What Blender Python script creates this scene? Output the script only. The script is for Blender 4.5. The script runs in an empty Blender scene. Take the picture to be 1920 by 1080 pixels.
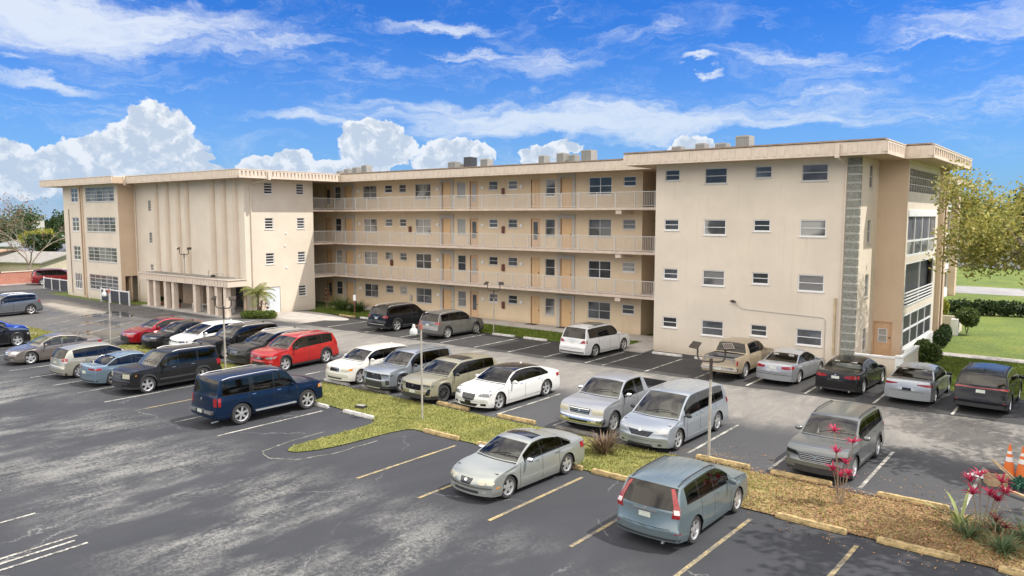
import bpy, bmesh, math, random
from math import sin, cos, pi, radians, sqrt, atan2
from mathutils import Vector, Matrix
from mathutils.bvhtree import BVHTree
random.seed(7)
SC = bpy.context.scene
COL = SC.collection

# ------------------------------------------------------------------ helpers
def wloc(o):
    v = Vector((0, 0, 0))
    while o is not None:
        v += o.location; o = o.parent
    return v

def tag(o, label=None, cat=None, group=None, kind=None):
    if label: o['label'] = label
    if cat: o['category'] = cat
    if group: o['group'] = group
    if kind: o['kind'] = kind
    return o

def empty(name, loc=(0, 0, 0), label=None, cat=None, group=None, rz=0.0):
    o = bpy.data.objects.new(name, None)
    o.empty_display_size = 0.3
    o.location = loc; o.rotation_euler = (0, 0, rz)
    COL.objects.link(o)
    return tag(o, label, cat, group)

def copy_tree(o, parent=None):
    c = o.copy(); COL.objects.link(c); c.parent = parent
    for k in ('label', 'group', 'category', 'kind'):
        pass
    for ch in [x for x in o.children]:
        copy_tree(ch, c)
    return c

class MB:
    """collects faces; build() links them as one mesh object"""
    def __init__(s):
        s.v = []; s.f = []; s.m = []
    def add(s, verts, faces, mi=0):
        b = len(s.v); s.v.extend([tuple(p) for p in verts])
        for f in faces:
            s.f.append(tuple(i + b for i in f)); s.m.append(mi)
        return s
    def box(s, x0, x1, y0, y1, z0, z1, mi=0):
        if x0 > x1: x0, x1 = x1, x0
        if y0 > y1: y0, y1 = y1, y0
        if z0 > z1: z0, z1 = z1, z0
        return s.add([(x0,y0,z0),(x1,y0,z0),(x1,y1,z0),(x0,y1,z0),(x0,y0,z1),(x1,y0,z1),(x1,y1,z1),(x0,y1,z1)],
            [(0,3,2,1),(4,5,6,7),(0,1,5,4),(1,2,6,5),(2,3,7,6),(3,0,4,7)], mi)
    def obox(s, c, ax, ay, az, hx, hy, hz, mi=0):
        c = Vector(c); ax = Vector(ax) * hx; ay = Vector(ay) * hy; az = Vector(az) * hz
        P = [c + sx * ax + sy * ay + sz * az for sz in (-1, 1) for (sx, sy) in ((-1,-1),(1,-1),(1,1),(-1,1))]
        return s.add(P, [(0,3,2,1),(4,5,6,7),(0,1,5,4),(1,2,6,5),(2,3,7,6),(3,0,4,7)], mi)
    def rbox(s, cx, cy, z0, z1, w, d, rz, mi=0):
        return s.obox((cx, cy, (z0+z1)/2), (cos(rz), sin(rz), 0), (-sin(rz), cos(rz), 0), (0,0,1), w/2, d/2, (z1-z0)/2, mi)
    def tube(s, pts, r, n=8, mi=0, caps=True):
        pts = [Vector(p) for p in pts]
        rs = r if isinstance(r, (list, tuple)) else [r] * len(pts)
        vs = []; fs = []
        up = None
        for i, p in enumerate(pts):
            if i == 0: d = pts[1] - p
            elif i == len(pts) - 1: d = p - pts[i-1]
            else: d = (pts[i+1] - pts[i-1])
            d.normalize()
            if up is None:
                up = Vector((0,0,1)) if abs(d.z) < 0.9 else Vector((1,0,0))
            a = d.cross(up)
            if a.length < 1e-4: a = d.cross(Vector((0.3,1,0)))
            a.normalize(); b = a.cross(d); up = b
            for k in range(n):
                t = 2 * pi * k / n
                vs.append(p + rs[i] * (a * cos(t) + b * sin(t)))
        for i in range(len(pts) - 1):
            for k in range(n):
                k2 = (k + 1) % n
                fs.append((i*n+k, i*n+k2, (i+1)*n+k2, (i+1)*n+k))
        if caps:
            fs.append(tuple(range(n))[::-1]); fs.append(tuple((len(pts)-1)*n + k for k in range(n)))
        return s.add(vs, fs, mi)
    def lathe(s, c, prof, n=16, axis='z', mi=0):
        vs = []; fs = []
        m = len(prof)
        for k in range(n):
            t = 2*pi*k/n
            for (r, h) in prof:
                if axis == 'z': vs.append((c[0]+r*cos(t), c[1]+r*sin(t), c[2]+h))
                elif axis == 'y': vs.append((c[0]+r*cos(t), c[1]+h, c[2]+r*sin(t)))
                else: vs.append((c[0]+h, c[1]+r*cos(t), c[2]+r*sin(t)))
        for k in range(n):
            k2 = (k+1) % n
            for j in range(m-1):
                fs.append((k*m+j, k2*m+j, k2*m+j+1, k*m+j+1))
        return s.add(vs, fs, mi)
    def prism(s, poly, z0, z1, mi=0):
        n = len(poly)
        return s.add([(x,y,z0) for x,y in poly] + [(x,y,z1) for x,y in poly],
            [tuple(range(n))[::-1], tuple(range(n, 2*n))] + [(i,(i+1)%n,n+(i+1)%n,n+i) for i in range(n)], mi)
    def sheet(s, poly, z, mi=0):
        return s.add([(x,y,z) for x,y in poly], [tuple(range(len(poly)))], mi)
    def build(s, name, mats, parent=None, smooth=False, angle=35, label=None, cat=None, group=None, kind=None, bevel=0, world=True):
        me = bpy.data.meshes.new(name)
        off = wloc(parent) if (parent is not None and world) else Vector((0,0,0))
        vs = [(p[0]-off.x, p[1]-off.y, p[2]-off.z) for p in s.v]
        me.from_pydata(vs, [], s.f)
        if not isinstance(mats, (list, tuple)): mats = [mats]
        for m in mats: me.materials.append(m)
        if len(mats) > 1: me.polygons.foreach_set('material_index', s.m)
        me.update()
        if smooth:
            me.polygons.foreach_set('use_smooth', [True]*len(me.polygons))
            me.set_sharp_from_angle(angle=radians(angle))
        o = bpy.data.objects.new(name, me); COL.objects.link(o)
        o.parent = parent
        if bevel:
            b = o.modifiers.new('bevel', 'BEVEL'); b.width = bevel; b.segments = 2; b.limit_method = 'ANGLE'
        return tag(o, label, cat, group, kind)

# ------------------------------------------------------------------ materials
def new_mat(name):
    m = bpy.data.materials.new(name); m.use_nodes = True
    nt = m.node_tree; b = nt.nodes['Principled BSDF']
    return m, nt, b

def mat(name, col, rough=0.6, metal=0.0, spec=0.5, coat=0.0, noise=0.0, nscale=3.0, bump=0.0, bscale=40.0, col2=None, dirt=None):
    m, nt, b = new_mat(name)
    b.inputs['Base Color'].default_value = (*col, 1)
    b.inputs['Roughness'].default_value = rough
    b.inputs['Metallic'].default_value = metal
    b.inputs['Specular IOR Level'].default_value = spec
    b.inputs['Coat Weight'].default_value = coat
    b.inputs['Coat Roughness'].default_value = 0.04
    N = nt.nodes; L = nt.links
    if noise or col2 or bump:
        tc = N.new('ShaderNodeTexCoord')
    if noise or col2:
        n = N.new('ShaderNodeTexNoise'); n.inputs['Scale'].default_value = nscale; n.inputs['Detail'].default_value = 6; n.inputs['Roughness'].default_value = 0.6
        L.new(tc.outputs['Object'], n.inputs['Vector'])
        r = N.new('ShaderNodeValToRGB')
        r.color_ramp.elements[0].position = 0.32; r.color_ramp.elements[1].position = 0.7
        c2 = col2 if col2 else tuple(max(0, c * (1 - noise)) for c in col)
        c1 = col if col2 else tuple(min(1, c * (1 + noise*0.5)) for c in col)
        r.color_ramp.elements[0].color = (*c2, 1); r.color_ramp.elements[1].color = (*c1, 1)
        L.new(n.outputs['Fac'], r.inputs['Fac']); L.new(r.outputs['Color'], b.inputs['Base Color'])
    if bump:
        n2 = N.new('ShaderNodeTexNoise'); n2.inputs['Scale'].default_value = bscale; n2.inputs['Detail'].default_value = 4
        L.new(tc.outputs['Object'], n2.inputs['Vector'])
        bp = N.new('ShaderNodeBump'); bp.inputs['Strength'].default_value = bump; bp.inputs['Distance'].default_value = 0.02
        L.new(n2.outputs['Fac'], bp.inputs['Height']); L.new(bp.outputs['Normal'], b.inputs['Normal'])
    return m

class G:
    """tiny node graph helper"""
    def __init__(s, nt): s.nt = nt; s.N = nt.nodes; s.L = nt.links
    def val(s, sock, v):
        if isinstance(v, (int, float)): sock.default_value = v
        elif isinstance(v, tuple):
            try: sock.default_value = v
            except Exception: sock.default_value = (*v, 1)
        else: s.L.new(v, sock)
    def math(s, op, a, b=0.0, c=None, clamp=False):
        n = s.N.new('ShaderNodeMath'); n.operation = op; n.use_clamp = clamp
        s.val(n.inputs[0], a); s.val(n.inputs[1], b)
        if c is not None: s.val(n.inputs[2], c)
        return n.outputs[0]
    def noise(s, vec, scale, detail=5, rough=0.6, dist=0.0, lac=2.0, col=False):
        n = s.N.new('ShaderNodeTexNoise'); s.L.new(vec, n.inputs['Vector'])
        n.inputs['Scale'].default_value = scale; n.inputs['Detail'].default_value = detail
        n.inputs['Roughness'].default_value = rough; n.inputs['Distortion'].default_value = dist; n.inputs['Lacunarity'].default_value = lac
        return n.outputs['Color' if col else 'Fac']
    def mapping(s, vec, loc=(0,0,0), rot=(0,0,0), scale=(1,1,1)):
        n = s.N.new('ShaderNodeMapping'); s.L.new(vec, n.inputs['Vector'])
        n.inputs['Location'].default_value = loc; n.inputs['Rotation'].default_value = rot; n.inputs['Scale'].default_value = scale
        return n.outputs[0]
    def ramp(s, fac, stops, interp='LINEAR'):
        n = s.N.new('ShaderNodeValToRGB'); s.L.new(fac, n.inputs['Fac']); n.color_ramp.interpolation = interp
        e = n.color_ramp.elements
        while len(e) < len(stops): e.new(0.5)
        for i, (p, c) in enumerate(stops):
            e[i].position = p
            e[i].color = (c, c, c, 1) if isinstance(c, (int, float)) else (*c, 1)
        return n.outputs['Color']
    def smooth(s, x, a, b):
        n = s.N.new('ShaderNodeMapRange'); n.interpolation_type = 'SMOOTHSTEP'
        s.val(n.inputs['Value'], x); s.val(n.inputs['From Min'], a); s.val(n.inputs['From Max'], b)
        n.inputs['To Min'].default_value = 0; n.inputs['To Max'].default_value = 1
        return n.outputs[0]
    def mix(s, fac, a, b, mode='MIX'):
        n = s.N.new('ShaderNodeMix'); n.data_type = 'RGBA'; n.blend_type = mode
        s.val(n.inputs[0], fac)
        for i, v in ((6, a), (7, b)):
            if isinstance(v, tuple): n.inputs[i].default_value = (*v, 1) if len(v) == 3 else v
            else: s.L.new(v, n.inputs[i])
        return n.outputs[2]
    def xyz(s, vec):
        n = s.N.new('ShaderNodeSeparateXYZ'); s.L.new(vec, n.inputs[0]); return n.outputs
    def comb(s, x, y, z=0.0):
        n = s.N.new('ShaderNodeCombineXYZ'); s.val(n.inputs[0], x); s.val(n.inputs[1], y); s.val(n.inputs[2], z); return n.outputs[0]
    def bump(s, h, strength, dist=0.02):
        n = s.N.new('ShaderNodeBump'); s.L.new(h, n.inputs['Height']); n.inputs['Strength'].default_value = strength; n.inputs['Distance'].default_value = dist
        return n.outputs[0]

def wmat(name, rough=0.85):
    """material driven by world position"""
    m, nt, b = new_mat(name); b.inputs['Roughness'].default_value = rough
    g = G(nt); geo = g.N.new('ShaderNodeNewGeometry')
    return m, g, b, geo.outputs['Position']
# ------------------------------------------------------------------ camera, render, light, sky
H_CAM = 7.713; YAW = 0.6641; PITCH = 0.0942
cam = bpy.data.cameras.new('camera'); cam.lens = 26.73; cam.sensor_width = 36; cam.clip_end = 4000; cam.clip_start = 0.3
co = bpy.data.objects.new('camera', cam); COL.objects.link(co)
co.location = (0, 0, H_CAM); co.rotation_euler = (pi/2 - PITCH, 0, YAW)
SC.camera = co
SC.render.resolution_x = 1024; SC.render.resolution_y = 576
SC.view_settings.view_transform = 'Standard'; SC.view_settings.look = 'None'
SC.view_settings.gamma = 1.0; SC.view_settings.exposure = 1.0
try:
    SC.cycles.use_denoising = True
    SC.cycles.max_bounces = 7; SC.cycles.transparent_max_bounces = 12
    SC.cycles.sample_clamp_indirect = 6
except Exception: pass
SUN_DIR = Vector((0.64, 0.385, 1.08)).normalized()
sun = bpy.data.lights.new('sun', 'SUN'); sun.energy = 2.6; sun.angle = radians(0.6); sun.color = (1.0, 0.955, 0.88)
so = bpy.data.objects.new('sun', sun); COL.objects.link(so); so.location = (0, 0, 60)
so.rotation_euler = SUN_DIR.to_track_quat('Z', 'Y').to_euler()

def azel(u, v):
    """direction of a photo pixel as azimuth / elevation, in radians (used to place clouds in the sky dome)"""
    f = 1425.6; x = u - 960; y = 540 - v
    F = Vector((-sin(YAW)*cos(PITCH), cos(YAW)*cos(PITCH), -sin(PITCH))); R = Vector((cos(YAW), sin(YAW), 0)); U = R.cross(F)
    d = (F*f + R*x + U*y).normalized()
    return atan2(d.x, d.y), math.asin(d.z)

def make_world():
    w = bpy.data.worlds.new('World'); SC.world = w; w.use_nodes = True
    nt = w.node_tree; g = G(nt); N = g.N; L = g.L
    bg = N['Background']
    sky = N.new('ShaderNodeTexSky'); sky.sky_type = 'NISHITA'; sky.sun_disc = False
    sky.sun_elevation = math.asin(SUN_DIR.z); sky.sun_rotation = atan2(SUN_DIR.x, SUN_DIR.y)
    sky.air_density = 1.0; sky.dust_density = 0.4; sky.ozone_density = 2.5; sky.altitude = 0
    tc = N.new('ShaderNodeTexCoord'); d = tc.outputs['Generated']
    X = g.xyz(d)
    az = g.math('ARCTAN2', X[0], X[1]); el = g.math('ARCSINE', X[2])
    # deepen the blue
    hs = N.new('ShaderNodeHueSaturation'); hs.inputs['Saturation'].default_value = 1.12; hs.inputs['Value'].default_value = 1.0
    L.new(sky.outputs[0], hs.inputs['Color'])
    blue = g.mix(1.0, hs.outputs[0], (0.088, 0.250, 0.51), 'MULTIPLY')
    ae = g.comb(az, el)
    def blob(u, v, ru, rv, warp, tilt=0.0, amp=1.0):
        a0, e0 = azel(u, v)
        sc = 1425.6
        wx = g.xyz(warp)
        da = g.math('MULTIPLY', g.math('SUBTRACT', wx[0], a0), sc / ru)
        de = g.math('MULTIPLY', g.math('SUBTRACT', wx[1], e0), sc / rv)
        if tilt: de = g.math('ADD', de, g.math('MULTIPLY', da, tilt))
        q = g.math('ADD', g.math('MULTIPLY', da, da), g.math('MULTIPLY', de, de))
        return g.math('MULTIPLY', g.math('SUBTRACT', 1.0, q), amp)
    def warped(vec, scale, amt, stretch=(1,1,1)):
        nz = g.noise(g.mapping(vec, scale=stretch), scale, 6, 0.62, col=True)
        n = N.new('ShaderNodeVectorMath'); n.operation = 'SUBTRACT'; L.new(nz, n.inputs[0]); n.inputs[1].default_value = (0.5, 0.5, 0.5)
        n2 = N.new('ShaderNodeVectorMath'); n2.operation = 'SCALE'; L.new(n.outputs[0], n2.inputs[0]); n2.inputs['Scale'].default_value = amt
        n3 = N.new('ShaderNodeVectorMath'); n3.operation = 'ADD'; L.new(vec, n3.inputs[0]); L.new(n2.outputs[0], n3.inputs[1])
        return n3.outputs[0]
    def mx(lst):
        r = lst[0]
        for k in lst[1:]: r = g.math('MAXIMUM', r, k)
        return r
    # high thin sheets
    wc = warped(ae, 7.0, 0.10, (1, 2.2, 1))
    st1 = g.noise(g.mapping(wc, rot=(0, 0, 0.10), scale=(1.0, 5.0, 1)), 9.0, 8, 0.68, 0.6)
    st2 = g.noise(g.mapping(wc, rot=(0, 0, -0.22), scale=(1.0, 3.6, 1)), 4.2, 9, 0.7, 1.2)
    sheets = mx([blob(*b[:4], wc, b[4], b[5]) for b in [
        (130, 40, 430, 60, -0.12, 1.25), (420, 62, 240, 16, 0.25, 1.0), (70, 158, 110, 16, 0.2, 1.0), (820, 42, 150, 14, 0.0, 0.8),
        (20, 104, 40, 9, 0.3, 1.0), (1000, 105, 200, 26, 0.15, 0.6), (880, 92, 120, 12, 0.2, 0.8),
        (1130, 222, 560, 44, 0.10, 1.35), (900, 200, 260, 22, -0.1, 1.0), (1480, 236, 340, 18, -0.1, 0.9), (570, 232, 150, 15, 0.2, 0.75),
        (1312, 126, 42, 9, 0, 1.2), (1480, 92, 120, 22, 0.5, 0.75), (1560, 150, 150, 62, -0.5, 0.55), (1290, 48, 190, 30, -0.4, 0.42),
        (1860, 25, 190, 38, -0.3, 0.75), (1780, 205, 330, 40, 0.0, 0.5), (700, 130, 420, 26, 0.25, 0.28), (180, 205, 260, 14, 0.1, 0.35), (300, 150, 200, 12, 0.1, 0.35)]])
    sheets = g.math('MAXIMUM', sheets, 0.0)
    sm = g.math('MULTIPLY', g.smooth(g.math('ADD', g.math('MULTIPLY', sheets, 0.60), g.math('MULTIPLY', g.math('SUBTRACT', st1, 0.52), 1.6)), -0.02, 0.80), 0.95)
    wis = g.math('MULTIPLY', g.smooth(st2, 0.50, 0.80), 0.42)
    lowhaze = g.smooth(el, 0.34, 0.0)
    cir = g.math('MAXIMUM', sm, wis)
    # heaped clouds close to the horizon
    wq = warped(ae, 26.0, 0.030)
    wq = warped(wq, 75.0, 0.010)
    CU = [(283, 222, 40, 34), (318, 240, 34, 30), (268, 262, 62, 42), (215, 296, 90, 40), (305, 300, 80, 50), (120, 312, 70, 30),
          (160, 330, 130, 36), (16, 306, 40, 38), (0, 335, 90, 40), (368, 296, 28, 14), (370, 322, 60, 16), (548, 296, 36, 18), (520, 318, 70, 24), (620, 318, 60, 20),
          (676, 262, 40, 34), (712, 250, 44, 30), (745, 278, 40, 28), (705, 290, 68, 34), (822, 282, 36, 22), (862, 280, 40, 20), (890, 290, 40, 24), (840, 304, 70, 22),
          (1000, 290, 28, 18), (1035, 278, 32, 14), (1060, 268, 34, 12), (1015, 300, 40, 16), (1300, 272, 36, 15), (1310, 282, 60, 14)]
    cu = mx([blob(a, b, c, d_, wq) for (a, b, c, d_) in CU])
    bill = g.noise(wq, 55.0, 7, 0.6)
    cuf = g.math('ADD', cu, g.math('MULTIPLY', g.math('SUBTRACT', bill, 0.5), 0.9))
    cm = g.smooth(cuf, 0.0, 0.16)
    # the same field looked up a little towards the sun gives the lit and the grey sides of the heaps
    sh = N.new('ShaderNodeVectorMath'); sh.operation = 'ADD'; L.new(wq, sh.inputs[0]); sh.inputs[1].default_value = (0.010, 0.013, 0)
    b2 = g.noise(sh.outputs[0], 55.0, 7, 0.6)
    lit = g.math('ADD', g.math('MULTIPLY', g.math('SUBTRACT', bill, b2), 3.2), g.math('MULTIPLY', g.smooth(cu, 1.0, 0.1), 0.55))
    big = g.noise(wq, 16.0, 4, 0.55)
    lit = g.math('ADD', lit, g.math('MULTIPLY', g.math('SUBTRACT', big, 0.42), 1.3))
    ccol = g.ramp(lit, [(0.0, (2.0, 2.25, 2.65)), (0.38, (2.6, 2.75, 2.95)), (0.70, (3.4, 3.4, 3.45))])
    # stratus bank low on the left
    lowb = g.math('MULTIPLY', g.smooth(el, 0.075, 0.02), g.smooth(g.noise(g.mapping(wc, scale=(1, 6, 1)), 6, 5, 0.6), 0.30, 0.55))
    lowb = g.math('MULTIPLY', lowb, g.smooth(az, -0.55, -1.0))
    cirw = g.mix(g.math('MULTIPLY', cir, 0.88), blue, (2.9, 3.1, 3.35))
    c0 = g.mix(g.math('MULTIPLY', lowb, 0.7), cirw, (1.6, 1.95, 2.4))
    c1 = g.mix(cm, c0, ccol)
    hz = g.math('MULTIPLY', g.smooth(el, 0.26, -0.02), 0.46)
    c2 = g.mix(hz, c1, (1.35, 1.95, 2.75))
    # added bright cloud behind the camera and overhead, unseen, lifts fill on shaded walls
    fill_cloud = g.smooth(X[1], 0.25, -0.35)
    fill_cloud = g.math('MULTIPLY', fill_cloud, g.smooth(X[2], 0.06, 0.28))
    fill_cloud = g.math('MAXIMUM', fill_cloud, g.math('MULTIPLY', g.smooth(X[2], 0.55, 0.80), 0.5))
    fill_cloud = g.math('MULTIPLY', fill_cloud, g.math('ADD', 0.45, g.math('MULTIPLY', g.smooth(g.noise(d, 2.2, 6, 0.6), 0.35, 0.6), 0.55)))
    side = g.smooth(X[0], 0.12, 0.45)  # added unseen cloud high up and to the right, whitens blue glass reflections
    hi = g.math('MULTIPLY', g.math('MAXIMUM', g.smooth(X[2], 0.30, 0.42), side), g.smooth(g.noise(g.mapping(d, scale=(1, 1, 1.6)), 3.4, 7, 0.62), 0.44, 0.58))
    c2 = g.mix(g.math('MULTIPLY', hi, 0.85), c2, (4.6, 4.6, 4.7))
    c2 = g.mix(fill_cloud, c2, (9.4, 8.9, 8.2))
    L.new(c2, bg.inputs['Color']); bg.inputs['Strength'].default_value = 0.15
    return w
make_world()
# ------------------------------------------------------------------ ground, lots, markings
def ground_mats():
    M = {}
    # lawn / dirt sheet
    m, g, b, P = wmat('lawn', 0.95)
    n1 = g.noise(P, 0.35, 5, 0.6); n2 = g.noise(P, 5.0, 6, 0.7)
    c = g.ramp(n1, [(0.3, (0.085, 0.13, 0.015)), (0.55, (0.15, 0.20, 0.022)), (0.75, (0.21, 0.22, 0.035))])
    c = g.mix(g.smooth(n2, 0.35, 0.75), c, (0.045, 0.068, 0.016))
    g.L.new(c, b.inputs['Base Color']); g.L.new(g.bump(n2, 0.6, 0.05), b.inputs['Normal']); M['lawn'] = m
    # main asphalt with bleached drifts
    m, g, b, P = wmat('asphalt', 0.8)
    X = g.xyz(P)
    fine = g.noise(P, 90, 3, 0.7); mid = g.noise(P, 9, 6, 0.7)
    big = g.noise(g.mapping(P, rot=(0, 0, 0.35), scale=(1.0, 0.45, 1)), 0.42, 7, 0.62, 0.5)
    drift = g.noise(g.mapping(P, rot=(0, 0, 0.5), scale=(2.2, 0.8, 1)), 0.55, 8, 0.72, 0.7)
    base = g.ramp(big, [(0.25, (0.024, 0.026, 0.031)), (0.5, (0.033, 0.035, 0.041)), (0.8, (0.050, 0.052, 0.058))])
    # near lot: pale worn patches along its driving lane, brushed in the direction of the stalls
    lane0 = g.smooth(g.math('ABSOLUTE', g.math('SUBTRACT', X[1], 10.6)), 4.6, 1.2)
    lane0 = g.math('MULTIPLY', lane0, g.math('MULTIPLY', g.smooth(X[0], -3.0, -10.0), g.smooth(X[0], -50, -36)))
    pat = g.smooth(g.noise(g.mapping(P, rot=(0, 0, 0.15), scale=(1.5, 0.75, 1)), 0.24, 5, 0.6, 0.15), 0.42, 0.58)
    brush = g.noise(g.mapping(P, rot=(0, 0, 0.12), scale=(2.1, 0.6, 1)), 0.75, 9, 0.74, 0.1)
    f = g.math('MULTIPLY', g.math('MULTIPLY', lane0, pat), g.smooth(g.math('ADD', brush, g.math('MULTIPLY', g.math('SUBTRACT', mid, 0.5), 0.7)), 0.36, 0.66))
    f = g.math('MULTIPLY', f, g.math('ADD', 0.30, g.math('MULTIPLY', g.smooth(g.noise(P, 26, 5, 0.85), 0.40, 0.58), 0.75)))
    base = g.mix(g.math('MULTIPLY', f, 0.92, clamp=True), base, (0.29, 0.285, 0.26))
    tyre = g.smooth(g.math('ABSOLUTE', g.math('SUBTRACT', g.math('FRACT', g.math('DIVIDE', X[0], 2.55)), 0.35)), 0.16, 0.05)
    tyre = g.math('MULTIPLY', g.math('MULTIPLY', tyre, g.smooth(X[1], 13.6, 15.0)), g.math('MULTIPLY', g.smooth(X[1], 18.6, 17.0), g.smooth(mid, 0.45, 0.65)))
    base = g.mix(g.math('MULTIPLY', tyre, 0.30), base, (0.018, 0.018, 0.02))
    # driving lane between the middle stalls and the building: bleached grey-beige
    wob = g.math('MULTIPLY', g.math('SUBTRACT', g.noise(P, 0.5, 5, 0.65), 0.5), 2.4)
    yy = g.math('ADD', X[1], wob)
    lane = g.math('MULTIPLY', g.smooth(yy, 26.2, 28.2), g.smooth(yy, 34.3, 33.0))
    lane = g.math('MULTIPLY', lane, g.smooth(g.math('ADD', X[0], wob), -47, -42))
    lc = g.ramp(g.math('ADD', g.math('MULTIPLY', drift, 0.7), g.math('MULTIPLY', mid, 0.3)), [(0.36, (0.10, 0.098, 0.095)), (0.5, (0.15, 0.143, 0.132)), (0.66, (0.30, 0.275, 0.24))])
    tr = g.smooth(g.math('ABSOLUTE', g.math('SUBTRACT', yy, 30.2)), 3.6, 0.6)
    lc = g.mix(g.math('MULTIPLY', tr, 0.35), lc, (0.33, 0.30, 0.265))
    base = g.mix(g.math('MULTIPLY', lane, 0.92), base, lc)
    # middle stalls slightly greyer than the near lot
    ms = g.math('MULTIPLY', g.smooth(X[1], 22.0, 22.4), g.smooth(yy, 28.2, 26.6))
    ms = g.math('MULTIPLY', ms, g.smooth(X[0], -49, -45))
    base = g.mix(g.math('MULTIPLY', ms, 0.55), base, (0.072, 0.072, 0.075))
    # stained corner where leaves and water gather by the stops
    st = g.math('MULTIPLY', g.smooth(g.noise(P, 1.1, 5, 0.6), 0.52, 0.66), g.smooth(X[1], 24.8, 23.0))
    st = g.math('MULTIPLY', st, g.smooth(X[1], 22.0, 22.2)); st = g.math('MULTIPLY', st, g.smooth(X[0], -20, -12))
    base = g.mix(g.math('MULTIPLY', st, 0.6), base, (0.10, 0.075, 0.055))
    # far-left lot: brown-grey, some of it wet
    lf = g.math('MULTIPLY', g.smooth(X[0], -46, -52), g.smooth(X[1], 18, 21))
    lcol = g.ramp(g.noise(P, 0.33, 6, 0.65, 0.4), [(0.3, (0.060, 0.060, 0.062)), (0.5, (0.092, 0.088, 0.085)), (0.62, (0.10, 0.095, 0.088)), (0.8, (0.20, 0.185, 0.165))])
    base = g.mix(lf, base, lcol)
    sand = g.math('MULTIPLY', g.smooth(g.math('ABSOLUTE', g.math('SUBTRACT', g.math('ADD', X[1], g.math('MULTIPLY', X[0], 0.10)), g.math('ADD', 20.6, g.math('MULTIPLY', wob, 0.4)))), 1.7, 0.5), g.math('MULTIPLY', g.smooth(X[0], -80, -74), g.smooth(X[0], -60, -66)))
    base = g.mix(g.math('MULTIPLY', sand, 0.8), base, (0.34, 0.30, 0.25))
    # apron by the west wing corner
    ap = g.math('MULTIPLY', g.smooth(X[0], -54, -51), g.smooth(X[0], -41, -46)); ap = g.math('MULTIPLY', ap, g.math('MULTIPLY', g.smooth(yy, 33.0, 34.5), g.smooth(yy, 37.6, 36.4)))
    base = g.mix(g.math('MULTIPLY', ap, 0.9), base, (0.42, 0.38, 0.33))
    # cracks (pale filled seams) and aggregate
    vor = g.N.new('ShaderNodeTexVoronoi'); vor.feature = 'DISTANCE_TO_EDGE'; vor.inputs['Scale'].default_value = 0.16
    wp = g.N.new('ShaderNodeVectorMath'); wp.operation = 'ADD'; g.L.new(P, wp.inputs[0])
    nn = g.N.new('ShaderNodeVectorMath'); nn.operation = 'SCALE'; g.L.new(g.noise(P, 0.8, 5, 0.7, col=True), nn.inputs[0]); nn.inputs['Scale'].default_value = 1.0
    g.L.new(nn.outputs[0], wp.inputs[1]); g.L.new(wp.outputs[0], vor.inputs['Vector'])
    cr = g.math('MULTIPLY', g.smooth(vor.outputs['Distance'], 0.0036, 0.0012), g.smooth(g.noise(P, 0.5, 2, 0.5), 0.45, 0.6))
    base = g.mix(g.math('MULTIPLY', cr, 0.5), base, (0.27, 0.265, 0.25))
    sp = g.smooth(g.noise(P, 33, 2, 0.5), 0.76, 0.82)
    base = g.mix(g.math('MULTIPLY', sp, 0.5), base, (0.32, 0.31, 0.29))
    oil = g.smooth(g.noise(P, 1.9, 3, 0.5), 0.70, 0.78)
    base = g.mix(g.math('MULTIPLY', oil, 0.45), base, (0.035, 0.035, 0.037))
    base = g.mix(g.math('MULTIPLY', g.smooth(g.noise(P, 30, 6, 0.85), 0.45, 0.65), 0.42), base, (0.012, 0.013, 0.016))
    base = g.mix(g.math('MULTIPLY', g.smooth(g.noise(P, 47, 5, 0.85), 0.56, 0.70), 0.30), base, (0.17, 0.17, 0.165))
    g.L.new(base, b.inputs['Base Color'])
    wet = g.math('MULTIPLY', lf, g.smooth(g.noise(P, 0.33, 6, 0.65, 0.4), 0.52, 0.36))
    rr = g.math('SUBTRACT', 0.85, g.math('MULTIPLY', wet, 0.45)); g.L.new(rr, b.inputs['Roughness'])
    g.L.new(g.bump(g.math('ADD', fine, g.math('MULTIPLY', mid, 0.6)), 0.35, 0.012), b.inputs['Normal']); M['asphalt'] = m
    # fresh seal coat in the stalls along the building
    m, g, b, P = wmat('seal_coat', 0.75)
    X = g.xyz(P)
    c = g.ramp(g.noise(P, 0.6, 6, 0.65, 0.4), [(0.3, (0.022, 0.0215, 0.022)), (0.6, (0.034, 0.033, 0.033)), (0.8, (0.058, 0.055, 0.054))])
    c = g.mix(g.math('MULTIPLY', g.smooth(g.noise(P, 1.3, 6, 0.7, 0.6), 0.6, 0.8), 0.4), c, (0.19, 0.18, 0.17))
    g.L.new(c, b.inputs['Base Color']); g.L.new(g.bump(g.noise(P, 80, 3, 0.7), 0.3, 0.01), b.inputs['Normal']); M['seal'] = m
    # puddle water
    m, nt, b = new_mat('puddle_water'); b.inputs['Base Color'].default_value = (0.035, 0.034, 0.032, 1); b.inputs['Roughness'].default_value = 0.08; b.inputs['Specular IOR Level'].default_value = 0.3; M['puddle'] = m
    # worn paint
    for nm, col in (('yellow_line_paint', (0.36, 0.275, 0.13)), ('white_line_paint', (0.50, 0.48, 0.43))):
        m, g, b, P = wmat(nm, 0.8)
        n = g.noise(P, 14, 6, 0.75); n2 = g.noise(P, 1.3, 4, 0.6)
        f = g.smooth(g.math('ADD', g.math('MULTIPLY', n, 0.7), g.math('MULTIPLY', n2, 0.5)), 0.70, 0.50)
        g.L.new(g.mix(f, (0.11, 0.105, 0.095), col), b.inputs['Base Color']); M[nm] = m
    # median soil: leaf litter towards the right, turf to the left
    m, g, b, P = wmat('median_soil', 0.95)
    X = g.xyz(P); n1 = g.noise(P, 1.2, 6, 0.7, 0.5); n2 = g.noise(P, 14, 5, 0.7)
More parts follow.
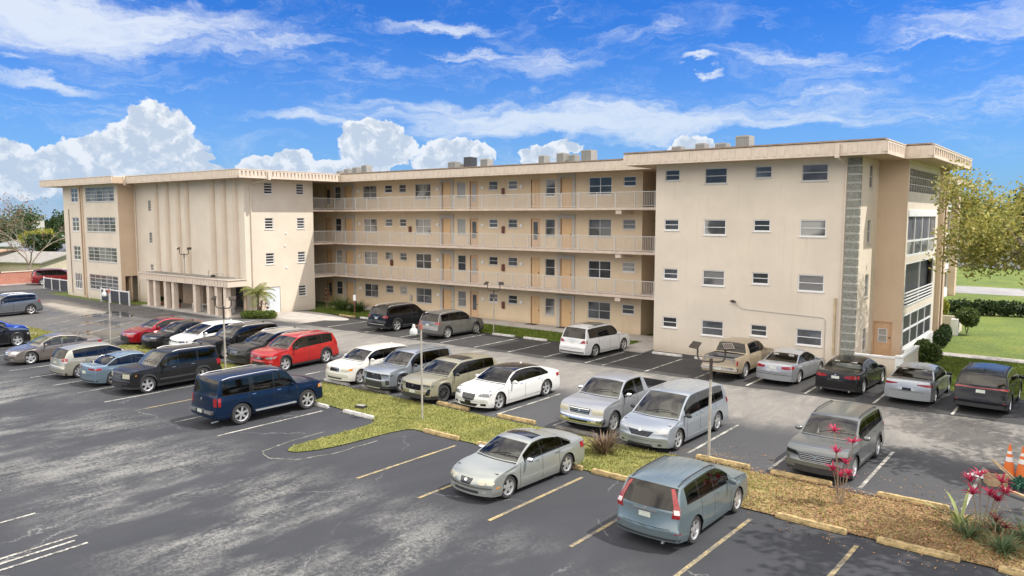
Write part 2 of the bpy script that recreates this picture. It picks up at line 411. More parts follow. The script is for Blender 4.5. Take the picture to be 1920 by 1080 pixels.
    turf = g.ramp(n1, [(0.3, (0.09, 0.105, 0.022)), (0.5, (0.17, 0.18, 0.04)), (0.7, (0.27, 0.25, 0.075))])
    lit = g.ramp(g.math('ADD', g.math('MULTIPLY', n1, 0.55), g.math('MULTIPLY', n2, 0.45)), [(0.32, (0.07, 0.045, 0.025)), (0.46, (0.20, 0.13, 0.055)), (0.58, (0.34, 0.25, 0.11)), (0.72, (0.15, 0.14, 0.04))])
    f = g.smooth(g.math('ADD', X[0], g.math('MULTIPLY', g.math('SUBTRACT', g.noise(P, 0.45, 5, 0.6), 0.5), 9)), -13, -5)
    g.L.new(g.mix(f, turf, lit), b.inputs['Base Color']); g.L.new(g.bump(n2, 0.8, 0.06), b.inputs['Normal']); M['median'] = m
    m, g, b, P = wmat('concrete', 0.85)
    n = g.noise(P, 0.9, 6, 0.65); n2 = g.noise(P, 30, 4, 0.6)
    c = g.ramp(n, [(0.3, (0.30, 0.275, 0.25)), (0.7, (0.45, 0.42, 0.385))])
    c = g.mix(g.math('MULTIPLY', g.smooth(n2, 0.55, 0.8), 0.3), c, (0.2, 0.19, 0.17))
    g.L.new(c, b.inputs['Base Color']); M['concrete'] = m
    return M
GM = ground_mats()

def structure(name, mb, m, **k):
    return mb.build(name, m, kind='structure', **k)

structure('ground', MB().sheet([(-1500,-300),(1500,-300),(1500,2600),(-1500,2600)], -0.012), GM['lawn'])
structure('parking_lot', MB().sheet([(-95.5,-25),(60,-25),(60,37.9),(-9.9,38.0),(-9.9,39.14),(-45,39.14),(-52.0,39.4),(-52.0,31.9),(-66.2,31.9),(-69.3,31.0),(-95.5,31.0)], 0.0), GM['asphalt'])
structure('access_road', MB().sheet([(-96.5,31.0),(-84,31.0),(-84,62),(-96.5,62)], 0.0), GM['asphalt'])
def rag(x0, x1, y0, y1, n=40, amp=0.25, seed=1):
    r = random.Random(seed)
    p = [(x0 + (x1-x0)*i/n, y0 + r.uniform(-amp, amp)) for i in range(n+1)]
    q = [(x1 - (x1-x0)*i/n, y1) for i in range(n+1)]
    return p + q
structure('sealed_stalls', MB().sheet(rag(-45.5, 6.0, 33.3, 38.1, 60, 0.16, 3), 0.004), GM['seal'])
# grass strip and walkway in front of the balcony block
structure('grass_strip', MB().sheet([(-51.0,38.15),(-22.2,38.15),(-22.2,41.3),(-51.0,41.3)], 0.03), GM['lawn'])
mb = MB().box(-51.8, -20.3, 41.3, 43.3, -0.05, 0.10); mb.box(-22.1, -20.34, 38.0, 41.3, -0.05, 0.07)
structure('walkway', mb, GM['concrete'])
structure('garden_path', MB().box(-7.4, 30, 47.6, 48.7, -0.05, 0.03), GM['concrete'])
structure('street', MB().sheet([(-60,88),(80,88),(80,97),(-60,97)], 0.0), mat('street_asphalt', (0.30, 0.29, 0.28), 0.9, noise=0.2, nscale=0.4))
# median
def smooth_poly(pts, it=2):
    for _ in range(it):
        q = []
        for i in range(len(pts)):
            a, b = pts[i], pts[(i+1) % len(pts)]
            q.append((a[0]*.75+b[0]*.25, a[1]*.75+b[1]*.25)); q.append((a[0]*.25+b[0]*.75, a[1]*.25+b[1]*.75))
        pts = q
    return pts
med = [(40,19.15),(-19.3,19.15),(-19.75,18.7),(-19.9,16.6),(-20.1,15.5),(-20.5,14.75),(-20.95,14.65),(-21.2,15.2),(-21.15,16.5),(-21.1,18.4),(-21.5,19.12),(-23.6,19.3),(-28,19.6),(-33,19.9),(-40,20.1),(-45.6,20.4),(-46.3,21.1),(-45.6,21.7),(-40,21.75),(-30,21.95),(-24,22.05),(40,22.15)]
bmm = bmesh.new()
def median_sheet(name, poly, z):
    me = bpy.data.meshes.new(name); bm = bmesh.new()
    f = bm.faces.new([bm.verts.new((x, y, z)) for x, y in poly])
    bmesh.ops.triangulate(bm, faces=[f]); bm.to_mesh(me); bm.free()
    me.materials.append(GM['median']); o = bpy.data.objects.new(name, me); COL.objects.link(o); o['kind'] = 'structure'
    return o
MEDP = smooth_poly(med, 1)
median_sheet('grass_median', MEDP, 0.03)
# ragged asphalt collar round the tip of the island
tip = smooth_poly([(-19.35,17.2),(-19.5,15.3),(-20.0,14.2),(-20.75,13.75),(-21.45,14.1),(-21.75,15.2),(-21.8,17.3),(-21.15,17.3),(-21.2,15.2),(-20.95,14.6),(-20.45,14.7),(-20.05,15.4),(-19.85,16.5),(-19.8,17.2)], 1)
rr = random.Random(5)
me_ = MB()
mT = mat('broken_asphalt_edge', (0.24, 0.225, 0.19), 0.9, noise=0.7, nscale=5)
pth = [(-19.45,17.3),(-19.5,15.4),(-19.95,14.3),(-20.75,13.85),(-21.5,14.15),(-21.75,15.2),(-21.75,17.2)]
sp = []
for i in range(len(pth)-1):
    for k in range(6):
        t = k/6; sp.append((pth[i][0]*(1-t)+pth[i+1][0]*t + rr.uniform(-.03,.03), pth[i][1]*(1-t)+pth[i+1][1]*t + rr.uniform(-.03,.03)))
for i in range(len(sp)-1):
    a, b_ = Vector((*sp[i],0.006)), Vector((*sp[i+1],0.006)); d = (b_-a); n_ = Vector((-d.y, d.x, 0)).normalized()*rr.uniform(0.010,0.035)
    me_.add([a-n_, a+n_, b_+n_, b_-n_], [(0,1,2,3)])
structure('asphalt_seam', me_, mT)
med2 = smooth_poly([(-51.2,18.3),(-53.5,18.1),(-58.5,18.6),(-61.8,19.6),(-61.5,20.5),(-58,20.55),(-53.5,20.6),(-50.8,20.3),(-50.2,19.2)], 2)
median_sheet('grass_island', med2, 0.03)
structure('concrete_pad', MB().box(-57.4, -54.9, 19.2, 19.9, 0.0, 0.05), GM['concrete'])
structure('apron', MB().sheet(smooth_poly([(-51.85,34.1),(-48.9,34.0),(-46.0,35.2),(-43.8,36.6),(-45.5,37.6),(-51.85,38.6)],2), 0.008), GM['concrete'])

# markings
Z_M = 0.011
yl = MB(); wl = MB()
def line(mb, x, y0, y1, w=0.105, dx=0.0):
    n = 5
    for i in range(n):
        a = y0 + (y1-y0)*i/n; b = y0 + (y1-y0)*(i+1)/n
        xa = x + dx*i/n; xb = x + dx*(i+1)/n
        mb.add([(xa-w/2,a,Z_M),(xa+w/2,a,Z_M),(xb+w/2,b,Z_M),(xb-w/2,b,Z_M)], [(0,1,2,3)])
for x in (-17.05, -14.5, -11.98, -9.5, -6.9, -4.35, -1.8, 0.8, 3.4):
    line(yl, x, 14.35, 18.55, 0.11, 0.12)
for x in (-32.5, -35.12, -37.6, -40.28, -42.9, -45.5, -48.1, -50.7):
    line(wl, x, 14.0, 18.6, 0.09)
line(yl, -30.1, 14.1, 18.7, 0.10); line(wl, -27.2, 14.2, 18.7, 0.10); line(wl, -24.3, 14.2, 18.7, 0.10, 0.1); 
for x, y in ((-21.6, 7.45), (-19.28, 7.52), (-18.64, 7.49), (-19.0, 7.35), (-24.2, 7.5), (-26.8, 7.5), (-16.6, 3.4)):
    line(wl, x, y-4.2, y, 0.09)
for x in (-2.6, -5.15, -7.75, -10.4, -13.1, -15.75, -18.4, -21.1, -23.75, -26.4, -30.5, -33.2, -35.9, -38.9, -41.6, -44.2, -46.8, 0.1, 2.7):
    line(wl, x, 22.6, 26.9, 0.10)
for x in (-1.8, -4.4, -7.25, -10.03, -12.62, -15.15, -17.8, -20.3, -21.35, -24.0, -26.55, -29.1, -31.8, -34.1, -35.3, -38.7, -42.6):
    line(wl, x, 33.5, 37.75, 0.10)
for x0, y0, x1, y1 in ((-62,22.6,-65.4,27.5), (-59,21.8,-62.5,27), (-55.4,20.82,-60,27.5), (-51.2,19.9,-56.5,27.0), (-48.0,20.3,-53,27.0)):
    line(wl, x0, y0, y1, 0.09, x1-x0)
for x in (-58.5, -61.6, -64.7, -67.8):
    line(wl, x, 26.8, 31.2, 0.08)
structure('yellow_markings', yl, GM['yellow_line_paint']); structure('white_markings', wl, GM['white_line_paint'])
# puddles
def puddle(cx, cy, rx, ry, seed):
    r = random.Random(seed); P = []
    for k in range(28):
        t = 2*pi*k/28; s = 1 + 0.28*sin(3*t+seed) + 0.16*sin(7*t+2*seed) + r.uniform(-.08,.08)
        P.append((cx + rx*s*cos(t), cy + ry*s*sin(t)))
    return P
for i, a in enumerate(((-61.2, 27.2, 2.1, 1.5), (-56.6, 24.6, 2.3, 0.9), (-51.8, 22.4, 2.4, 1.0), (-48.9, 21.4, 1.4, .5))):
    structure('puddle', MB().sheet(puddle(*a, i+1), 0.008 + 0.0007*i), GM['puddle'])

# wheel stops
M_STOPY = mat('yellow_stop_paint', (0.44, 0.32, 0.15), 0.85, noise=0.6, nscale=7, bump=0.3, bscale=30)
M_STOPW = mat('white_stop_paint', (0.55, 0.53, 0.49), 0.85, noise=0.35, nscale=6, bump=0.3, bscale=30)
M_STOPB = mat('mossy_stop_concrete', (0.16, 0.15, 0.13), 0.9, noise=0.5, nscale=4, bump=0.3)
def wheel_stop(x, y, m, label, group, rz=0.0, L=1.72):
    mb = MB(); s = 0.085; t = 0.055; h = 0.125
    P = []
    for xx, k in ((-L/2, 0.85), (-L/2+0.05, 1.0), (L/2-0.05, 1.0), (L/2, 0.85)):
        P += [(xx, -s*k, 0.0), (xx, -s*k, h*.45), (xx, -t*k, h*k), (xx, t*k, h*k), (xx, s*k, h*.45), (xx, s*k, 0.0)]
    F = []
    for i in range(3):
        for k in range(5): F.append((i*6+k, (i+1)*6+k, (i+1)*6+k+1, i*6+k+1))
    F += [tuple(range(6)), tuple(range(18, 24))[::-1]]
    mb.add(P, F)
    # anchor pins
    for xx in (-L*0.33, L*0.33):
        mb.lathe((xx, 0, h*0.98), [(0.0, 0.006), (0.018, 0.006), (0.018, 0.0)], 8)
    o = mb.build('wheel_stop', m); o.location = (x, y, 0.012); o.rotation_euler = (0, 0, rz)
    return tag(o, label, 'wheel stop', group)
GN = 'wheel stops along the near edge of the grass median'; GF = 'wheel stops along the far edge of the grass median'; GA = 'wheel stops in front of the apartment block'
for x, m, l in ((-22.5, M_STOPW, 'white wheel stop on the near kerb, just right of the navy SUV nose'), (-18.1, M_STOPY, 'tan wheel stop in the empty stall left of the silver sedan'),
    (-15.55, M_STOPY, 'tan wheel stop half hidden by the roof of the near silver sedan'), (-13.05, M_STOPY, 'short visible end of a tan wheel stop by the tail of the near silver sedan'), (-11.0, M_STOPY, 'tan wheel stop between the near silver sedan and the teal SUV'),
    (-8.2, M_STOPY, 'tan wheel stop mostly hidden in front of the teal grey SUV'), (-5.45, M_STOPY, 'long tan wheel stop right of the teal SUV, below the red-leaved plant'), (-3.05, M_STOPY, 'tan wheel stop nearest the lower right corner plants'), (-0.6, M_STOPY, 'tan wheel stop cut by the right edge of the photo at the bottom'),
    (-25.2, M_STOPW, 'pale wheel stop under the nose of the navy SUV')):
    wheel_stop(x, 19.08, m, l, GN, random.uniform(-.02,.02))
for x, m, l in ((-27.8, M_STOPW, 'pale wheel stop in front of the white hatchback'), (-25.1, M_STOPB, 'dark mossy wheel stop in front of the silver crossover with dark grille'), (-20.5, M_STOPY, 'tan wheel stop in front of the olive green SUV'), (-17.25, M_STOPY, 'tan wheel stop in front of the empty line beside the white luxury sedan'),
    (-14.55, M_STOPB, 'dark weathered wheel stop under the silver pickup nose'), (-9.1, M_STOPY, 'yellowed wheel stop by the tall double floodlight pole'), (-6.7, M_STOPY, 'tan wheel stop under the nose of the grey crossover parked alone'), (-3.75, M_STOPY, 'tan wheel stop in the empty stall near the traffic cones'),
    (-41.5, M_STOPY, 'weathered wheel stop in front of the red sedan'), (-35.1, M_STOPY, 'weathered wheel stop in front of the black luxury SUV')):
    wheel_stop(x, 22.32 if x > -40 else 21.9, m, l, GF, random.uniform(-.015,.015), 1.75)
for x, m, l in ((-45.8, M_STOPY, 'yellow wheel stop at the foot of the white parking sign'), (-43.4, M_STOPW, 'white wheel stop right of the yellow one, left of the black SUV'), (-30.4, M_STOPW, 'white wheel stop right of the grey SUV in the building row'), (-27.85, M_STOPW, 'white wheel stop in the empty dark stalls, nearest to the white SUV'),
    (-33.4, M_STOPW, 'white wheel stop under the nose of the grey SUV'), (-18.95, M_STOPW, 'white wheel stop by the corner of the beige end wall'), (-16.4, M_STOPW, 'white wheel stop behind the tan pickup truck tailgate'), (-8.9, M_STOPY, 'yellowed wheel stop under the dark sedan nose'), (-6.3, M_STOPY, 'yellowed wheel stop beside the white porch wall'), (-3.6, M_STOPY, 'yellowed wheel stop at the lawn edge between the last two cars')):
    wheel_stop(x, 37.95 if x < -25 else 38.2, m, l, GA, random.uniform(-.01,.01), 1.8)
# ------------------------------------------------------------------ apartment block
def stucco(name, col):
    m, g, b, P = wmat(name, 0.9)
    n = g.noise(P, 0.55, 5, 0.6); n2 = g.noise(g.mapping(P, scale=(3.2, 3.2, 0.16)), 1.6, 5, 0.65); n3 = g.noise(P, 7, 5, 0.7); X = g.xyz(P)
    c = g.mix(g.smooth(n, 0.3, 0.7), tuple(x*0.93 for x in col), tuple(min(1, x*1.03) for x in col))
    c = g.mix(g.math('MULTIPLY', g.smooth(n2, 0.55, 0.78), 0.30), c, (col[0]*0.72, col[1]*0.66, col[2]*0.60))     # rain streaks
    c = g.mix(g.math('MULTIPLY', g.smooth(n3, 0.6, 0.8), 0.10), c, (0.3, 0.25, 0.2))
    lo = g.math('MULTIPLY', g.smooth(g.math('ADD', X[2], g.math('MULTIPLY', n, 0.5)), 0.75, 0.25), 0.35)              # splash-back along the foot
    c = g.mix(lo, c, (col[0]*0.6, col[1]*0.55, col[2]*0.48))
    g.L.new(c, b.inputs['Base Color']); g.L.new(g.bump(g.noise(P, 16, 4, 0.6), 0.3, 0.02), b.inputs['Normal']); return m
M_WALL = stucco('beige_stucco', (0.66, 0.578, 0.475)); M_WALLB = stucco('balcony_wall_stucco', (0.65, 0.515, 0.355)); M_TAN = stucco('tan_stucco', (0.60, 0.46, 0.33))
M_FASC = mat('fascia_paint', (0.65, 0.545, 0.445), 0.8, noise=0.12, nscale=2.5)
M_CAP = mat('brown_roof_edge', (0.33, 0.235, 0.17), 0.8, noise=0.3, nscale=3)
M_ROOF = mat('white_roof_membrane', (0.62, 0.61, 0.58), 0.85, noise=0.15, nscale=0.6)
M_DECK = mat('stained_roof_deck', (0.24, 0.225, 0.20), 0.9, noise=0.5, nscale=1.2)
M_SOFF = mat('soffit_paint', (0.50, 0.38, 0.27), 0.85, noise=0.1)
M_FRAME = mat('window_frame_grey', (0.50, 0.49, 0.47), 0.5)
M_FRAMEW = mat('window_frame_white', (0.72, 0.71, 0.70), 0.45)
M_PORTAL = mat('door_surround_grey', (0.46, 0.43, 0.39), 0.8, noise=0.1)
M_DOOR = mat('orange_door_paint', (0.64, 0.42, 0.22), 0.55, noise=0.06)
M_DOORP = mat('peach_door_paint', (0.60, 0.39, 0.235), 0.6, noise=0.06)
M_WHITE = mat('white_paint', (0.74, 0.74, 0.73), 0.6, noise=0.08)
M_DKMETAL = mat('dark_metal', (0.06, 0.055, 0.05), 0.45, 0.4)
M_GALV = mat('galvanised_metal', (0.42, 0.41, 0.39), 0.5, 0.5, noise=0.2)
M_RAIL = mat('railing_paint', (0.52, 0.50, 0.47), 0.6)
M_SLAB = mat('balcony_slab_paint', (0.60, 0.485, 0.40), 0.8, noise=0.15, nscale=2)
M_CONC = GM['concrete']
M_RED = mat('brown_red_cabinet', (0.13, 0.04, 0.025), 0.5)
M_STONE = None

def glassmat(name, base, blind=None, bscale=0.0, vertical=False, rough=0.06):
    m, nt, b = new_mat(name); g = G(nt)
    b.inputs['Roughness'].default_value = rough; b.inputs['Specular IOR Level'].default_value = 0.5
    b.inputs['Coat Weight'].default_value = 0.1; b.inputs['Coat Roughness'].default_value = 0.03
    geo = g.N.new('ShaderNodeNewGeometry'); P = geo.outputs['Position']; X = g.xyz(P)
    n = g.noise(P, 0.9, 3, 0.5)
    c = g.mix(g.smooth(n, 0.35, 0.7), tuple(x * 0.55 for x in base), tuple(x * 1.3 for x in base))
    if blind:
        ax = g.math('ADD', X[0], X[1]) if vertical else X[2]
        s = g.math('FRACT', g.math('MULTIPLY', ax, bscale))
        s = g.smooth(s, 0.12, 0.5)
        bc = g.mix(s, tuple(x * 0.45 for x in blind), blind)
        # blinds hang to a different height at every window
        c = g.mix(g.smooth(g.noise(P, 0.55, 1, 0.5), 0.40, 0.52), c, bc)
        b.inputs['Coat Weight'].default_value = 0.5; b.inputs['Roughness'].default_value = 0.5; b.inputs['Specular IOR Level'].default_value = 0.3
    g.L.new(c, b.inputs['Base Color'])
    g.L.new(g.bump(g.noise(P, 1.6, 2, 0.5), 0.05, 0.05), b.inputs['Normal'])
    g.L.new(g.bump(g.noise(P, 1.6, 2, 0.5), 0.05, 0.05), b.inputs['Coat Normal'])
    return m
GL_DARK = glassmat('dark_glass', (0.05, 0.052, 0.055))
GL_GREY = glassmat('grey_glass', (0.10, 0.105, 0.115))
GL_BLIND = glassmat('glass_over_blinds', (0.07, 0.07, 0.07), (0.42, 0.41, 0.38), 16)
GL_BLINDD = glassmat('glass_over_grey_blinds', (0.06, 0.06, 0.062), (0.22, 0.215, 0.21), 16)
GL_VERT = glassmat('glass_over_vertical_blinds', (0.07, 0.068, 0.085), (0.17, 0.165, 0.19), 9, True)
GL_CURT = glassmat('glass_over_curtain', (0.10, 0.10, 0.10), (0.55, 0.53, 0.49), 5, True)
GL_SCREEN = mat('insect_screen', (0.028, 0.028, 0.034), 0.45, noise=0.3)
GLS = [GL_DARK, GL_BLIND, GL_BLINDD, GL_GREY, GL_CURT]

BO = Vector((-45, 40, 0))
B = empty('apartment_building', BO, 'long four storey beige apartment block with flat roof and open balcony corridors', 'building')

def TY(Y0): return lambda u, n, z: (u, Y0 - n, z)
def TX(X0): return lambda u, n, z: (X0 + n, u, z)

def quad_holes(mb, T, u0, u1, z0, z1, holes, depth=0.12, n0=0.0):
    us = sorted(set([u0, u1] + [h[0] for h in holes] + [h[1] for h in holes]))
    zs = sorted(set([z0, z1] + [h[2] for h in holes] + [h[3] for h in holes]))
    us = [u for u in us if u0 - 1e-6 <= u <= u1 + 1e-6]; zs = [z for z in zs if z0 - 1e-6 <= z <= z1 + 1e-6]
    for i in range(len(us)-1):
        for j in range(len(zs)-1):
            cu = (us[i]+us[i+1])/2; cz = (zs[j]+zs[j+1])/2
            if any(h[0] < cu < h[1] and h[2] < cz < h[3] for h in holes): continue
            mb.add([T(us[i],n0,zs[j]), T(us[i+1],n0,zs[j]), T(us[i+1],n0,zs[j+1]), T(us[i],n0,zs[j+1])], [(0,1,2,3)])
    for a, b, c, d in holes:
        for (p, q) in (((a,c),(b,c)), ((b,c),(b,d)), ((b,d),(a,d)), ((a,d),(a,c))):
            mb.add([T(p[0],n0,p[1]), T(q[0],n0,q[1]), T(q[0],n0-depth,q[1]), T(p[0],n0-depth,p[1])], [(0,1,2,3)])

def tbox(mb, T, u0, u1, n0, n1, z0, z1):
    P = [T(u, n, z) for z in (z0, z1) for (u, n) in ((u0,n0),(u1,n0),(u1,n1),(u0,n1))]
    mb.add(P, [(0,3,2,1),(4,5,6,7),(0,1,5,4),(1,2,6,5),(2,3,7,6),(3,0,4,7)])

def window(T, u0, u1, z0, z1, nx, nz, glass, frame=None, fw=0.045, mw=0.035, sill=True, parent=None, n=-0.05, name='window', zsplit=None):
    frame = frame or M_FRAME; parent = parent or B
    mb = MB(); a = n - 0.03; b = n + 0.02
    tbox(mb, T, u0, u0+fw, a, b, z0, z1); tbox(mb, T, u1-fw, u1, a, b, z0, z1)
    tbox(mb, T, u0+fw, u1-fw, a, b, z0, z0+fw); tbox(mb, T, u0+fw, u1-fw, a, b, z1-fw, z1)
    for i in range(1, nx):
        x = u0 + (u1-u0)*i/nx; tbox(mb, T, x-mw/2*1.3, x+mw/2*1.3, a, b-0.004, z0+fw, z1-fw)
    for j in range(1, nz):
        z = z0 + (z1-z0)*j/nz if not zsplit else zsplit[j-1]
        for i in range(nx):
            xa = u0+fw if i == 0 else u0 + (u1-u0)*i/nx + mw*0.65
            xb = u1-fw if i == nx-1 else u0 + (u1-u0)*(i+1)/nx - mw*0.65
            tbox(mb, T, xa, xb, a, b-0.008, z-mw/2, z+mw/2)
    w = mb.build(name, frame, parent)
    g = MB(); g.add([T(u0+fw*.5,a+0.012,z0+fw*.5), T(u1-fw*.5,a+0.012,z0+fw*.5), T(u1-fw*.5,a+0.012,z1-fw*.5), T(u0+fw*.5,a+0.012,z1-fw*.5)], [(0,1,2,3)])
    g.build('pane', glass, w)
    if sill:
        s = MB(); tbox(s, T, u0-0.04, u1+0.04, -0.02, 0.045, z0-0.05, z0-0.003); s.build('sill', frame if sill is True else sill, w)
    return w

def door(T, u0, u1, z0, z1, m, portal=False, glass=None, parent=None):
    parent = parent or B
    mb = MB(); tbox(mb, T, u0, u1, -0.09, -0.05, z0, z1)
    # raised panels
    w = u1-u0
    if not glass:
        for (za, zb) in ((0.08, 0.44), (0.50, 0.92)):
            for (ua, ub) in ((0.12, 0.46), (0.54, 0.88)):
                tbox(mb, T, u0+w*ua, u0+w*ub, -0.05, -0.042, z0+(z1-z0)*za, z0+(z1-z0)*zb)
    d = mb.build('door', m, parent)
    h = MB(); tbox(h, T, u1-0.12, u1-0.07, -0.05, -0.0, z0+0.95, z0+1.02); h.build('handle', M_DKMETAL, d)
    if glass:
        g = MB(); tbox(g, T, u0+w*.25, u1-w*.25, -0.05, -0.035, z0+0.55, z1-0.22); g.build('door_pane', glass, d)
    f = MB(); fw = 0.05
    tbox(f, T, u0-fw, u0, -0.08, 0.015, z0, z1+fw); tbox(f, T, u1, u1+fw, -0.08, 0.015, z0, z1+fw); tbox(f, T, u0, u1, -0.08, 0.015, z1, z1+fw)
    f.build('door_frame', m if not portal else M_DOORP, d)
    if portal:
        p = MB(); a = 0.27
        tbox(p, T, u0-a, u0-fw, -0.02, 0.07, z0, z1+0.20); tbox(p, T, u1+fw, u1+a, -0.02, 0.07, z0, z1+0.20); tbox(p, T, u0-fw, u1+fw, -0.02, 0.068, z1+fw, z1+0.20)
        tbox(p, T, u0-a-0.03, u1+a+0.03, -0.02, 0.10, z1+0.20, z1+0.27)
        p.build('door_surround', M_PORTAL, d)
    return d

FL = [0.10, 2.75, 5.50, 8.25]
YWALL = 43.25; YS = 41.75
rw = random.Random(11)
# --- balcony wing wall
holes = []; items = []
def fz(k): return 2.75*k
for k in range(4):
    z = fz(k)
    W_ = [('win', -53.58, -52.78, 0.85, 2.02), ('big', -49.87, -48.18, 0.88, 2.0), ('s', -47.21, -46.31, 1.38, 2.0), ('s', -45.49, -44.69, 1.38, 2.0),
          ('big', -43.66, -41.94, 0.80, 2.0), ('win', -39.14, -38.31, 0.82, 2.01), ('s', -36.02, -35.19, 1.38, 2.0), ('s', -34.21, -33.38, 1.38, 2.0),
          ('win', -30.91, -30.08, 0.82, 2.01), ('big', -27.37, -25.61, 0.86, 2.02), ('s', -24.75, -23.83, 1.38, 2.0)]
    for t, a, b, c, d in W_:
        holes.append((a, b, z+c, z+d)); items.append((t, a, b, z+c, z+d, k))
    zb = 0.10 if k == 0 else z
    for t, a, b in (('d0', -54.85, -54.11), ('dp', -52.21, -51.23), ('dp', -40.68, -39.79), ('dg', -37.85, -37.11), ('d0', -32.13, -31.41), ('dp', -29.58, -28.69)):
        holes.append((a, b, zb, z+2.02)); items.append((t, a, b, zb, z+2.02, k))
mb = MB(); T = TY(YWALL)
quad_holes(mb, T, -58.0, -23.35, 0, 11.0, holes, 0.12)
# the return wall at the right end of the corridor, and the passage behind it
quad_holes(mb, TX(-23.35), YWALL, 47.0, 0, 11.0, [], 0)
mb.build('wall', M_WALLB, B, label='balcony corridor wall')
glass_pick = {('big',0,0):GL_GREY}
GP = {'big': [[GL_BLINDD, GL_GREY, GL_GREY], [GL_BLIND, GL_DARK, GL_DARK], [GL_BLIND, GL_BLIND, GL_BLINDD], [GL_BLINDD, GL_BLIND, GL_DARK]],
      'win': [[GL_DARK, GL_BLINDD, GL_BLIND], [GL_CURT, GL_DARK, GL_DARK], [GL_DARK, GL_BLIND, GL_BLIND], [GL_GREY, GL_BLIND, GL_BLIND]]}
cnt = {}
for t, a, b, c, d, k in items:
    if t in ('big', 'win', 's'):
        i = cnt.get((t, k), 0); cnt[(t, k)] = i + 1
        gm = GP[t][k][i % 3] if t != 's' else [GL_GREY, GL_DARK, GL_BLINDD, GL_BLIND][(i*7 + k*3) % 4]
        fr = M_FRAMEW if rw.random() < 0.45 else M_FRAME
        window(T, a, b, c, d, 2 if t == 'big' else 1, 2, gm, fr)
    elif t == 'dp': door(T, a, b, c, d, M_DOOR, True)
    elif t == 'd0': door(T, a, b, c, d, M_DOOR if k != 2 else M_DOORP, False, glass=(GL_GREY if (k == 2 and a > -40) or (a < -50 and k in (0, 3)) else None))
    else: door(T, a, b, c, d, M_DOORP, False, glass=GL_GREY if k % 2 == 0 else GL_BLIND)
# cabinets with extinguishers
for k in range(4):
    for x in ((-34.62,) if k in (2, 3) else (-34.62, )):
        m2 = MB(); tbox(m2, T, x-0.10, x+0.10, 0.003, 0.15, fz(k)+0.98, fz(k)+1.48); m2.build('extinguisher_cabinet', M_RED, B)
        m3 = MB()
    if k in (0, 1, 2):
        x = -44.2 if k != 1 else -46.4
        m2 = MB(); tbox(m2, T, x-0.11, x+0.11, 0.003, 0.15, fz(k)+0.9, fz(k)+1.4); m2.build('extinguisher_cabinet', M_RED if k else M_PORTAL, B)
    for x in (-50.4, -41.2, -36.6, -33.0):
        m2 = MB(); m2.lathe((x, YWALL-0.06, fz(k)+1.55), [(0.0, -0.02), (0.11, -0.02), (0.13, 0.0), (0.13, 0.06)], 14, axis='y'); m2.build('wall_lamp', M_WHITE, B)
# slabs + railings
for k in (1, 2, 3):
    z = fz(k)
    mb = MB(); mb.box(-57.9, -20.31, YS, YWALL-0.002, z-0.15, z); mb.box(-57.9, -51.93, 39.62, YS, z-0.15, z)
    mb.box(-23.33, -20.31, YWALL, 47.0, z-0.20, z)
    # beam end under the slab
    mb.box(-24.45, -24.05, YS+0.05, YWALL-0.01, z-0.40, z-0.151)
    bal = mb.build('balcony', M_SLAB, B)
    r = MB(); y = YS + 0.06; x0, x1 = -51.85, -20.36
    r.box(x0, x1, y-0.02, y+0.02, z+0.94, z+0.98); r.box(x0, x1, y-0.015, y+0.015, z+0.08, z+0.11)
    nb = int((x1-x0)/0.115)
    for i in range(nb+1):
        x = x0 + (x1-x0)*i/nb; r.box(x-0.011, x+0.011, y-0.008, y+0.008, z+0.11, z+0.94)
    npst = 23
    for i in range(npst+1):
        x = x0 + (x1-x0)*i/npst; r.box(x-0.026, x+0.026, y-0.026, y+0.026, z, z+0.95)
    # short return along the west wing
    r.box(-51.92, -51.88, 39.65, y, z+0.94, z+0.98); r.box(-51.915, -51.885, 39.65, y, z+0.08, z+0.11)
    for i in range(18):
        yy = 39.7 + i*0.115; r.box(-51.908, -51.892, yy-0.008, yy+0.008, z+0.11, z+0.94)
    r.build('railing', M_RAIL, bal)

# --- end wing on the right (blank stucco wall with 16 windows)
YR = 39.16; XR0 = -20.3; XR1 = -9.5
holes = []; it = []
for k in range(4):
    z = fz(k) + 2.03
    for t, a, b, h in (('s', -19.75, -18.86, 0.60), ('b', -17.39, -16.13, 0.83), ('s', -14.63, -13.75, 0.60), ('b', -12.25, -10.98, 0.83)):
        holes.append((a, b, z-h, z)); it.append((t, a, b, z-h, z, k))
T = TY(YR); mb = MB(); quad_holes(mb, T, XR0, XR1, 0, 11.0, holes, 0.12)
T2 = TX(XR1); sideh = []; sit = []
for k in range(4):
    z = fz(k) + 2.02
    sideh.append((40.95, 41.65, z-1.15, z))
quad_holes(mb, T2, YR, 42.9, 0, 11.0, sideh, 0.12)
Tm = lambda u, n, z: (XR0 - n, u, z)
quad_holes(mb, Tm, YR, 60.0, 0, 11.0, [], 0)
mb.build('wall', M_WALL, B, label='right end wall with sixteen windows')
for i, (t, a, b, c, d, k) in enumerate(it):
    if t == 's': gm = [GL_DARK, GL_GREY, GL_DARK, GL_DARK][(i+k) % 4]
    else: gm = {(0,3): GL_DARK, (1,3): GL_VERT}.get((0 if a < -15 else 1, k), GL_BLIND if k == 2 else (GL_BLINDD if k == 1 else GL_GREY))
    window(T, a, b, c, d, 1, 2, gm, M_FRAMEW if k < 3 else M_FRAME, fw=0.05)
for a, b, c, d in sideh: window(T2, a, b, c, d, 1, 2, GL_BLINDD, M_FRAME)
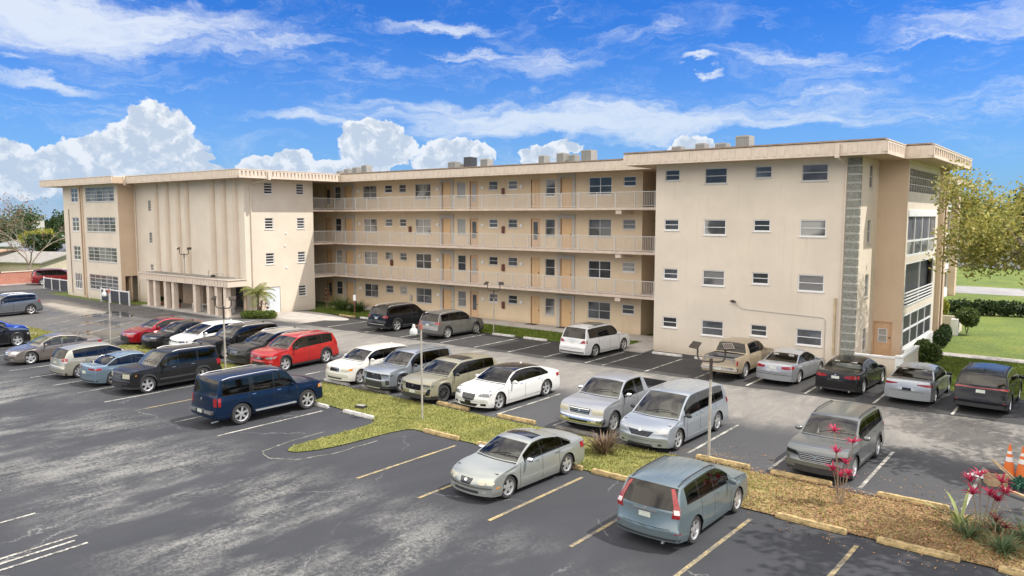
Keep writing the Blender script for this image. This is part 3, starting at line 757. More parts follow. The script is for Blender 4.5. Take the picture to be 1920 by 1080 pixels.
# stone strip wrapping the corner
m, g, b_, P = wmat('split_stone', 0.95); X = g.xyz(P)
n = g.noise(P, 11, 6, 0.8); row = g.math('FRACT', g.math('DIVIDE', X[2], 0.405))
c = g.ramp(n, [(0.3, (0.125, 0.125, 0.105)), (0.5, (0.24, 0.24, 0.205)), (0.72, (0.45, 0.46, 0.42))])
mort = g.math('MAXIMUM', g.smooth(row, 0.13, 0.05), g.smooth(row, 0.88, 0.96))
g.L.new(g.mix(mort, c, (0.62, 0.60, 0.54)), b_.inputs['Base Color']); g.L.new(g.bump(n, 1.0, 0.06), b_.inputs['Normal']); M_STONE = m
mb = MB(); rr_ = random.Random(4); z = 0.0; i = 0
while z < 10.5:
    z2 = min(z+0.405, 10.54); dd = rr_.uniform(0.03, 0.06)
    mb.box(-10.06, -9.5+dd, YR-0.05-dd*0.6, YR+0.002, z+0.02, z2-0.02); mb.box(-9.498, -9.45+dd*0.2, YR+0.004, YR+0.10, z+0.02, z2-0.02)
    mb.box(-10.05, -9.47, YR-0.035, YR+0.003, z2-0.02, z2+0.02)
    z = z2
mb.build('stone_strip', M_STONE, B)
# recessed tan wall with the orange door, porch stack on its right side
YT = 42.9; XP = -8.1
mb = MB(); T3 = TY(YT); dh = [(-9.42, -8.58, 0.42, 2.22)]
quad_holes(mb, T3, XR1, XP, 0, 11.0, dh, 0.12)
mb.build('wall', M_TAN, B, label='tan recessed wall with the orange door')
d = door(T3, -9.42, -8.58, 0.42, 2.22, M_DOORP)
window(T3, -9.22, -8.78, 1.15, 1.88, 1, 2, GL_BLIND, M_FRAMEW, fw=0.03, mw=0.03, sill=False, parent=d, n=-0.015, name='door_window')
# porch stack: side wall facing +x with openings on each floor
T4 = TX(XP); ph = [(43.15, 51.1, 0.80, 2.62), (43.15, 51.1, 2.98, 5.30), (43.15, 51.1, 5.62, 8.05), (43.15, 51.1, 8.95, 10.15)]
mb = MB(); quad_holes(mb, T4, YT, 51.9, 0, 11.0, ph, 0.10)
mb.build('wall', M_WALL, B, label='porch side wall')
def grid_frame(T, u0, u1, z0, z1, xs, zs, w, a=-0.07, b=0.0):
    mb = MB()
    tbox(mb, T, u0, u0+w, a, b, z0, z1); tbox(mb, T, u1-w, u1, a, b, z0, z1); tbox(mb, T, u0+w, u1-w, a, b, z0, z0+w); tbox(mb, T, u0+w, u1-w, a, b, z1-w, z1)
    for x in xs: tbox(mb, T, x-w/2, x+w/2, a, b-0.004, z0+w, z1-w)
    for z in zs: tbox(mb, T, u0+w, u1-w, a, b-0.010, z-w/2, z+w/2)
    return mb
def pane(T, u0, u1, z0, z1, n, m, parent, name='pane'):
    g = MB(); g.add([T(u0,n,z0), T(u1,n,z0), T(u1,n,z1), T(u0,n,z1)], [(0,1,2,3)]); return g.build(name, m, parent)
xs = [45.1, 47.1, 49.1]
p1 = grid_frame(T4, 43.15, 51.1, 0.80, 2.62, xs, [1.75], 0.10).build('porch_screen', M_FRAMEW, B); pane(T4, 43.2, 51.0, 0.85, 2.6, -0.05, GL_SCREEN, p1)
p2 = grid_frame(T4, 43.15, 51.1, 2.98, 5.30, [47.0], [], 0.07).build('porch_screen', M_FRAMEW, B); pane(T4, 43.2, 51.0, 3.0, 5.25, -0.3, GL_SCREEN, p2)
r = MB()
for i in range(5): tbox(r, T4, 43.2, 51.05, -0.04, 0.03, 3.02+i*0.17, 3.07+i*0.17)
r.build('guard_rail', M_FRAMEW, p2)
v = MB(); tbox(v, T4, 43.2, 51.05, -0.5, -0.46, 4.98, 5.28); v.build('valance', M_WHITE, p2)
p3 = grid_frame(T4, 43.15, 51.1, 5.62, 8.05, xs, [6.42], 0.10).build('porch_screen', M_FRAMEW, B); pane(T4, 43.2, 51.0, 6.4, 7.7, -0.05, GL_VERT, p3); pane(T4, 43.2, 51.0, 5.65, 6.4, -0.051, GL_BLIND, p3)
v = MB(); tbox(v, T4, 43.2, 51.05, -0.02, 0.05, 7.70, 8.03); v.build('valance', M_WHITE, p3)
# top floor: breeze block screen
p4 = MB()
for i in range(4): tbox(p4, T4, 43.15, 51.1, -0.10, -0.02, 8.95+i*0.40-0.03, 8.95+i*0.40+0.03)
for j in range(12):
    u = 43.2 + j*0.66
    tbox(p4, T4, u-0.03, u+0.03, -0.098, -0.024, 8.98, 10.12)
    for i in range(3):
        z = 8.98 + i*0.4
        p4.add([T4(u, -0.09, z+0.36), T4(u+0.06, -0.09, z+0.36), T4(u+0.62, -0.09, z+0.02), T4(u+0.56, -0.09, z+0.02), T4(u, -0.03, z+0.36), T4(u+0.06, -0.03, z+0.36), T4(u+0.62, -0.03, z+0.02), T4(u+0.56, -0.03, z+0.02)], [(0,1,2,3),(4,5,6,7),(0,1,5,4),(2,3,7,6),(0,3,7,4),(1,2,6,5)])
p4 = p4.build('breeze_screen', M_PORTAL, B); pane(T4, 43.2, 51.0, 8.9, 10.15, -0.35, GL_SCREEN, p4, 'backing')
# column and wall at the far side of the porches
mb = MB(); mb.box(XP-0.35, XP+0.28, 51.9, 53.4, 0, 11.0); mb.build('column', M_TAN, B)
mb = MB(); mb.box(XP+0.28, XP+0.36, 52.2, 52.32, 0, 10.5); mb.build('downpipe', M_CAP, B)
# closing walls at the back
mb = MB(); mb.box(-57.9, XP-0.36, 53.0, 53.2, 0, 10.9); mb.build('wall', M_WALL, B, label='rear wall')
mb = MB(); mb.box(-80.3, -69.0, 44.0, 44.2, 0, 10.9); mb.build('wall', M_WALL, B, label='rear wall of the left block')
# white side of the porch stack at ground, low parapet stoop
mb = MB(); mb.box(-9.90, -7.36, YR-0.0, YR+0.16, 0.0, 0.98); mb.box(-7.52, -7.36, YR+0.16, 44.4, 0.0, 0.98)
mb.box(-9.44, -7.52, YR+0.16, YT-0.002, 0.0, 0.42)
st = mb.build('stoop', M_WALL, B)
mb = MB(); mb.box(-9.93, -7.33, YR-0.03, YR+0.19, 0.98, 1.06); mb.box(-7.55, -7.33, YR+0.19, 44.43, 0.98, 1.06)
mb.box(-7.60, -7.28, YR-0.06, YR+0.24, 0.0, 0.979); mb.box(-7.62, -7.26, YR-0.08, YR+0.26, 1.061, 1.14); mb.box(-9.95, -9.66, YR-0.07, YR+0.20, 0.62, 0.975); mb.build('coping', M_WHITE, st)
mb = MB(); mb.box(-7.58, -7.30, 44.25, 44.55, 0.0, 1.10); mb.build('gate_post', M_WHITE, st)
mb = MB(); mb.box(-8.085, -8.04, 43.0, 51.85, 0.0, 0.79); mb.build('porch_base', M_WHITE, B)

# --- west wing
XW = -51.9; YW0 = 33.24
Tw = TX(XW); wh = []
for k in range(4):
    z = fz(k) + 2.07
    if k > 0: wh.append((35.0, 35.78, z-0.87, z))
    wh.append((38.0, 38.75, z-0.87, z))
dhole = [(34.98, 36.25, 0.06, 2.13)]
mb = MB(); quad_holes(mb, Tw, YW0, 39.62, 0, 11.0, wh + dhole, 0.12)
Tf = TY(YW0); fh = [(-66.69, -66.21, 8.16, 9.09), (-66.69, -66.21, 5.36, 6.28), (-66.69, -66.21, 2.95, 3.46)]
quad_holes(mb, Tf, -69.2, XW, 2.92, 11.0, fh, 0.12); quad_holes(mb, Tf, -69.2, -65.2, 0, 2.92, [], 0.12)
mb.box(-58.0, XW-0.001, 39.60, 39.62, 0, 11.0)
mb.build('wall', M_WALL, B, label='west wing wall')
for i, (a, b, c, d) in enumerate(wh): window(Tw, a, b, c, d, 1, 4, [GL_GREY, GL_DARK][i % 2], M_FRAMEW, fw=0.045, mw=0.05)
for i, (a, b, c, d) in enumerate(fh): window(Tf, a, b, c, d, 2, 4 if i < 2 else 2, GL_DARK, M_FRAME, fw=0.03, mw=0.03, sill=False)
mb = MB(); tbox(mb, Tw, 34.99, 35.61, -0.10, -0.05, 0.06, 2.12); tbox(mb, Tw, 35.62, 36.24, -0.10, -0.05, 0.06, 2.12)
dd = mb.build('double_door', mat('pale_blue_door_paint', (0.62, 0.66, 0.70), 0.5), B); h = MB(); tbox(h, Tw, 35.66, 35.70, -0.05, 0.01, 1.0, 1.12); h.build('handle', M_DKMETAL, dd)
for (y, z) in ((36.8, 8.7), (36.9, 6.35), (36.8, 5.35), (36.9, 3.6)):
    s = MB(); s.lathe((XW+0.03, y, z), [(0.0, 0.05), (0.07, 0.03), (0.08, -0.03)], 10, axis='x'); s.build('vent_cap', M_WHITE, B)
# vertical fins on the front
M_PIL = stucco('pilaster_stucco', (0.60, 0.50, 0.395))
for x in (-65.1, -63.3, -61.5, -60.08, -56.2, -54.6, -53.0):
    mb = MB(); pr = [(x-0.28, YW0+0.001), (x-0.24, YW0-0.14), (x-0.11, YW0-0.24), (x+0.11, YW0-0.24), (x+0.24, YW0-0.14), (x+0.28, YW0+0.001)]
    mb.prism(pr, 2.93, 10.56); mb.build('pilaster', M_PIL, B, smooth=True, angle=80)
# recessed lobby behind the portico columns
mb = MB(); mb.box(-65.2, -52.1, 35.9, 36.0, 0, 2.9); mb.box(-65.3, -65.2, YW0, 36.0, 0, 2.9); mb.box(-63.9, -60.6, 34.6, 35.898, 0.02, 2.5); mb.box(-52.4, -52.05, YW0+0.01, 34.7, 0.0, 2.9)
mb.build('wall', M_TAN, B, label='lobby recess')
mb = MB(); mb.box(-65.3, -52.06, 31.6, 35.89, -0.02, 0.11); mb.build('lobby_floor', M_CONC, B)
Tl = TY(35.9)
for (a, b) in ((-60.3, -59.3), (-57.6, -56.2), (-55.8, -55.0), (-54.5, -53.6)):
    f = grid_frame(Tl, a, b, 0.12, 2.3, [(a+b)/2], [1.1], 0.06, 0.01, 0.06).build('glass_door', M_DKMETAL, B); pane(Tl, a+.03, b-.03, 0.15, 2.27, 0.03, GL_DARK, f)
for x in (-64.35, -63.25, -61.5, -60.25, -56.9, -54.9, -53.75, -52.55):
    mb = MB(); mb.box(x-0.19, x+0.19, 31.75, 32.15, 0.0, 2.36); mb.build('portico_column', M_FASC, B, bevel=0.01)
mb = MB(); mb.box(-65.55, -51.85, 31.62, YW0+0.0, 2.36, 2.90); po = mb.build('portico_roof', M_FASC, B)
mb = MB(); mb.box(-65.50, -51.90, 31.67, YW0-0.001, 2.901, 2.93); mb.build('roof_deck', M_DECK, po)
mb = MB()
for i in range(34):
    x = -65.35 + i*0.403; mb.box(x-0.035, x+0.035, 31.585, 31.619, 2.46, 2.86)
mb.box(-65.58, -51.82, 31.55, 31.618, 2.86, 2.95); mb.box(-51.849, -51.79, 31.55, 33.2, 2.86, 2.95); mb.build('roof_edge', M_FASC, po)
mb = MB(); mb.lathe((-55.5, 32.6, 2.93), [(0.16, 0), (0.18, 0.12), (0.06, 0.2), (0.0, 0.2)], 12); mb.build('roof_vent', M_DKMETAL, po)
mb = MB(); mb.tube([(-56.5, 32.8, 2.93), (-56.5, 32.8, 3.3), (-56.4, 32.8, 3.4)], 0.03, 6); mb.tube([(-54.9, 32.5, 2.93), (-54.9, 32.5, 3.25), (-53.9, 32.5, 3.25), (-53.9, 32.5, 2.93)], 0.02, 6); mb.build('roof_pipe', M_GALV, po)

# --- left block with sun rooms
XL = -69.2; YL = 31.8
Tb = TY(YL); lh = []
for k in range(4):
    z = fz(k)
    lh.append((-75.6, -69.85, z+0.78 if k else 0.9, z+2.12 if k else 2.30)); lh.append((-78.75, -77.25, z+0.78 if k else 0.75, z+2.12 if k else 2.25))
mb = MB(); quad_holes(mb, Tb, -80.5, XL, 0, 11.0, lh, 0.12)
mb.build('wall', M_WALL, B, label='left block front')
mb = MB(); Tx = TX(XL); quad_holes(mb, Tx, YL, YW0, 2.35, 11.0, [], 0); quad_holes(mb, Tx, YL, YL+0.35, 0, 2.35, [], 0); mb.box(XL-1.4, XL-1.3, YL+0.35, YW0+0.8, 0, 2.4)
mb.box(XL-1.3, XL, YL+0.9, YL+0.95, 0, 2.35)
mb.build('wall', M_TAN, B, label='tan side wall of the left block')
mb = MB(); quad_holes(mb, TX(-80.5), YL, 44, 0, 11, [], 0); mb.build('wall', M_WALL, B, label='far end wall of the left block')
mb = MB(); mb.box(-70.4, -69.6, YL+0.85, YL+0.9, 0.02, 2.05)
mb.build('side_door', M_DOORP, B)
for i, (a, b, c, d) in enumerate(lh):
    if b-a > 3: window(Tb, a, b, c, d, 5, 4, GL_BLINDD if i > 1 else GL_GREY, M_FRAME, fw=0.06, mw=0.05, sill=True)
    else: window(Tb, a, b, c, d, 4 if i == 1 else 2, 2 if i == 1 else 3, GL_GREY, M_FRAMEW, fw=0.06, mw=0.05, sill=True)
mb = MB(); mb.box(-76.75, -76.15, YL-0.10, YL-0.001, 0, 10.5); mb.build('pilaster', M_TAN, B)
mb = MB(); mb.tube([(-79.3, YL-0.05, 0.3), (-79.3, YL-0.05, 8.4)], 0.035, 6); mb.build('downpipe', M_CAP, B)
mb = MB(); mb.tube([(-76.4, YL-0.15, 0.3), (-76.4, YL-0.15, 10.4)], 0.035, 6); mb.build('downpipe', M_CAP, B)

# --- roofs with ribbed fascia
def roof(x0, x1, y0, y1, zb, zt, sides, ribs=0.42, cap=True, name='roof', pitch_side=0.33):
    mb = MB(); mb.box(x0, x1, y0, y1, zb, zt-0.02)
    r = mb.build(name, M_SOFF, B)
    t = MB(); t.box(x0+0.05, x1-0.05, y0+0.05, y1-0.05, zt-0.019, zt+0.03); t.build('roof_membrane', M_ROOF, r)
    f = MB(); c = MB(); e = 0.05
    for s in sides:
        if s[0] == 'f':   # front (towards -y)
            a, b = (s[1], s[2]) if len(s) > 1 else (x0, x1)
            f.box(a, b, y0-e, y0-0.002, zb-0.01, zt)
            n = int((b-a)/ribs)
            for i in range(n+1):
                x = a + 0.05 + (b-a-0.1)*i/max(n,1); f.box(x-0.11, x+0.11, y0-e-0.018, y0-e-0.0001, zb+0.10, zt-0.07)
            if cap: c.box(a-0.03, b+0.03, y0-e-0.05, y0+0.10, zt+0.031, zt+0.10)
            else: f.box(a-0.02, b+0.02, y0-e-0.035, y0+0.10, zt+0.001, zt+0.05)
        if s[0] == 'r':   # right (towards +x): deep-cut teeth
            a, b = (s[1], s[2]) if len(s) > 1 else (y0, y1)
            f.box(x1+0.002, x1+e-0.03, a, b, zb-0.01, zt)
            f.box(x1+e-0.03, x1+e+0.05, a, b, zb-0.01, zb+0.14); f.box(x1+e-0.03, x1+e+0.05, a, b, zt-0.10, zt)
            n = int((b-a)/pitch_side)
            for i in range(n+1):
                y = a + 0.07 + (b-a-0.14)*i/max(n,1); f.box(x1+e-0.029, x1+e+0.045, y-0.10, y+0.10, zb+0.14, zt-0.10)
            f.box(x1+0.0, x1+e+0.07, a-0.02, b+0.02, zt+0.001, zt+0.05)
        if s[0] == 'l':
            a, b = (s[1], s[2]) if len(s) > 1 else (y0, y1)
            f.box(x0-e, x0-0.002, a, b, zb-0.01, zt)
            n = int((b-a)/ribs)
            for i in range(n+1):
                y = a + 0.05 + (b-a-0.1)*i/max(n,1); f.box(x0-e-0.022, x0-e-0.0001, y-0.11, y+0.11, zb+0.10, zt-0.07)
            if cap: c.box(x0-e-0.05, x0+0.1, a, b, zt+0.031, zt+0.10)
    f.build('fascia', M_FASC, r)
    if c.v: c.build('roof_edge', M_CAP, r)
    return r
ZB, ZT = 10.55, 11.13
roof(-52.0, -21.75, 41.4, 53.3, ZB, ZT, [('f', -50.4, -21.75)])
roof(-21.7, -8.2, 38.05, 53.35, ZB+0.004, ZT+0.03, [('f',), ('r', 38.05, 41.85), ('l', 38.05, 41.35)])
roof(-8.195, -6.95, 41.9, 54.6, ZB+0.002, ZT+0.02, [('f',), ('r',)], pitch_side=0.62)
roof(-67.75, -50.5, 31.95, 53.25, ZB+0.003, ZT+0.015, [('f',), ('r', 31.95, 41.35)], cap=False)
roof(-82.9, -67.76, 30.75, 45.0, ZB, ZT, [('f', -82.9, -67.76), ('l',)], cap=False)
# rain water heads and pipes
mb = MB(); mb.box(-10.36, -10.16, 37.86, 37.99, 10.45, 11.10); mb.tube([(-10.26, 37.95, 10.45), (-10.15, 38.6, 10.3), (-10.12, YR-0.08, 10.15), (-10.16, YR-0.08, 0.2)], 0.045, 8); mb.build('downpipe', M_FASC, B)
mb = MB(); mb.box(-10.45, -10.36, YR-0.11, YR-0.002, 0.9, 3.7); mb.build('conduit_cover', mat('rusty_cover', (0.52, 0.40, 0.25), 0.8, noise=0.3), B)
mb = MB(); mb.box(-50.42, -50.27, 34.35, 34.55, 10.45, 11.10); mb.tube([(-50.4, 34.45, 10.5), (-51.5, 33.9, 10.25), (-51.82, 33.78, 10.1), (-51.82, 33.78, 0.2)], 0.05, 8); mb.build('downpipe', M_WALL, B)
mb = MB(); mb.box(-67.85, -67.70, 31.7, 31.88, 10.40, 11.25); mb.tube([(-67.8, 31.9, 10.45), (-68.9, YW0-0.08, 10.2), (-68.9, YW0-0.08, 0.2)], 0.05, 8); mb.build('downpipe', M_FASC, B)
# flood light and its conduit on the end wall
mb = MB(); mb.tube([(-10.85, YR-0.02, 0.1), (-10.85, YR-0.02, 2.55), (-10.95, YR-0.02, 2.67), (-15.0, YR-0.02, 2.80), (-15.35, YR-0.03, 2.95), (-15.5, YR-0.10, 3.15)], 0.016, 6)
cd = mb.build('conduit', M_PORTAL, B)
mb = MB(); mb.lathe((-15.62, YR-0.18, 3.2), [(0.03, -0.1), (0.09, 0.08), (0.0, 0.08)], 10, axis='x'); mb.box(-15.60, -15.45, YR-0.22, YR-0.05, 3.14, 3.22); mb.build('wall_floodlight', M_DKMETAL, cd)

# --- rear wing seen past the right end
RWB = empty('rear_apartment_block', (-18, 88, 0), 'farther beige apartment block seen between the end column and the yellowing tree', 'building')
mb = MB(); mb.box(-26, -12.2, 78.5, 85.2, 0, 10.9); mb.build('wall', M_TAN, RWB)
for k in range(4):
    z = fz(k)
    mb = MB(); mb.box(-12.197, -12.05, 79.3, 84.3, z-0.1, z+0.75); mb.build('porch_base', M_WHITE, RWB)
    f = grid_frame(TX(-12.195), 79.3, 84.3, z+0.76, z+2.5, [81.8], [], 0.12, 0.002, 0.08).build('porch_screen', M_FRAMEW, RWB); pane(TX(-12.195), 79.4, 84.2, z+0.8, z+2.45, 0.03, GL_DARK, f)
mb = MB(); mb.box(-12.2, -11.5, 84.4, 85.4, 0, 10.6); mb.build('column', M_TAN, RWB)
mb = MB(); mb.box(-27, -11.0, 77.6, 87.5, 10.55, 11.15); r = mb.build('roof', M_SOFF, RWB)
mb = MB(); mb.box(-27.05, -11.0, 77.54, 77.598, 10.54, 11.16); mb.box(-10.998, -10.94, 77.54, 87.5, 10.54, 10.7); mb.box(-10.998, -10.94, 77.54, 87.5, 11.05, 11.16)
for i in range(22): mb.box(-10.998, -10.95, 77.7+i*0.45, 77.95+i*0.45, 10.7, 11.05)
mb.build('fascia', M_FASC, r)

# --- rooftop air conditioners: each one a thing standing on the roof
M_ACW = mat('ac_casing_beige', (0.25, 0.235, 0.21), 0.6, noise=0.15); M_ACG = mat('ac_coil_grey', (0.13, 0.13, 0.13), 0.6)
M_ACK = mat('ac_casing_black', (0.03, 0.03, 0.035), 0.5)
def ac(x, y, w, h, d, label, dark=False, slats=True, z0=11.24):
    y = y*0.96; x = x*0.96; h *= 0.95; w *= 0.82
    e = empty('air_conditioner', (x, y, z0), label, 'air conditioner', 'air conditioning units on the flat roof')
    mb = MB(); mb.box(x-w/2, x+w/2, y-d/2, y+d/2, z0, z0+h); mb.build('casing', M_ACK if dark else M_ACW, e, bevel=0.01)
    g = MB()
    if slats:
        n = max(4, int(w/0.09))
        for i in range(n):
            xx = x-w/2+0.06+(w-0.12)*i/(n-1); g.box(xx-0.022, xx+0.022, y-d/2-0.012, y-d/2-0.001, z0+0.08, z0+h-0.08)
        g.box(x-w/2+0.04, x+w/2-0.04, y-d/2-0.006, y-d/2-0.0005, z0+h-0.14, z0+h-0.1)
        g.build('grille', M_ACG, e)
    f = MB(); f.lathe((x, y, z0+h), [(0.0, 0.03), (w*0.28, 0.035), (w*0.34, 0.0)], 14); f.build('fan_guard', M_ACG, e)
for a in ((-21.3, 44, .72, .62, .7, 'pale cube air conditioner at the left end of the right roof group'), (-19.75, 44, .70, .72, .7, 'dark-grilled air conditioner second from left on the right roof'),
          (-18.45, 44, .80, .66, .7, 'low grilled air conditioner third from left on the right roof'), (-16.9, 43.5, .95, .95, .8, 'largest air conditioner at the right end of the right roof group'),
          (-33.0, 46, .60, .75, .7, 'slim air conditioner standing apart at the left of the middle roof group'), (-31.35, 46, .72, .85, .7, 'boxy air conditioner left of the centre of the middle roof group'), (-30.55, 46.3, .62, .72, .7, 'grey grilled air conditioner between two taller ones on the middle roof'), (-29.1, 46, .95, .95, .8, 'wide slatted air conditioner at the right end of the middle roof group'),
          (-41.9, 46, .95, .68, .7, 'tan box air conditioner left of the black one on the roof'), (-38.5, 46, .85, .75, .7, 'pale air conditioner right of the black one on the roof'),
          (-57.2, 47, .6, .55, .7, 'small pale air conditioner at the left of the inner corner roof group'), (-56.1, 47, .65, .7, .7, 'grey air conditioner second in the inner corner roof group'), (-54.9, 47, .7, .8, .7, 'greenish air conditioner third in the inner corner roof group'), (-53.6, 47, .8, .95, .7, 'tall tan air conditioner at the right of the inner corner roof group')):
    ac(*a)
ac(-40.2, 46, .8, .98, .8, 'black rooftop air conditioner between two tan ones', dark=True, slats=False)
ac(-40.95, 46.2, .5, .5, .6, 'small grey air conditioner squeezed left of the black one')
e = empty('rooftop_package_unit', (-66.5, 46, 11.18), 'long low white rooftop unit near the corner of the west wing roof', 'air conditioner')
mb = MB(); mb.box(-69.2, -64.3, 45, 47, 11.18, 12.15); mb.build('casing', M_WHITE, e, bevel=0.02)
mb = MB()
for i in range(3): mb.box(-68.6+i*1.5, -67.7+i*1.5, 44.985, 44.999, 11.5, 11.9)
mb.build('louver_panel', M_ACW, e)
# ------------------------------------------------------------------ cars
def paint(name, col, metal=0.5, rough=0.32, dirt=0.12):
    m, nt, b = new_mat(name); g = G(nt)
    tc = g.N.new('ShaderNodeTexCoord'); P = tc.outputs['Object']
    n = g.noise(P, 2.2, 6, 0.7)
    c = g.mix(g.math('MULTIPLY', g.smooth(n, 0.42, 0.75), dirt), col, tuple(c_*0.72 + 0.018 for c_ in col))
    g.L.new(c, b.inputs['Base Color'])
    b.inputs['Metallic'].default_value = metal; b.inputs['Roughness'].default_value = rough
    dk = max(col) < 0.06; b.inputs['Coat Weight'].default_value = 0.35 if dk else 0.7; b.inputs['Specular IOR Level'].default_value = 0.15 if dk else 0.35
    g.L.new(g.math('ADD', 0.04, g.math('MULTIPLY', n, 0.12)), b.inputs['Coat Roughness'])
    return m
def glassy(name, tint, refl=1.0):
    m = bpy.data.materials.new(name); m.use_nodes = True; nt = m.node_tree; nt.nodes.clear(); g = G(nt)
    out = g.N.new('ShaderNodeOutputMaterial'); t = g.N.new('ShaderNodeBsdfTransparent'); t.inputs[0].default_value = (*tint, 1)
    gl = g.N.new('ShaderNodeBsdfGlossy'); gl.inputs['Roughness'].default_value = 0.03; gl.inputs['Color'].default_value = (0.98, 0.93, 0.86, 1)
    fr = g.N.new('ShaderNodeFresnel'); fr.inputs['IOR'].default_value = 1.5
    f = g.math('MULTIPLY', g.math('ADD', fr.outputs[0], 0.045), refl, clamp=True)
    mx = g.N.new('ShaderNodeMixShader'); g.L.new(f, mx.inputs[0]); g.L.new(t.outputs[0], mx.inputs[1]); g.L.new(gl.outputs[0], mx.inputs[2]); g.L.new(mx.outputs[0], out.inputs[0])
    return m
C_CLEAR = glassy('clear_car_glass', (0.72, 0.79, 0.75)); C_TINT = glassy('tinted_car_glass', (0.22, 0.235, 0.23), 0.75); C_DARK = glassy('privacy_car_glass', (0.03, 0.03, 0.033), 0.55)
C_TYRE = mat('tyre_rubber', (0.035, 0.034, 0.033), 0.85, bump=0.2)
C_RAIL = mat('satin_rail', (0.34, 0.34, 0.34), 0.4, 0.6); C_ALLOY = mat('alloy_silver', (0.62, 0.62, 0.62), 0.32, 0.7); C_ALLOYD = mat('alloy_dark', (0.10, 0.10, 0.105), 0.35, 0.6)
C_BLACK = mat('black_plastic', (0.028, 0.028, 0.03), 0.6, noise=0.3); C_GAP = mat('panel_gap', (0.012, 0.012, 0.012), 0.8); C_UNDER = mat('underbody_black', (0.012, 0.012, 0.012), 0.9)
C_CHROME = mat('chrome_trim', (0.75, 0.75, 0.75), 0.15, 1.0); C_GLOSSB = mat('gloss_black', (0.012, 0.012, 0.014), 0.12, spec=0.3, coat=0.4)
C_LENS = mat('headlight_lens', (0.42, 0.43, 0.43), 0.10, 0.35, coat=1.0); C_LENSY = mat('aged_headlight_lens', (0.50, 0.46, 0.34), 0.25, 0.1, coat=0.5); C_LENSD = mat('dark_headlight_lens', (0.10, 0.105, 0.11), 0.08, 0.2, coat=1.0)
C_TAIL = mat('red_tail_lens', (0.30, 0.010, 0.012), 0.12, coat=0.6, noise=0.5, nscale=25); C_TAILC = mat('clear_tail_lens', (0.65, 0.55, 0.52), 0.2, coat=1.0); C_AMBER = mat('amber_lens', (0.6, 0.22, 0.03), 0.2, coat=1.0)
C_PLATE = mat('number_plate', (0.55, 0.58, 0.50), 0.5, noise=0.35, nscale=30); C_SEATD = mat('dark_upholstery', (0.10, 0.10, 0.105), 0.8); C_SEATG = mat('grey_upholstery', (0.27, 0.26, 0.24), 0.85); C_SEATT = mat('tan_upholstery', (0.30, 0.24, 0.17), 0.8)

def pchip(pts):
    q = []
    for p in pts:
        if not q or p[0] > q[-1][0] + 0.004: q.append(p)
    pts = q
    xs = [p[0] for p in pts]; ys = [p[1] for p in pts]; n = len(xs)
    h = [xs[i+1]-xs[i] for i in range(n-1)]; d = [(ys[i+1]-ys[i])/h[i] for i in range(n-1)]
    m = [0.0]*n; m[0] = d[0]; m[-1] = d[-1]
    for i in range(1, n-1):
        if d[i-1]*d[i] <= 0: m[i] = 0
        else:
            w1 = 2*h[i]+h[i-1]; w2 = h[i]+2*h[i-1]; m[i] = (w1+w2)/(w1/d[i-1]+w2/d[i])
    def f(x):
        if x <= xs[0]: return ys[0]
        if x >= xs[-1]: return ys[-1]
        i = 0
        while xs[i+1] < x: i += 1
        t = (x-xs[i])/h[i]
        return ys[i]*(1+2*t)*(1-t)**2 + h[i]*m[i]*t*(1-t)**2 + ys[i+1]*t*t*(3-2*t) + h[i]*m[i+1]*t*t*(t-1)
    return f

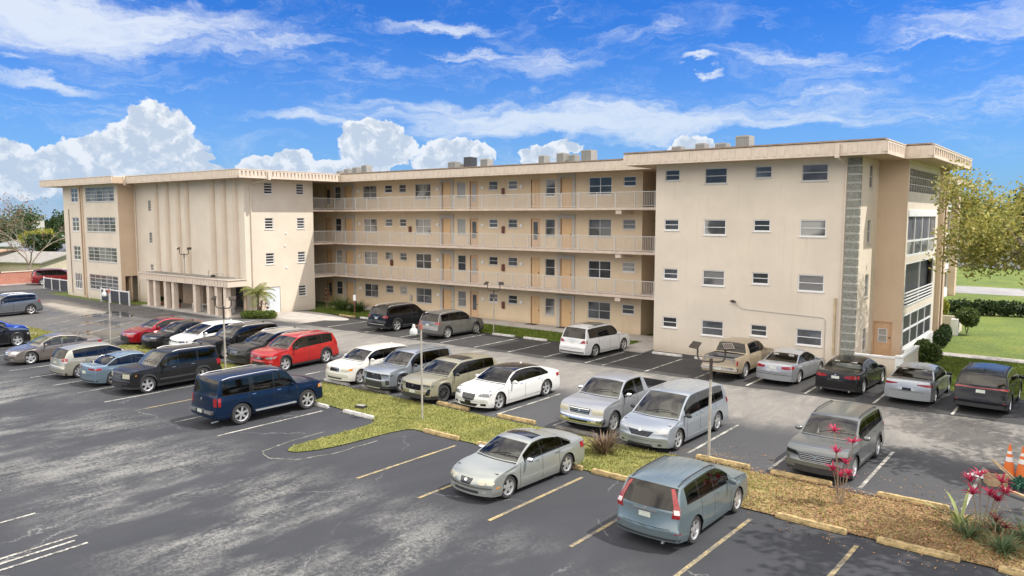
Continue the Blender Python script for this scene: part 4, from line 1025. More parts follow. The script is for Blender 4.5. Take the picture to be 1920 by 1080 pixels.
def make_car(name, label, cat, S, place):
    """S: spec of one car. Local frame: x forward, origin on the ground midway between the axles."""
    k = S.get('k', 1.0)
    L, W, H, wb, fo = S['L'], S['W'], S['H'], S['wb'], S['fo']; ro = L-wb-fo
    r = S.get('r', 0.33)+0.014; gc = S.get('gc', 0.17); Ra = r + S.get('archgap', 0.055)
    XF = wb/2 + fo
    top = pchip(S['top']); sc, sw, sr, sg = S['sc'], S['sw'], S['sr'], S['sg']
    zbf, zbr = S['belt']
    beltL = lambda s: zbf + (zbr-zbf)*min(1, max(0, (s-sc)/(sg-sc)))
    seams = S.get('seams', []); wins = S['wins']
    Hmax = max(z for s, z in S['top'])
    bed = S.get('bed')
    st = set()
    s = 0.0
    while s < L: st.add(round(s, 4)); s += 0.10
    st |= {0.0, L, sc-0.065, sc, sw, sr, sg, sc+0.02, sw-0.03, sr+0.03, sg-0.03}
    for e in (0.015, 0.04, 0.07, 0.11, 0.16, 0.22, 0.30): st |= {e, L-e}
    for q in S['top']: st.add(q[0])
    for a in seams: st |= {a, a+0.018}
    for a, b in wins: st |= {a, b}
    for sx in (fo, fo+wb):
        n = 11
        for i in range(n+1):
            st.add(sx - Ra*cos(pi*i/n))
        st |= {sx-Ra-0.012, sx+Ra+0.012}
    sun = S.get('sunroof')
    if sun: st |= set(sun)
    if bed: st |= {bed[0], bed[0]+0.02, L-0.06}
    keep = set([sc-0.065, sc, sw, sr, sg, 0.0, L] + [x for a in wins for x in a] + seams + [a+0.018 for a in seams] + (list(bed) if bed else []))
    arr = []
    for s in sorted(x for x in st if 0 <= x <= L):
        if arr and s - arr[-1] < 0.012:
            if s in keep and arr[-1] not in keep: arr[-1] = s
            elif s in keep: arr.append(s)
            continue
        arr.append(s)
    st = arr
    # front and rear end heights of the lower edge
    def zlow(s):
        z = gc
        if s < 0.5: z += 0.05*((0.5-s)/0.5)**2
        if s > L-0.6: z += S.get('rearup', 0.08)*((s-L+0.6)/0.6)**1.5
        return z
    def zarch(s):
        for sx in (fo, fo+wb):
            if abs(s-sx) < Ra: return r*0.98 + sqrt(max(0, Ra*Ra-(s-sx)**2))*S.get('archsq', 0.97)
        return 0
    NL = 8
    GT = [0.0, 0.06, 0.35, 0.62, 0.89, 0.95, 1.0]
    RT = [1.0, 0.935, 0.84, 0.66, 0.44, 0.22, 0.0]
    roofw = S.get('roofw', 0.74)*W/2
    endf, endr = S.get('endf', 0.05), S.get('endr', 0.04)
    def half(s):
        w = W/2
        if s < 0.8: w *= 1 - endf*((0.8-s)/0.8)**2
        if s > L-0.8: w *= 1 - endr*((s-L+0.8)/0.8)**2
        zt = top(s); z0 = max(zlow(s), zarch(s))
        crown = 0.035 + 0.03*min(1, max(0, (s-sc)/(sw-sc))) if s < sr else 0.05
        zs = min(beltL(s), zt - crown - 0.012)
        if s < sc: zs = min(zs, zt - 0.05 - 0.03*min(1, s/0.6))
        zs = max(zs, z0+0.05)
        c = min(1.0, max(0.0, (zt-0.055 - beltL(s))/(Hmax-0.055-zbf)))
        P = []
        for j in range(NL+1):
            if j == 0: z = z0
            elif j == 1: z = min(z0 + S.get('cladh', 0.09), z0+(zs-z0)*0.4)
            else:
                z1 = min(z0 + S.get('cladh', 0.09), z0+(zs-z0)*0.4)
                z = z1 + (zs-z1)*((j-1)/(NL-1))**0.92
            u = (z-gc)/max(0.1, (beltL(s)-gc))
            y = w*(1 - 0.05*max(0, (0.35-u)/0.35)**2 - S.get('shoulder', 0.055)*max(0, (u-0.55)/0.45)**2 + 0.013*math.exp(-((u-0.80)/0.05)**2) + 0.008*math.exp(-((u-0.24)/0.06)**2))
            for sx in (fo, fo+wb):
                dd = sqrt((s-sx)**2 + (z-r)**2)
                y += S.get('flare', 0.016)*math.exp(-((dd-Ra-0.02)/0.07)**2)
            P.append((y, z))
        ys = P[-1][0]
        zre = max(zt - crown*(0.6+0.4*c), zs+0.008)
        yre = ys - 0.012 + (roofw-ys+0.012)*c
        if s < sc: yre = ys-0.01
        for t in GT[1:]:
            bul = 0.012*sin(pi*t)*c
            P.append((ys + (yre-ys)*t + bul, zs + (zre-zs)*t))
        for t in RT[1:]:
            P.append((yre*t, zre + (zt-zre)*(1-t**2.3)))
        return P
    nh = NL+1+len(GT)-1+len(RT)-1     # points per half incl. centre
    fcur, rcur = S.get('fcur', 0.24), S.get('rcur', 0.14)
    wbump = S.get('wbump', 0.13)
    def xpos(s, y, z):
        q = min(1, abs(y)/(W/2)); x = XF - s
        if s < 1.0: x -= fcur*q**2.4*(1-s)**1.2
        if s > L-0.9: x += rcur*q**2.4*((s-L+0.9)/0.9)**1.2
        if sc-0.3 < s < sw+0.5 and z > zbf-0.1:
            b = min(1, (s-sc+0.3)/0.3) if s < sc else (1 if s < sw else 1-(s-sw)/0.5)
            x += wbump*b*(1-min(1, abs(y)/(0.40*W))**2) - wbump*0.4*b
        if s > sr-0.1 and s < sg+0.1 and not bed:
            b = max(0, min(1, (s-sr+0.1)/0.15))*max(0, min(1, (sg+0.1-s)/0.1)); x -= 0.06*b*(1-min(1, abs(y)/(0.40*W))**2)
        return x
    V = []; ncol = 2*nh-1
    for s in st:
        P = half(s)
        row = [(xpos(s, y, z), y, z) for y, z in P] + [(xpos(s, -y, z), -y, z) for y, z in P[-2::-1]]
        V.extend(row)
    faces = {}
    def addf(key, f): faces.setdefault(key, []).append(f)
    ns = len(st)
    gA = NL; gB = NL + len(GT) - 1; cen = nh-1
    def col_kind(j):      # j: 0..ncol-2, face between column j and j+1
        jj = j if j < cen else (ncol-2-j)
        return jj, (1 if j < cen else -1)
    wing = []
    for i in range(ns-1):
        sm = (st[i]+st[i+1])/2; ds = st[i+1]-st[i]
        isgap = any(abs(st[i]-a) < 1e-6 and ds < 0.024 for a in seams)
        for j in range(ncol-1):
            f = (i*ncol+j, (i+1)*ncol+j, (i+1)*ncol+j+1, i*ncol+j+1)
            jj, sd = col_kind(j); key = 'paint'
            hgt = half_cache = None
            if jj < NL:
                if jj == 0 and S.get('clad'): key = 'clad'
                if isgap and jj >= 1: key = 'gap'
            elif jj < gB:
                t = jj - NL
                for wi, (a, b) in enumerate(wins):
                    if a-1e-6 <= st[i] and st[i+1] <= b+1e-6 and 1 <= t <= 3:
                        key = ('side', wi, sd)
                if key == 'paint' and wins[0][0] < sm < wins[-1][1] and 1 <= t <= 3 and S.get('blackpillar', True): key = 'pillar'
                if key == 'paint' and wins[0][0] < sm < wins[-1][1] and t in (0, 4): key = 'trim'
                if key == 'paint' and 0.72 < sm < sc-0.1 and t == 2: key = 'gap'
            else:
                t = jj - gB
                if sc-0.065 < sm < sc+0.01 and t >= 1: key = 'pillar'
                elif sc+0.01 < sm < sw-0.01 and t >= 1: key = 'windshield'
                elif sr+0.01 < sm < sg-0.01 and t >= 1 and not bed: key = 'rear_window'
                elif bed and sr+0.005 < sm < bed[0]-0.02 and 1 <= t <= 99 and top(sm) > zbr+0.08: key = 'rear_window'
                elif sun and sun[0] < sm < sun[1] and t >= 2: key = 'sunroof'
                elif sw-0.01 <= sm <= sr+0.01 and S.get('roofmat'): key = 'roof'
                if bed and bed[0]+0.015 < sm < L-0.055 and t >= 1: key = None
            if key: addf(key, f)
    # end caps
    def cap(i, front):
        nsub = 8; base = len(V); idx = []
        s = st[i]
        for j in range(nh):
            a = V[i*ncol+j]; rowi = [i*ncol+j]
            if j < nh-1:
                for q in range(1, nsub):
                    y = a[1] + (-a[1]-a[1])*q/nsub
                    V.append((xpos(s, y, a[2]), y, a[2])); rowi.append(len(V)-1)
                rowi.append(i*ncol + (ncol-1-j))
            idx.append(rowi)
        for j in range(nh-2):
            for q in range(nsub):
                addf('clad' if (j == 0 and S.get('clad')) else 'paint', (idx[j][q], idx[j+1][q], idx[j+1][q+1], idx[j][q+1]) if front else (idx[j][q], idx[j][q+1], idx[j+1][q+1], idx[j+1][q]))
        for q in range(nsub): addf('paint', (idx[nh-2][q], idx[nh-2][q+1], idx[nh-1][0]))
    cap(0, True); cap(ns-1, False)
    bvh = BVHTree.FromPolygons([Vector(v) for v in V], [f for fl in faces.values() for f in fl])
    # ---- objects
    root = empty(name, (0, 0, 0), label, cat, S.get('group', 'cars parked in the lot'))
    PM = S['paint']
    def sub(keys, nm, mats, parent, smooth=True):
        vm = {}; vs = []; fs = []; ms = []
        for mi, kk in enumerate(keys):
            for f in faces.get(kk, []):
                nf = []
                for a in f:
                    if a not in vm: vm[a] = len(vs); vs.append(V[a])
                    nf.append(vm[a])
                fs.append(tuple(nf)); ms.append(mi)
        if not fs: return None
        me = bpy.data.meshes.new(nm); me.from_pydata(vs, [], fs)
        for m in mats: me.materials.append(m)
        me.polygons.foreach_set('material_index', ms); me.polygons.foreach_set('use_smooth', [True]*len(fs)); me.update()
        me.set_sharp_from_angle(angle=radians(38))
        o = bpy.data.objects.new(nm, me); COL.objects.link(o); o.parent = parent
        return o
    roofm = S.get('roofmat') or PM
    sub(['paint', 'gap', 'roof', 'pillar', 'trim'], 'body', [PM, C_GAP, roofm, S.get('pillarmat', C_GLOSSB), S.get('trimmat', C_GLOSSB)], root)
    if S.get('clad'): sub(['clad'], 'cladding', [S.get('cladmat', C_BLACK)], root)
    sub(['windshield'], 'windshield', [S.get('gw', C_CLEAR)], root); sub(['rear_window'], 'rear_window', [S.get('gr', C_TINT)], root)
    gs = S.get('gs', C_TINT)
    for wi in range(len(wins)):
        for sd in (1, -1):
            sub([('side', wi, sd)], 'side_window', [gs if not isinstance(gs, list) else gs[min(wi, len(gs)-1)]], root)
    if sun: sub(['sunroof'], 'sunroof', [C_GLOSSB], root)
    # underbody
    mb = MB()
    mb.box(-wb/2+Ra, wb/2-Ra, -W/2*0.94, W/2*0.94, gc+0.03, min(0.62, zbf-0.25)); iw = W/2-0.27
    mb.box(wb/2-Ra, XF-0.30, -iw, iw, gc+0.05, zbf-0.28); mb.box(-(L-XF)+0.28, -wb/2+Ra, -iw, iw, gc+0.09, zbf-0.28)
    mb.box(wb/2+Ra+0.01, XF-0.34, -W/2*.86, W/2*.86, gc+0.06, 0.5); mb.box(-(L-XF)+0.32, -wb/2-Ra-0.01, -W/2*.88, W/2*.88, gc+0.10, 0.55)
    for sx in (wb/2, -wb/2):        # wheel wells
        mb.box(sx-Ra, sx+Ra, -W/2*0.9, W/2*0.9, 2*r+0.03, min(zbf-0.1, 2*r+0.16) if zbf-0.1 > 2*r+0.05 else 2*r+0.05)
    mb.build('underbody', C_UNDER, root, world=False)
    # wheels
    def wheel(x, sd):
        yo = W/2 - 0.015; tw = S.get('tw', 0.21); yi = yo-tw
        mb = MB(); rr = r*S.get('rim', 0.695)
        prof = [(rr, 0), (rr+0.01, -0.012), (r-0.035, -0.004), (r-0.01, -0.022), (r, -0.05), (r, -tw+0.05), (r-0.01, -tw+0.02), (rr, -tw)]
        n = 30
        vs = []; fs = []
        for q in range(n):
            t = 2*pi*q/n
            for (a, h) in prof: vs.append((x+a*cos(t), sd*(yo+h), r+a*sin(t)))
        m_ = len(prof)
        for q in range(n):
            q2 = (q+1) % n
            for j in range(m_-1): fs.append((q*m_+j, q2*m_+j, q2*m_+j+1, q*m_+j+1))
        mb.add(vs, fs); w = mb.build('wheel', C_TYRE, root, smooth=True, angle=40, world=False)
        mb = MB(); d = yo-0.022
        def ring(r0, r1, y0, y1, mi=0):
            vs = []; fs = []
            for q in range(n):
                t = 2*pi*q/n; vs += [(x+r0*cos(t), sd*y0, r+r0*sin(t)), (x+r1*cos(t), sd*y1, r+r1*sin(t))]
            for q in range(n):
                q2 = (q+1) % n; fs.append((q*2, q2*2, q2*2+1, q*2+1))
            mb.add(vs, fs, mi)
        ring(rr+0.004, rr-0.018, yo-0.006, d+0.004); ring(rr-0.018, rr-0.035, d+0.004, d-0.05); 
        ring(rr-0.03, 0.0, d-0.075, d-0.075, 1)
        ns_ = S.get('spokes', 5); dbl = S.get('dspoke', False)
        for q in range(ns_):
            t0 = 2*pi*q/ns_ + 0.3
            for off in ((-0.13, 0.13) if dbl else (0.0,)):
                t = t0+off; ca, sa = cos(t), sin(t); wi = S.get('spw', 0.045)*(0.6 if dbl else 1)
                pts = []
                for (rad, hw, yy) in ((0.03, wi*0.9, d-0.004), (rr*0.55, wi*0.75, d-0.010), (rr-0.02, wi*1.05, d-0.004)):
                    for (e, dy) in ((-hw, 0), (hw, 0), (hw, -0.035), (-hw, -0.035)):
                        pts.append((x+rad*ca-e*sa, sd*(yy+dy), r+rad*sa+e*ca))
                mb.add(pts, [(0,1,5,4),(1,2,6,5),(2,3,7,6),(3,0,4,7),(4,5,9,8),(5,6,10,9),(6,7,11,10),(7,4,8,11)])
        mb.lathe((x, sd*(d-0.002), r), [(0.0, 0.006*sd), (0.028, 0.006*sd), (0.058, -0.006*sd), (0.07, -0.03*sd)], 14, axis='y')
        mb.build('rim', [S.get('rimmat', C_ALLOY), C_UNDER], w, smooth=True, angle=30, world=False)
    for x in (wb/2, -wb/2):
        for sd in (1, -1): wheel(x, sd)
    # ---- surface patches
    def conform(poly, step, ray, nm, m, off=0.006, parent=None, lab=None):
        bm = bmesh.new()
        f = bm.faces.new([bm.verts.new((a, b, 0)) for a, b in poly])
        xs = [p[0] for p in poly]; ys = [p[1] for p in poly]
        for ax, lo, hi, stp in ((0, min(xs), max(xs), step[0]), (1, min(ys), max(ys), step[1])):
            n = int((hi-lo)/stp)
            for q in range(1, n+1):
                v = lo + (hi-lo)*q/(n+1)
                bmesh.ops.bisect_plane(bm, geom=bm.verts[:]+bm.edges[:]+bm.faces[:], plane_co=(v if ax == 0 else 0, v if ax == 1 else 0, 0), plane_no=(1 if ax == 0 else 0, 1 if ax == 1 else 0, 0))
        nrm = {}
        bad = []
        for v in bm.verts:
            o, d = ray(v.co.x, v.co.y); h = bvh.ray_cast(o, d)
            if h[0] is None or (abs(o.y) > 1.0 and h[0].y*o.y < 0 and abs(h[0].y) > 0.3): bad.append(v); continue
            n_ = h[1] if h[1].dot(d) < 0 else -h[1]
            nrm[v] = n_; v.co = h[0] + n_*off
        bmesh.ops.delete(bm, geom=bad, context='VERTS')
        be = [e for e in bm.edges if len(e.link_faces) == 1]
        bd = {v: v.co - nrm[v]*(off+0.006) for e in be for v in e.verts}
        ex = bmesh.ops.extrude_edge_only(bm, edges=be)
        nv = [v for v in ex['geom'] if isinstance(v, bmesh.types.BMVert)]
        for v in nv:
            best = min(bd.items(), key=lambda kv: (kv[0].co-v.co).length_squared if kv[0].is_valid else 1e9); v.co = best[1]
        me = bpy.data.meshes.new(nm); bm.to_mesh(me); bm.free(); me.materials.append(m)
        me.polygons.foreach_set('use_smooth', [True]*len(me.polygons)); me.set_sharp_from_angle(angle=radians(50))
        o = bpy.data.objects.new(nm, me); COL.objects.link(o); o.parent = parent or root
        if lab: o['label'] = lab
        return o
    xcF = XF - 1.1; xcR = -(L-XF) + 1.1
    def radial(end):
        xc = xcF if end > 0 else xcR
        def ray(phi, z):
            a = radians(phi); d = Vector((cos(a)*end, sin(a), 0)); return Vector((xc, 0, z)) + d*4, -d
        return ray
    def ends(end, nm, poly, m, mirror=False, off=0.006, parent=None):
        out = [conform(poly, (4, 0.07), radial(end), nm, m, off, parent)]
        if mirror: out.append(conform([(-a, b) for a, b in poly], (4, 0.07), radial(end), nm, m, off, parent))
        return out
    def sideray(sd): return lambda x, z: (Vector((x, sd*3, z)), Vector((0, -sd, 0)))
    def side(nm, poly, m, off=0.006, both=True):
        for sd in ((1, -1) if both else (1,)): conform([(XF-a, b) for a, b in poly], (0.12, 0.08), sideray(sd), nm, m, off)
    def topray(x, y): return (Vector((x, y, 4)), Vector((0, 0, -1)))
    rect = lambda a, b, c, d: [(a, c), (b, c), (b, d), (a, d)]
    # front
    for P in S.get('front', []): ends(1, *P[:3], **(P[3] if len(P) > 3 else {}))
    for P in S.get('rear', []): ends(-1, *P[:3], **(P[3] if len(P) > 3 else {}))
    if not bed: ends(-1, 'panel_seam', R(-33, 33, S.get('rseam', 0.575), S.get('rseam', 0.575)+0.012), C_GAP, off=0.0025)
    side('filler_cap', R(fo+wb-0.10, fo+wb+0.05, zbr-0.26, zbr-0.12), PM, off=0.002, both=False) if not bed else None
    ends(1, 'panel_seam', R(-40, 40, S.get('fseam', 0.415), S.get('fseam', 0.415)+0.010), C_GAP, off=0.0025)
    gp = S.get('grille')
    if gp:
        poly, m, bars, bm_ = gp
        g0 = ends(1, 'grille', poly, m, off=0.008)[0]
        zs_ = [p[1] for p in poly]; z0, z1 = min(zs_), max(zs_)
        if bars:
            ph = max(abs(p[0]) for p in poly)*0.9
            for q in range(bars):
                z = z0 + (z1-z0)*(q+0.5)/bars
                # keep the bar inside the outline
                wd = 0
                for a, b in zip(poly, poly[1:]+poly[:1]):
                    if (a[1]-z)*(b[1]-z) < 0: wd = max(wd, abs(a[0] + (b[0]-a[0])*(z-a[1])/(b[1]-a[1])))
                wd *= 0.94
                if wd > 1: ends(1, 'grille_bar', rect(-wd, wd, z-0.010, z+0.010), bm_, off=0.016, parent=g0)
    # emblem
    if S.get('emblem'):
        z, rz_ = S['emblem'][:2]
        poly = [(3.0*S.get('emr', 1)*cos(t*pi/6), z + rz_*sin(t*pi/6)) for t in range(12)]
        ends(1, 'emblem', poly, C_CHROME, off=0.02)
    if S.get('remblem'):
        z, rz_ = S['remblem']
        ends(-1, 'emblem', [(2.6*cos(t*pi/6), z + rz_*sin(t*pi/6)) for t in range(12)], C_CHROME, off=0.014)
    # handles, mouldings
    for hx in S.get('handles', []):
        z = beltL(hx) - S.get('hdz', 0.10)
        side('door_handle', rect(hx, hx+0.17, z, z+0.028), S.get('handmat', PM), off=0.022)
    for P in S.get('side', []): side(*P[:3], **(P[3] if len(P) > 3 else {}))
    # mirrors
    ms = S.get('mirs', sc+0.42); mz = beltL(ms)+S.get('mirz', 0.07)
    for sd in (1, -1):
        mb = MB(); y = sd*(W/2+0.10)
        prof = []
        nn = 10
        vs = []; fs = []
        rx, ry, rz2 = 0.075, 0.115, 0.075
        for a in range(nn+1):
            th = -pi/2 + pi*a/nn
            for b in range(12):
                t = 2*pi*b/12; sx_ = abs(cos(th))**0.7
                vs.append((XF-ms + (rx*sx_*cos(t) if cos(t) > 0 else rx*0.35*sx_*cos(t)), y + ry*sin(th), mz + rz2*sx_*sin(t)))
        for a in range(nn):
            for b in range(12): fs.append((a*12+b, a*12+(b+1)%12, (a+1)*12+(b+1)%12, (a+1)*12+b))
        mb.add(vs, fs); mb.box(XF-ms-0.02, XF-ms+0.05, sd*(W/2-0.07), y, mz-0.05, mz-0.015)
        mb.build('side_mirror', S.get('mirmat', PM), root, smooth=True, world=False)
    # roof rails
    if S.get('rails'):
        a, b, rm = S['rails']
        for sd in (1, -1):
            pts = []
            for q in range(9):
                s = a + (b-a)*q/8; xx = XF-s; yy = sd*(roofw-0.045)
                h = bvh.ray_cast(Vector((xx, yy, 4)), Vector((0, 0, -1)))
                z = h[0].z if h[0] else H
                pts.append((xx, yy, z + (0.004 if q in (0, 8) else 0.045)))
            mb = MB(); mb.tube(pts, 0.017, 6); mb.build('roof_rail', rm, root, smooth=True, world=False)
    if S.get('ribs'):
        mb = MB()
        for yy in S['ribs']:
            pts = []
            for q in range(8):
                s = sw+0.15 + (sr-sw-0.3)*q/7; h = bvh.ray_cast(Vector((XF-s, yy, 4)), Vector((0, 0, -1))); pts.append((XF-s, yy, h[0].z+0.001))
            mb.tube(pts, 0.010, 5)
        mb.build('roof_rib', PM, root, smooth=True, world=False)
    # wipers at the foot of the windshield
    mb = MB()
    for y0, y1 in ((-0.12*W/0.9, 0.22*W/0.9), (0.06, 0.40*W)):
        pts = []
        for q in range(4):
            yy = y0 + (y1-y0)*q/3; xx = XF-sc-0.05-0.05*q
            h = bvh.ray_cast(Vector((xx, yy, 4)), Vector((0, 0, -1)))
            if h[0]: pts.append((h[0].x, h[0].y, h[0].z+0.015))
        if len(pts) > 1: mb.tube(pts, 0.009, 5)
    if mb.v: mb.build('wiper', C_BLACK, root, world=False)
    # aerial fin
    if S.get('fin', True):
        h = bvh.ray_cast(Vector((XF-sr+0.35, 0, 4)), Vector((0, 0, -1)))
        mb = MB(); z = h[0].z-0.005; x = h[0].x
        mb.add([(x-0.07,-0.022,z),(x+0.09,-0.012,z),(x+0.09,0.012,z),(x-0.07,0.022,z),(x-0.07,-0.006,z+0.065),(x-0.05,0.006,z+0.065)], [(0,1,2,3),(0,1,4),(1,2,5,4),(2,3,5),(3,0,4,5)])
        mb.build('aerial', S.get('finmat', PM), root, world=False)
    # cabin
    seat = S.get('seat', C_SEATD); mb = MB(); zf = S.get('floor', gc+0.12); rows = S.get('rows', [sw+0.35, sw+1.25]); sh = zf+0.42
    ztop = Hmax
    mb.box(XF-sr-0.05, XF-sc-0.35, -W/2*0.86, W/2*0.86, zf, zf+0.05)
    mb.box(XF-sc-0.40, XF-sc-0.02, -W/2*0.80, W/2*0.80, zbf-0.22, zbf-0.02)
    mb.tube([(XF-sc-0.62, 0.36+0.16*cos(t*pi/5), zbf-0.05+0.16*sin(t*pi/5)) for t in range(11)], 0.014, 5, caps=False)
    for ri, s in enumerate(rows):
        for yy, ww in (((-0.37, 0.25), (0.37, 0.25)) if ri == 0 else ((0.0, 0.62),)):
            x = XF-s
            mb.box(x-0.05, x+0.45, yy-ww, yy+ww, zf+0.10, zf+0.32)
            ax = Vector((0.26, 0, 0.97)).normalized()
            mb.obox((x-0.12, yy, zf+0.62), (0.97, 0, 0.2), (0, 1, 0), (-0.2, 0, 0.97), 0.07, ww*0.96, 0.32)
            for hy in ((yy,) if ri == 0 else (yy-0.37, yy+0.37)):
                mb.obox((x-0.20, hy, min(zf+1.02, ztop-0.22)), (0.97, 0, 0.2), (0, 1, 0), (-0.2, 0, 0.97), 0.045, 0.12, 0.085)
    mb.build('interior', seat, root, world=False)
    if bed:
        mb = MB(); x0 = XF-L+0.07; x1 = XF-bed[0]-0.03; yb = W/2*0.86; zt = top(bed[0]+0.1)-0.06; zfl = 0.72
        mb.box(x0, x1, -yb, yb, zfl-0.04, zfl); mb.box(x0, x1, -yb, -yb+0.05, zfl, zt); mb.box(x0, x1, yb-0.05, yb, zfl, zt)
        mb.box(x1-0.04, x1, -yb+0.05, yb-0.05, zfl, zt); mb.box(x0, x0+0.05, -yb+0.05, yb-0.05, zfl, zt)
        for q in range(9): mb.box(x0+0.05, x1-0.04, -yb+0.12+q*(2*yb-0.24)/8-0.02, -yb+0.12+q*(2*yb-0.24)/8+0.02, zfl, zfl+0.015)
        mb.build('cargo_bed', S.get('bedmat', C_BLACK), root, world=False)
    for fn in S.get('extra', []): fn(root, dict(XF=XF, L=L, W=W, bvh=bvh, wb=wb, r=r, conform=conform, topray=topray, ends=ends, side=side, top=top))
    # ---- placement: x of the outer tyre face on the +x side, y of one axle, heading (deg, 90 = away from the camera)
    xs, ya, which, hd = place
    a = radians(hd); e = 1 if which == 'F' else -1
    f = Vector((cos(a), sin(a), 0)); l = Vector((-sin(a), cos(a), 0))
    sdx = 1 if l.x > 0 else -1      # side of the car that faces +x
    wpt = e*f*(wb/2)*k + l*sdx*(W/2-0.015)*k
    root.location = (xs - wpt.x, ya - wpt.y, 0.012)
    root.rotation_euler = (0, 0, a); root.scale = (k, k, k)
    return root

def R(a, b, c, d): return [(a, c), (b, c), (b, d), (a, d)]
def sedan_top(L, H, zh=0.74, zc=0.94, sc=1.28, sw=2.02, sr=3.35, sg=4.02, zg=1.03, zd=1.04, zn=0.52, zr=0.78, rr=0.10):
    return [(0, zn), (0.03, zn+0.07), (0.09, zh-0.07), (0.20, zh), (0.6, zh+(zc-zh)*0.50), (sc-0.15, zc-0.03), (sc, zc), (sc+0.02, zc+0.02), (sw, H-0.075), (sw+0.12, H-0.035), (sw+0.6, H), (sr-0.5, H-0.02), (sr, H-rr), (sg, zg), (sg+0.08, zg+0.0), (L-0.22, zd), (L-0.10, zd-0.015), (L-0.05, zd-0.10), (L-0.025, zr), (L, zr-0.12)]
def suv_top(L, H, zh=0.98, zc=1.12, sc=1.15, sw=1.85, sr=None, sg=None, zg=1.12, zn=0.62, zb=0.70, rr=0.08, face=0.86):
    sr = sr or L-0.52; sg = sg or L-0.22
    return [(0, zn), (0.02, zn+0.03), (0.06, face), (0.14, zh-0.03), (0.24, zh), (0.7, zh+(zc-zh)*0.6), (sc-0.12, zc-0.02), (sc, zc), (sc+0.02, zc+0.02), (sw, H-0.07), (sw+0.12, H-0.032), (sw+0.6, H), (sr-0.7, H-0.015), (sr, H-rr), (sg, zg), (sg+0.03, zg-0.06), (L-0.12, (zg+zb)/2+0.02), (L-0.085, zb+0.04), (L-0.04, zb), (L-0.01, zb-0.03), (L, zb-0.10)]
def sedan(L=4.75, W=1.80, H=1.45, wb=2.75, fo=0.92, sc=1.30, sw=2.05, sr=3.35, sg=4.02, pnt=None, topk={}, **o):
    S = dict(L=L, W=W, H=H, wb=wb, fo=fo, r=0.325, gc=0.16, sc=sc, sw=sw, sr=sr, sg=sg, paint=pnt, belt=(0.90, 0.96), roofw=0.70,
             top=sedan_top(L, H, sc=sc, sw=sw, sr=sr, sg=sg, **topk), seams=[fo+0.50, fo+1.55, fo+wb-0.42], wins=[(sc+0.28, fo+1.53), (fo+1.58, fo+wb-0.22), (fo+wb-0.18, sg-0.12)],
             handles=[fo+1.22, fo+2.2], seat=C_SEATG, gs=C_TINT, gr=C_TINT, gw=C_CLEAR, rows=[sw+0.42, sw+1.22], fcur=0.26, rcur=0.16, shoulder=0.05, blackpillar=True)
    S.update(o); return S
def suv(L=4.6, W=1.84, H=1.68, wb=2.66, fo=0.92, sc=1.25, sw=1.90, sr=None, sg=None, pnt=None, topk={}, **o):
    sr = sr or L-0.50; sg = sg or L-0.20
    if 'zc' in topk and H > 1.58 and sc >= 1.05: topk = dict(topk); topk['zh'] = max(topk.get('zh', 0.9), topk['zc']-0.085); topk['face'] = max(topk.get('face', .8), topk['zh']-0.10)
    S = dict(L=L, W=W, H=H, wb=wb, fo=fo, r=0.355, gc=0.20, sc=sc, sw=sw, sr=sr, sg=sg, paint=pnt, belt=(1.02, 1.12), roofw=0.78,
             top=suv_top(L, H, sc=sc, sw=sw, sr=sr, sg=sg, **topk), seams=[fo+0.50, fo+1.50, fo+wb-0.38], wins=[(sc+0.26, fo+1.48), (fo+1.53, fo+wb-0.25), (fo+wb-0.20, sr-0.02)],
             handles=[fo+1.18, fo+2.12], seat=C_SEATD, gs=[C_TINT, C_DARK, C_DARK], gr=C_DARK, gw=C_CLEAR, rows=[sw+0.42, sw+1.25], fcur=0.20, rcur=0.10, endf=0.04, shoulder=0.05, clad=True, cladh=0.11)
    S.update(o); return S
PL = lambda z, end=0.12: ('number_plate', R(-8.2, 8.2, z, z+0.13), C_PLATE, dict(off=0.015))
def lamp(a, b, z0, z1, tip=0.0, m=None): return ('headlight', [(a, z0+tip), (b, z0+0.03), (b+1, z1), (b-5, z1+0.015), (a, z1-0.01)], m or C_LENS, dict(mirror=True, off=0.008))
def tail(a, b, z0, z1, m=None, nm='taillight'): return (nm, R(a, b, z0, z1), m or C_TAIL, dict(mirror=True, off=0.010))
MX = dict(mirror=True)

def exhaust(sd=-0.45):
    def f(root, c):
        mb = MB(); x = -(c['L']-c['XF'])
        mb.tube([(x+0.02, sd, 0.24), (x+0.3, sd, 0.26)], 0.032, 10); mb.build('exhaust', C_ALLOY, root, world=False)
    return f

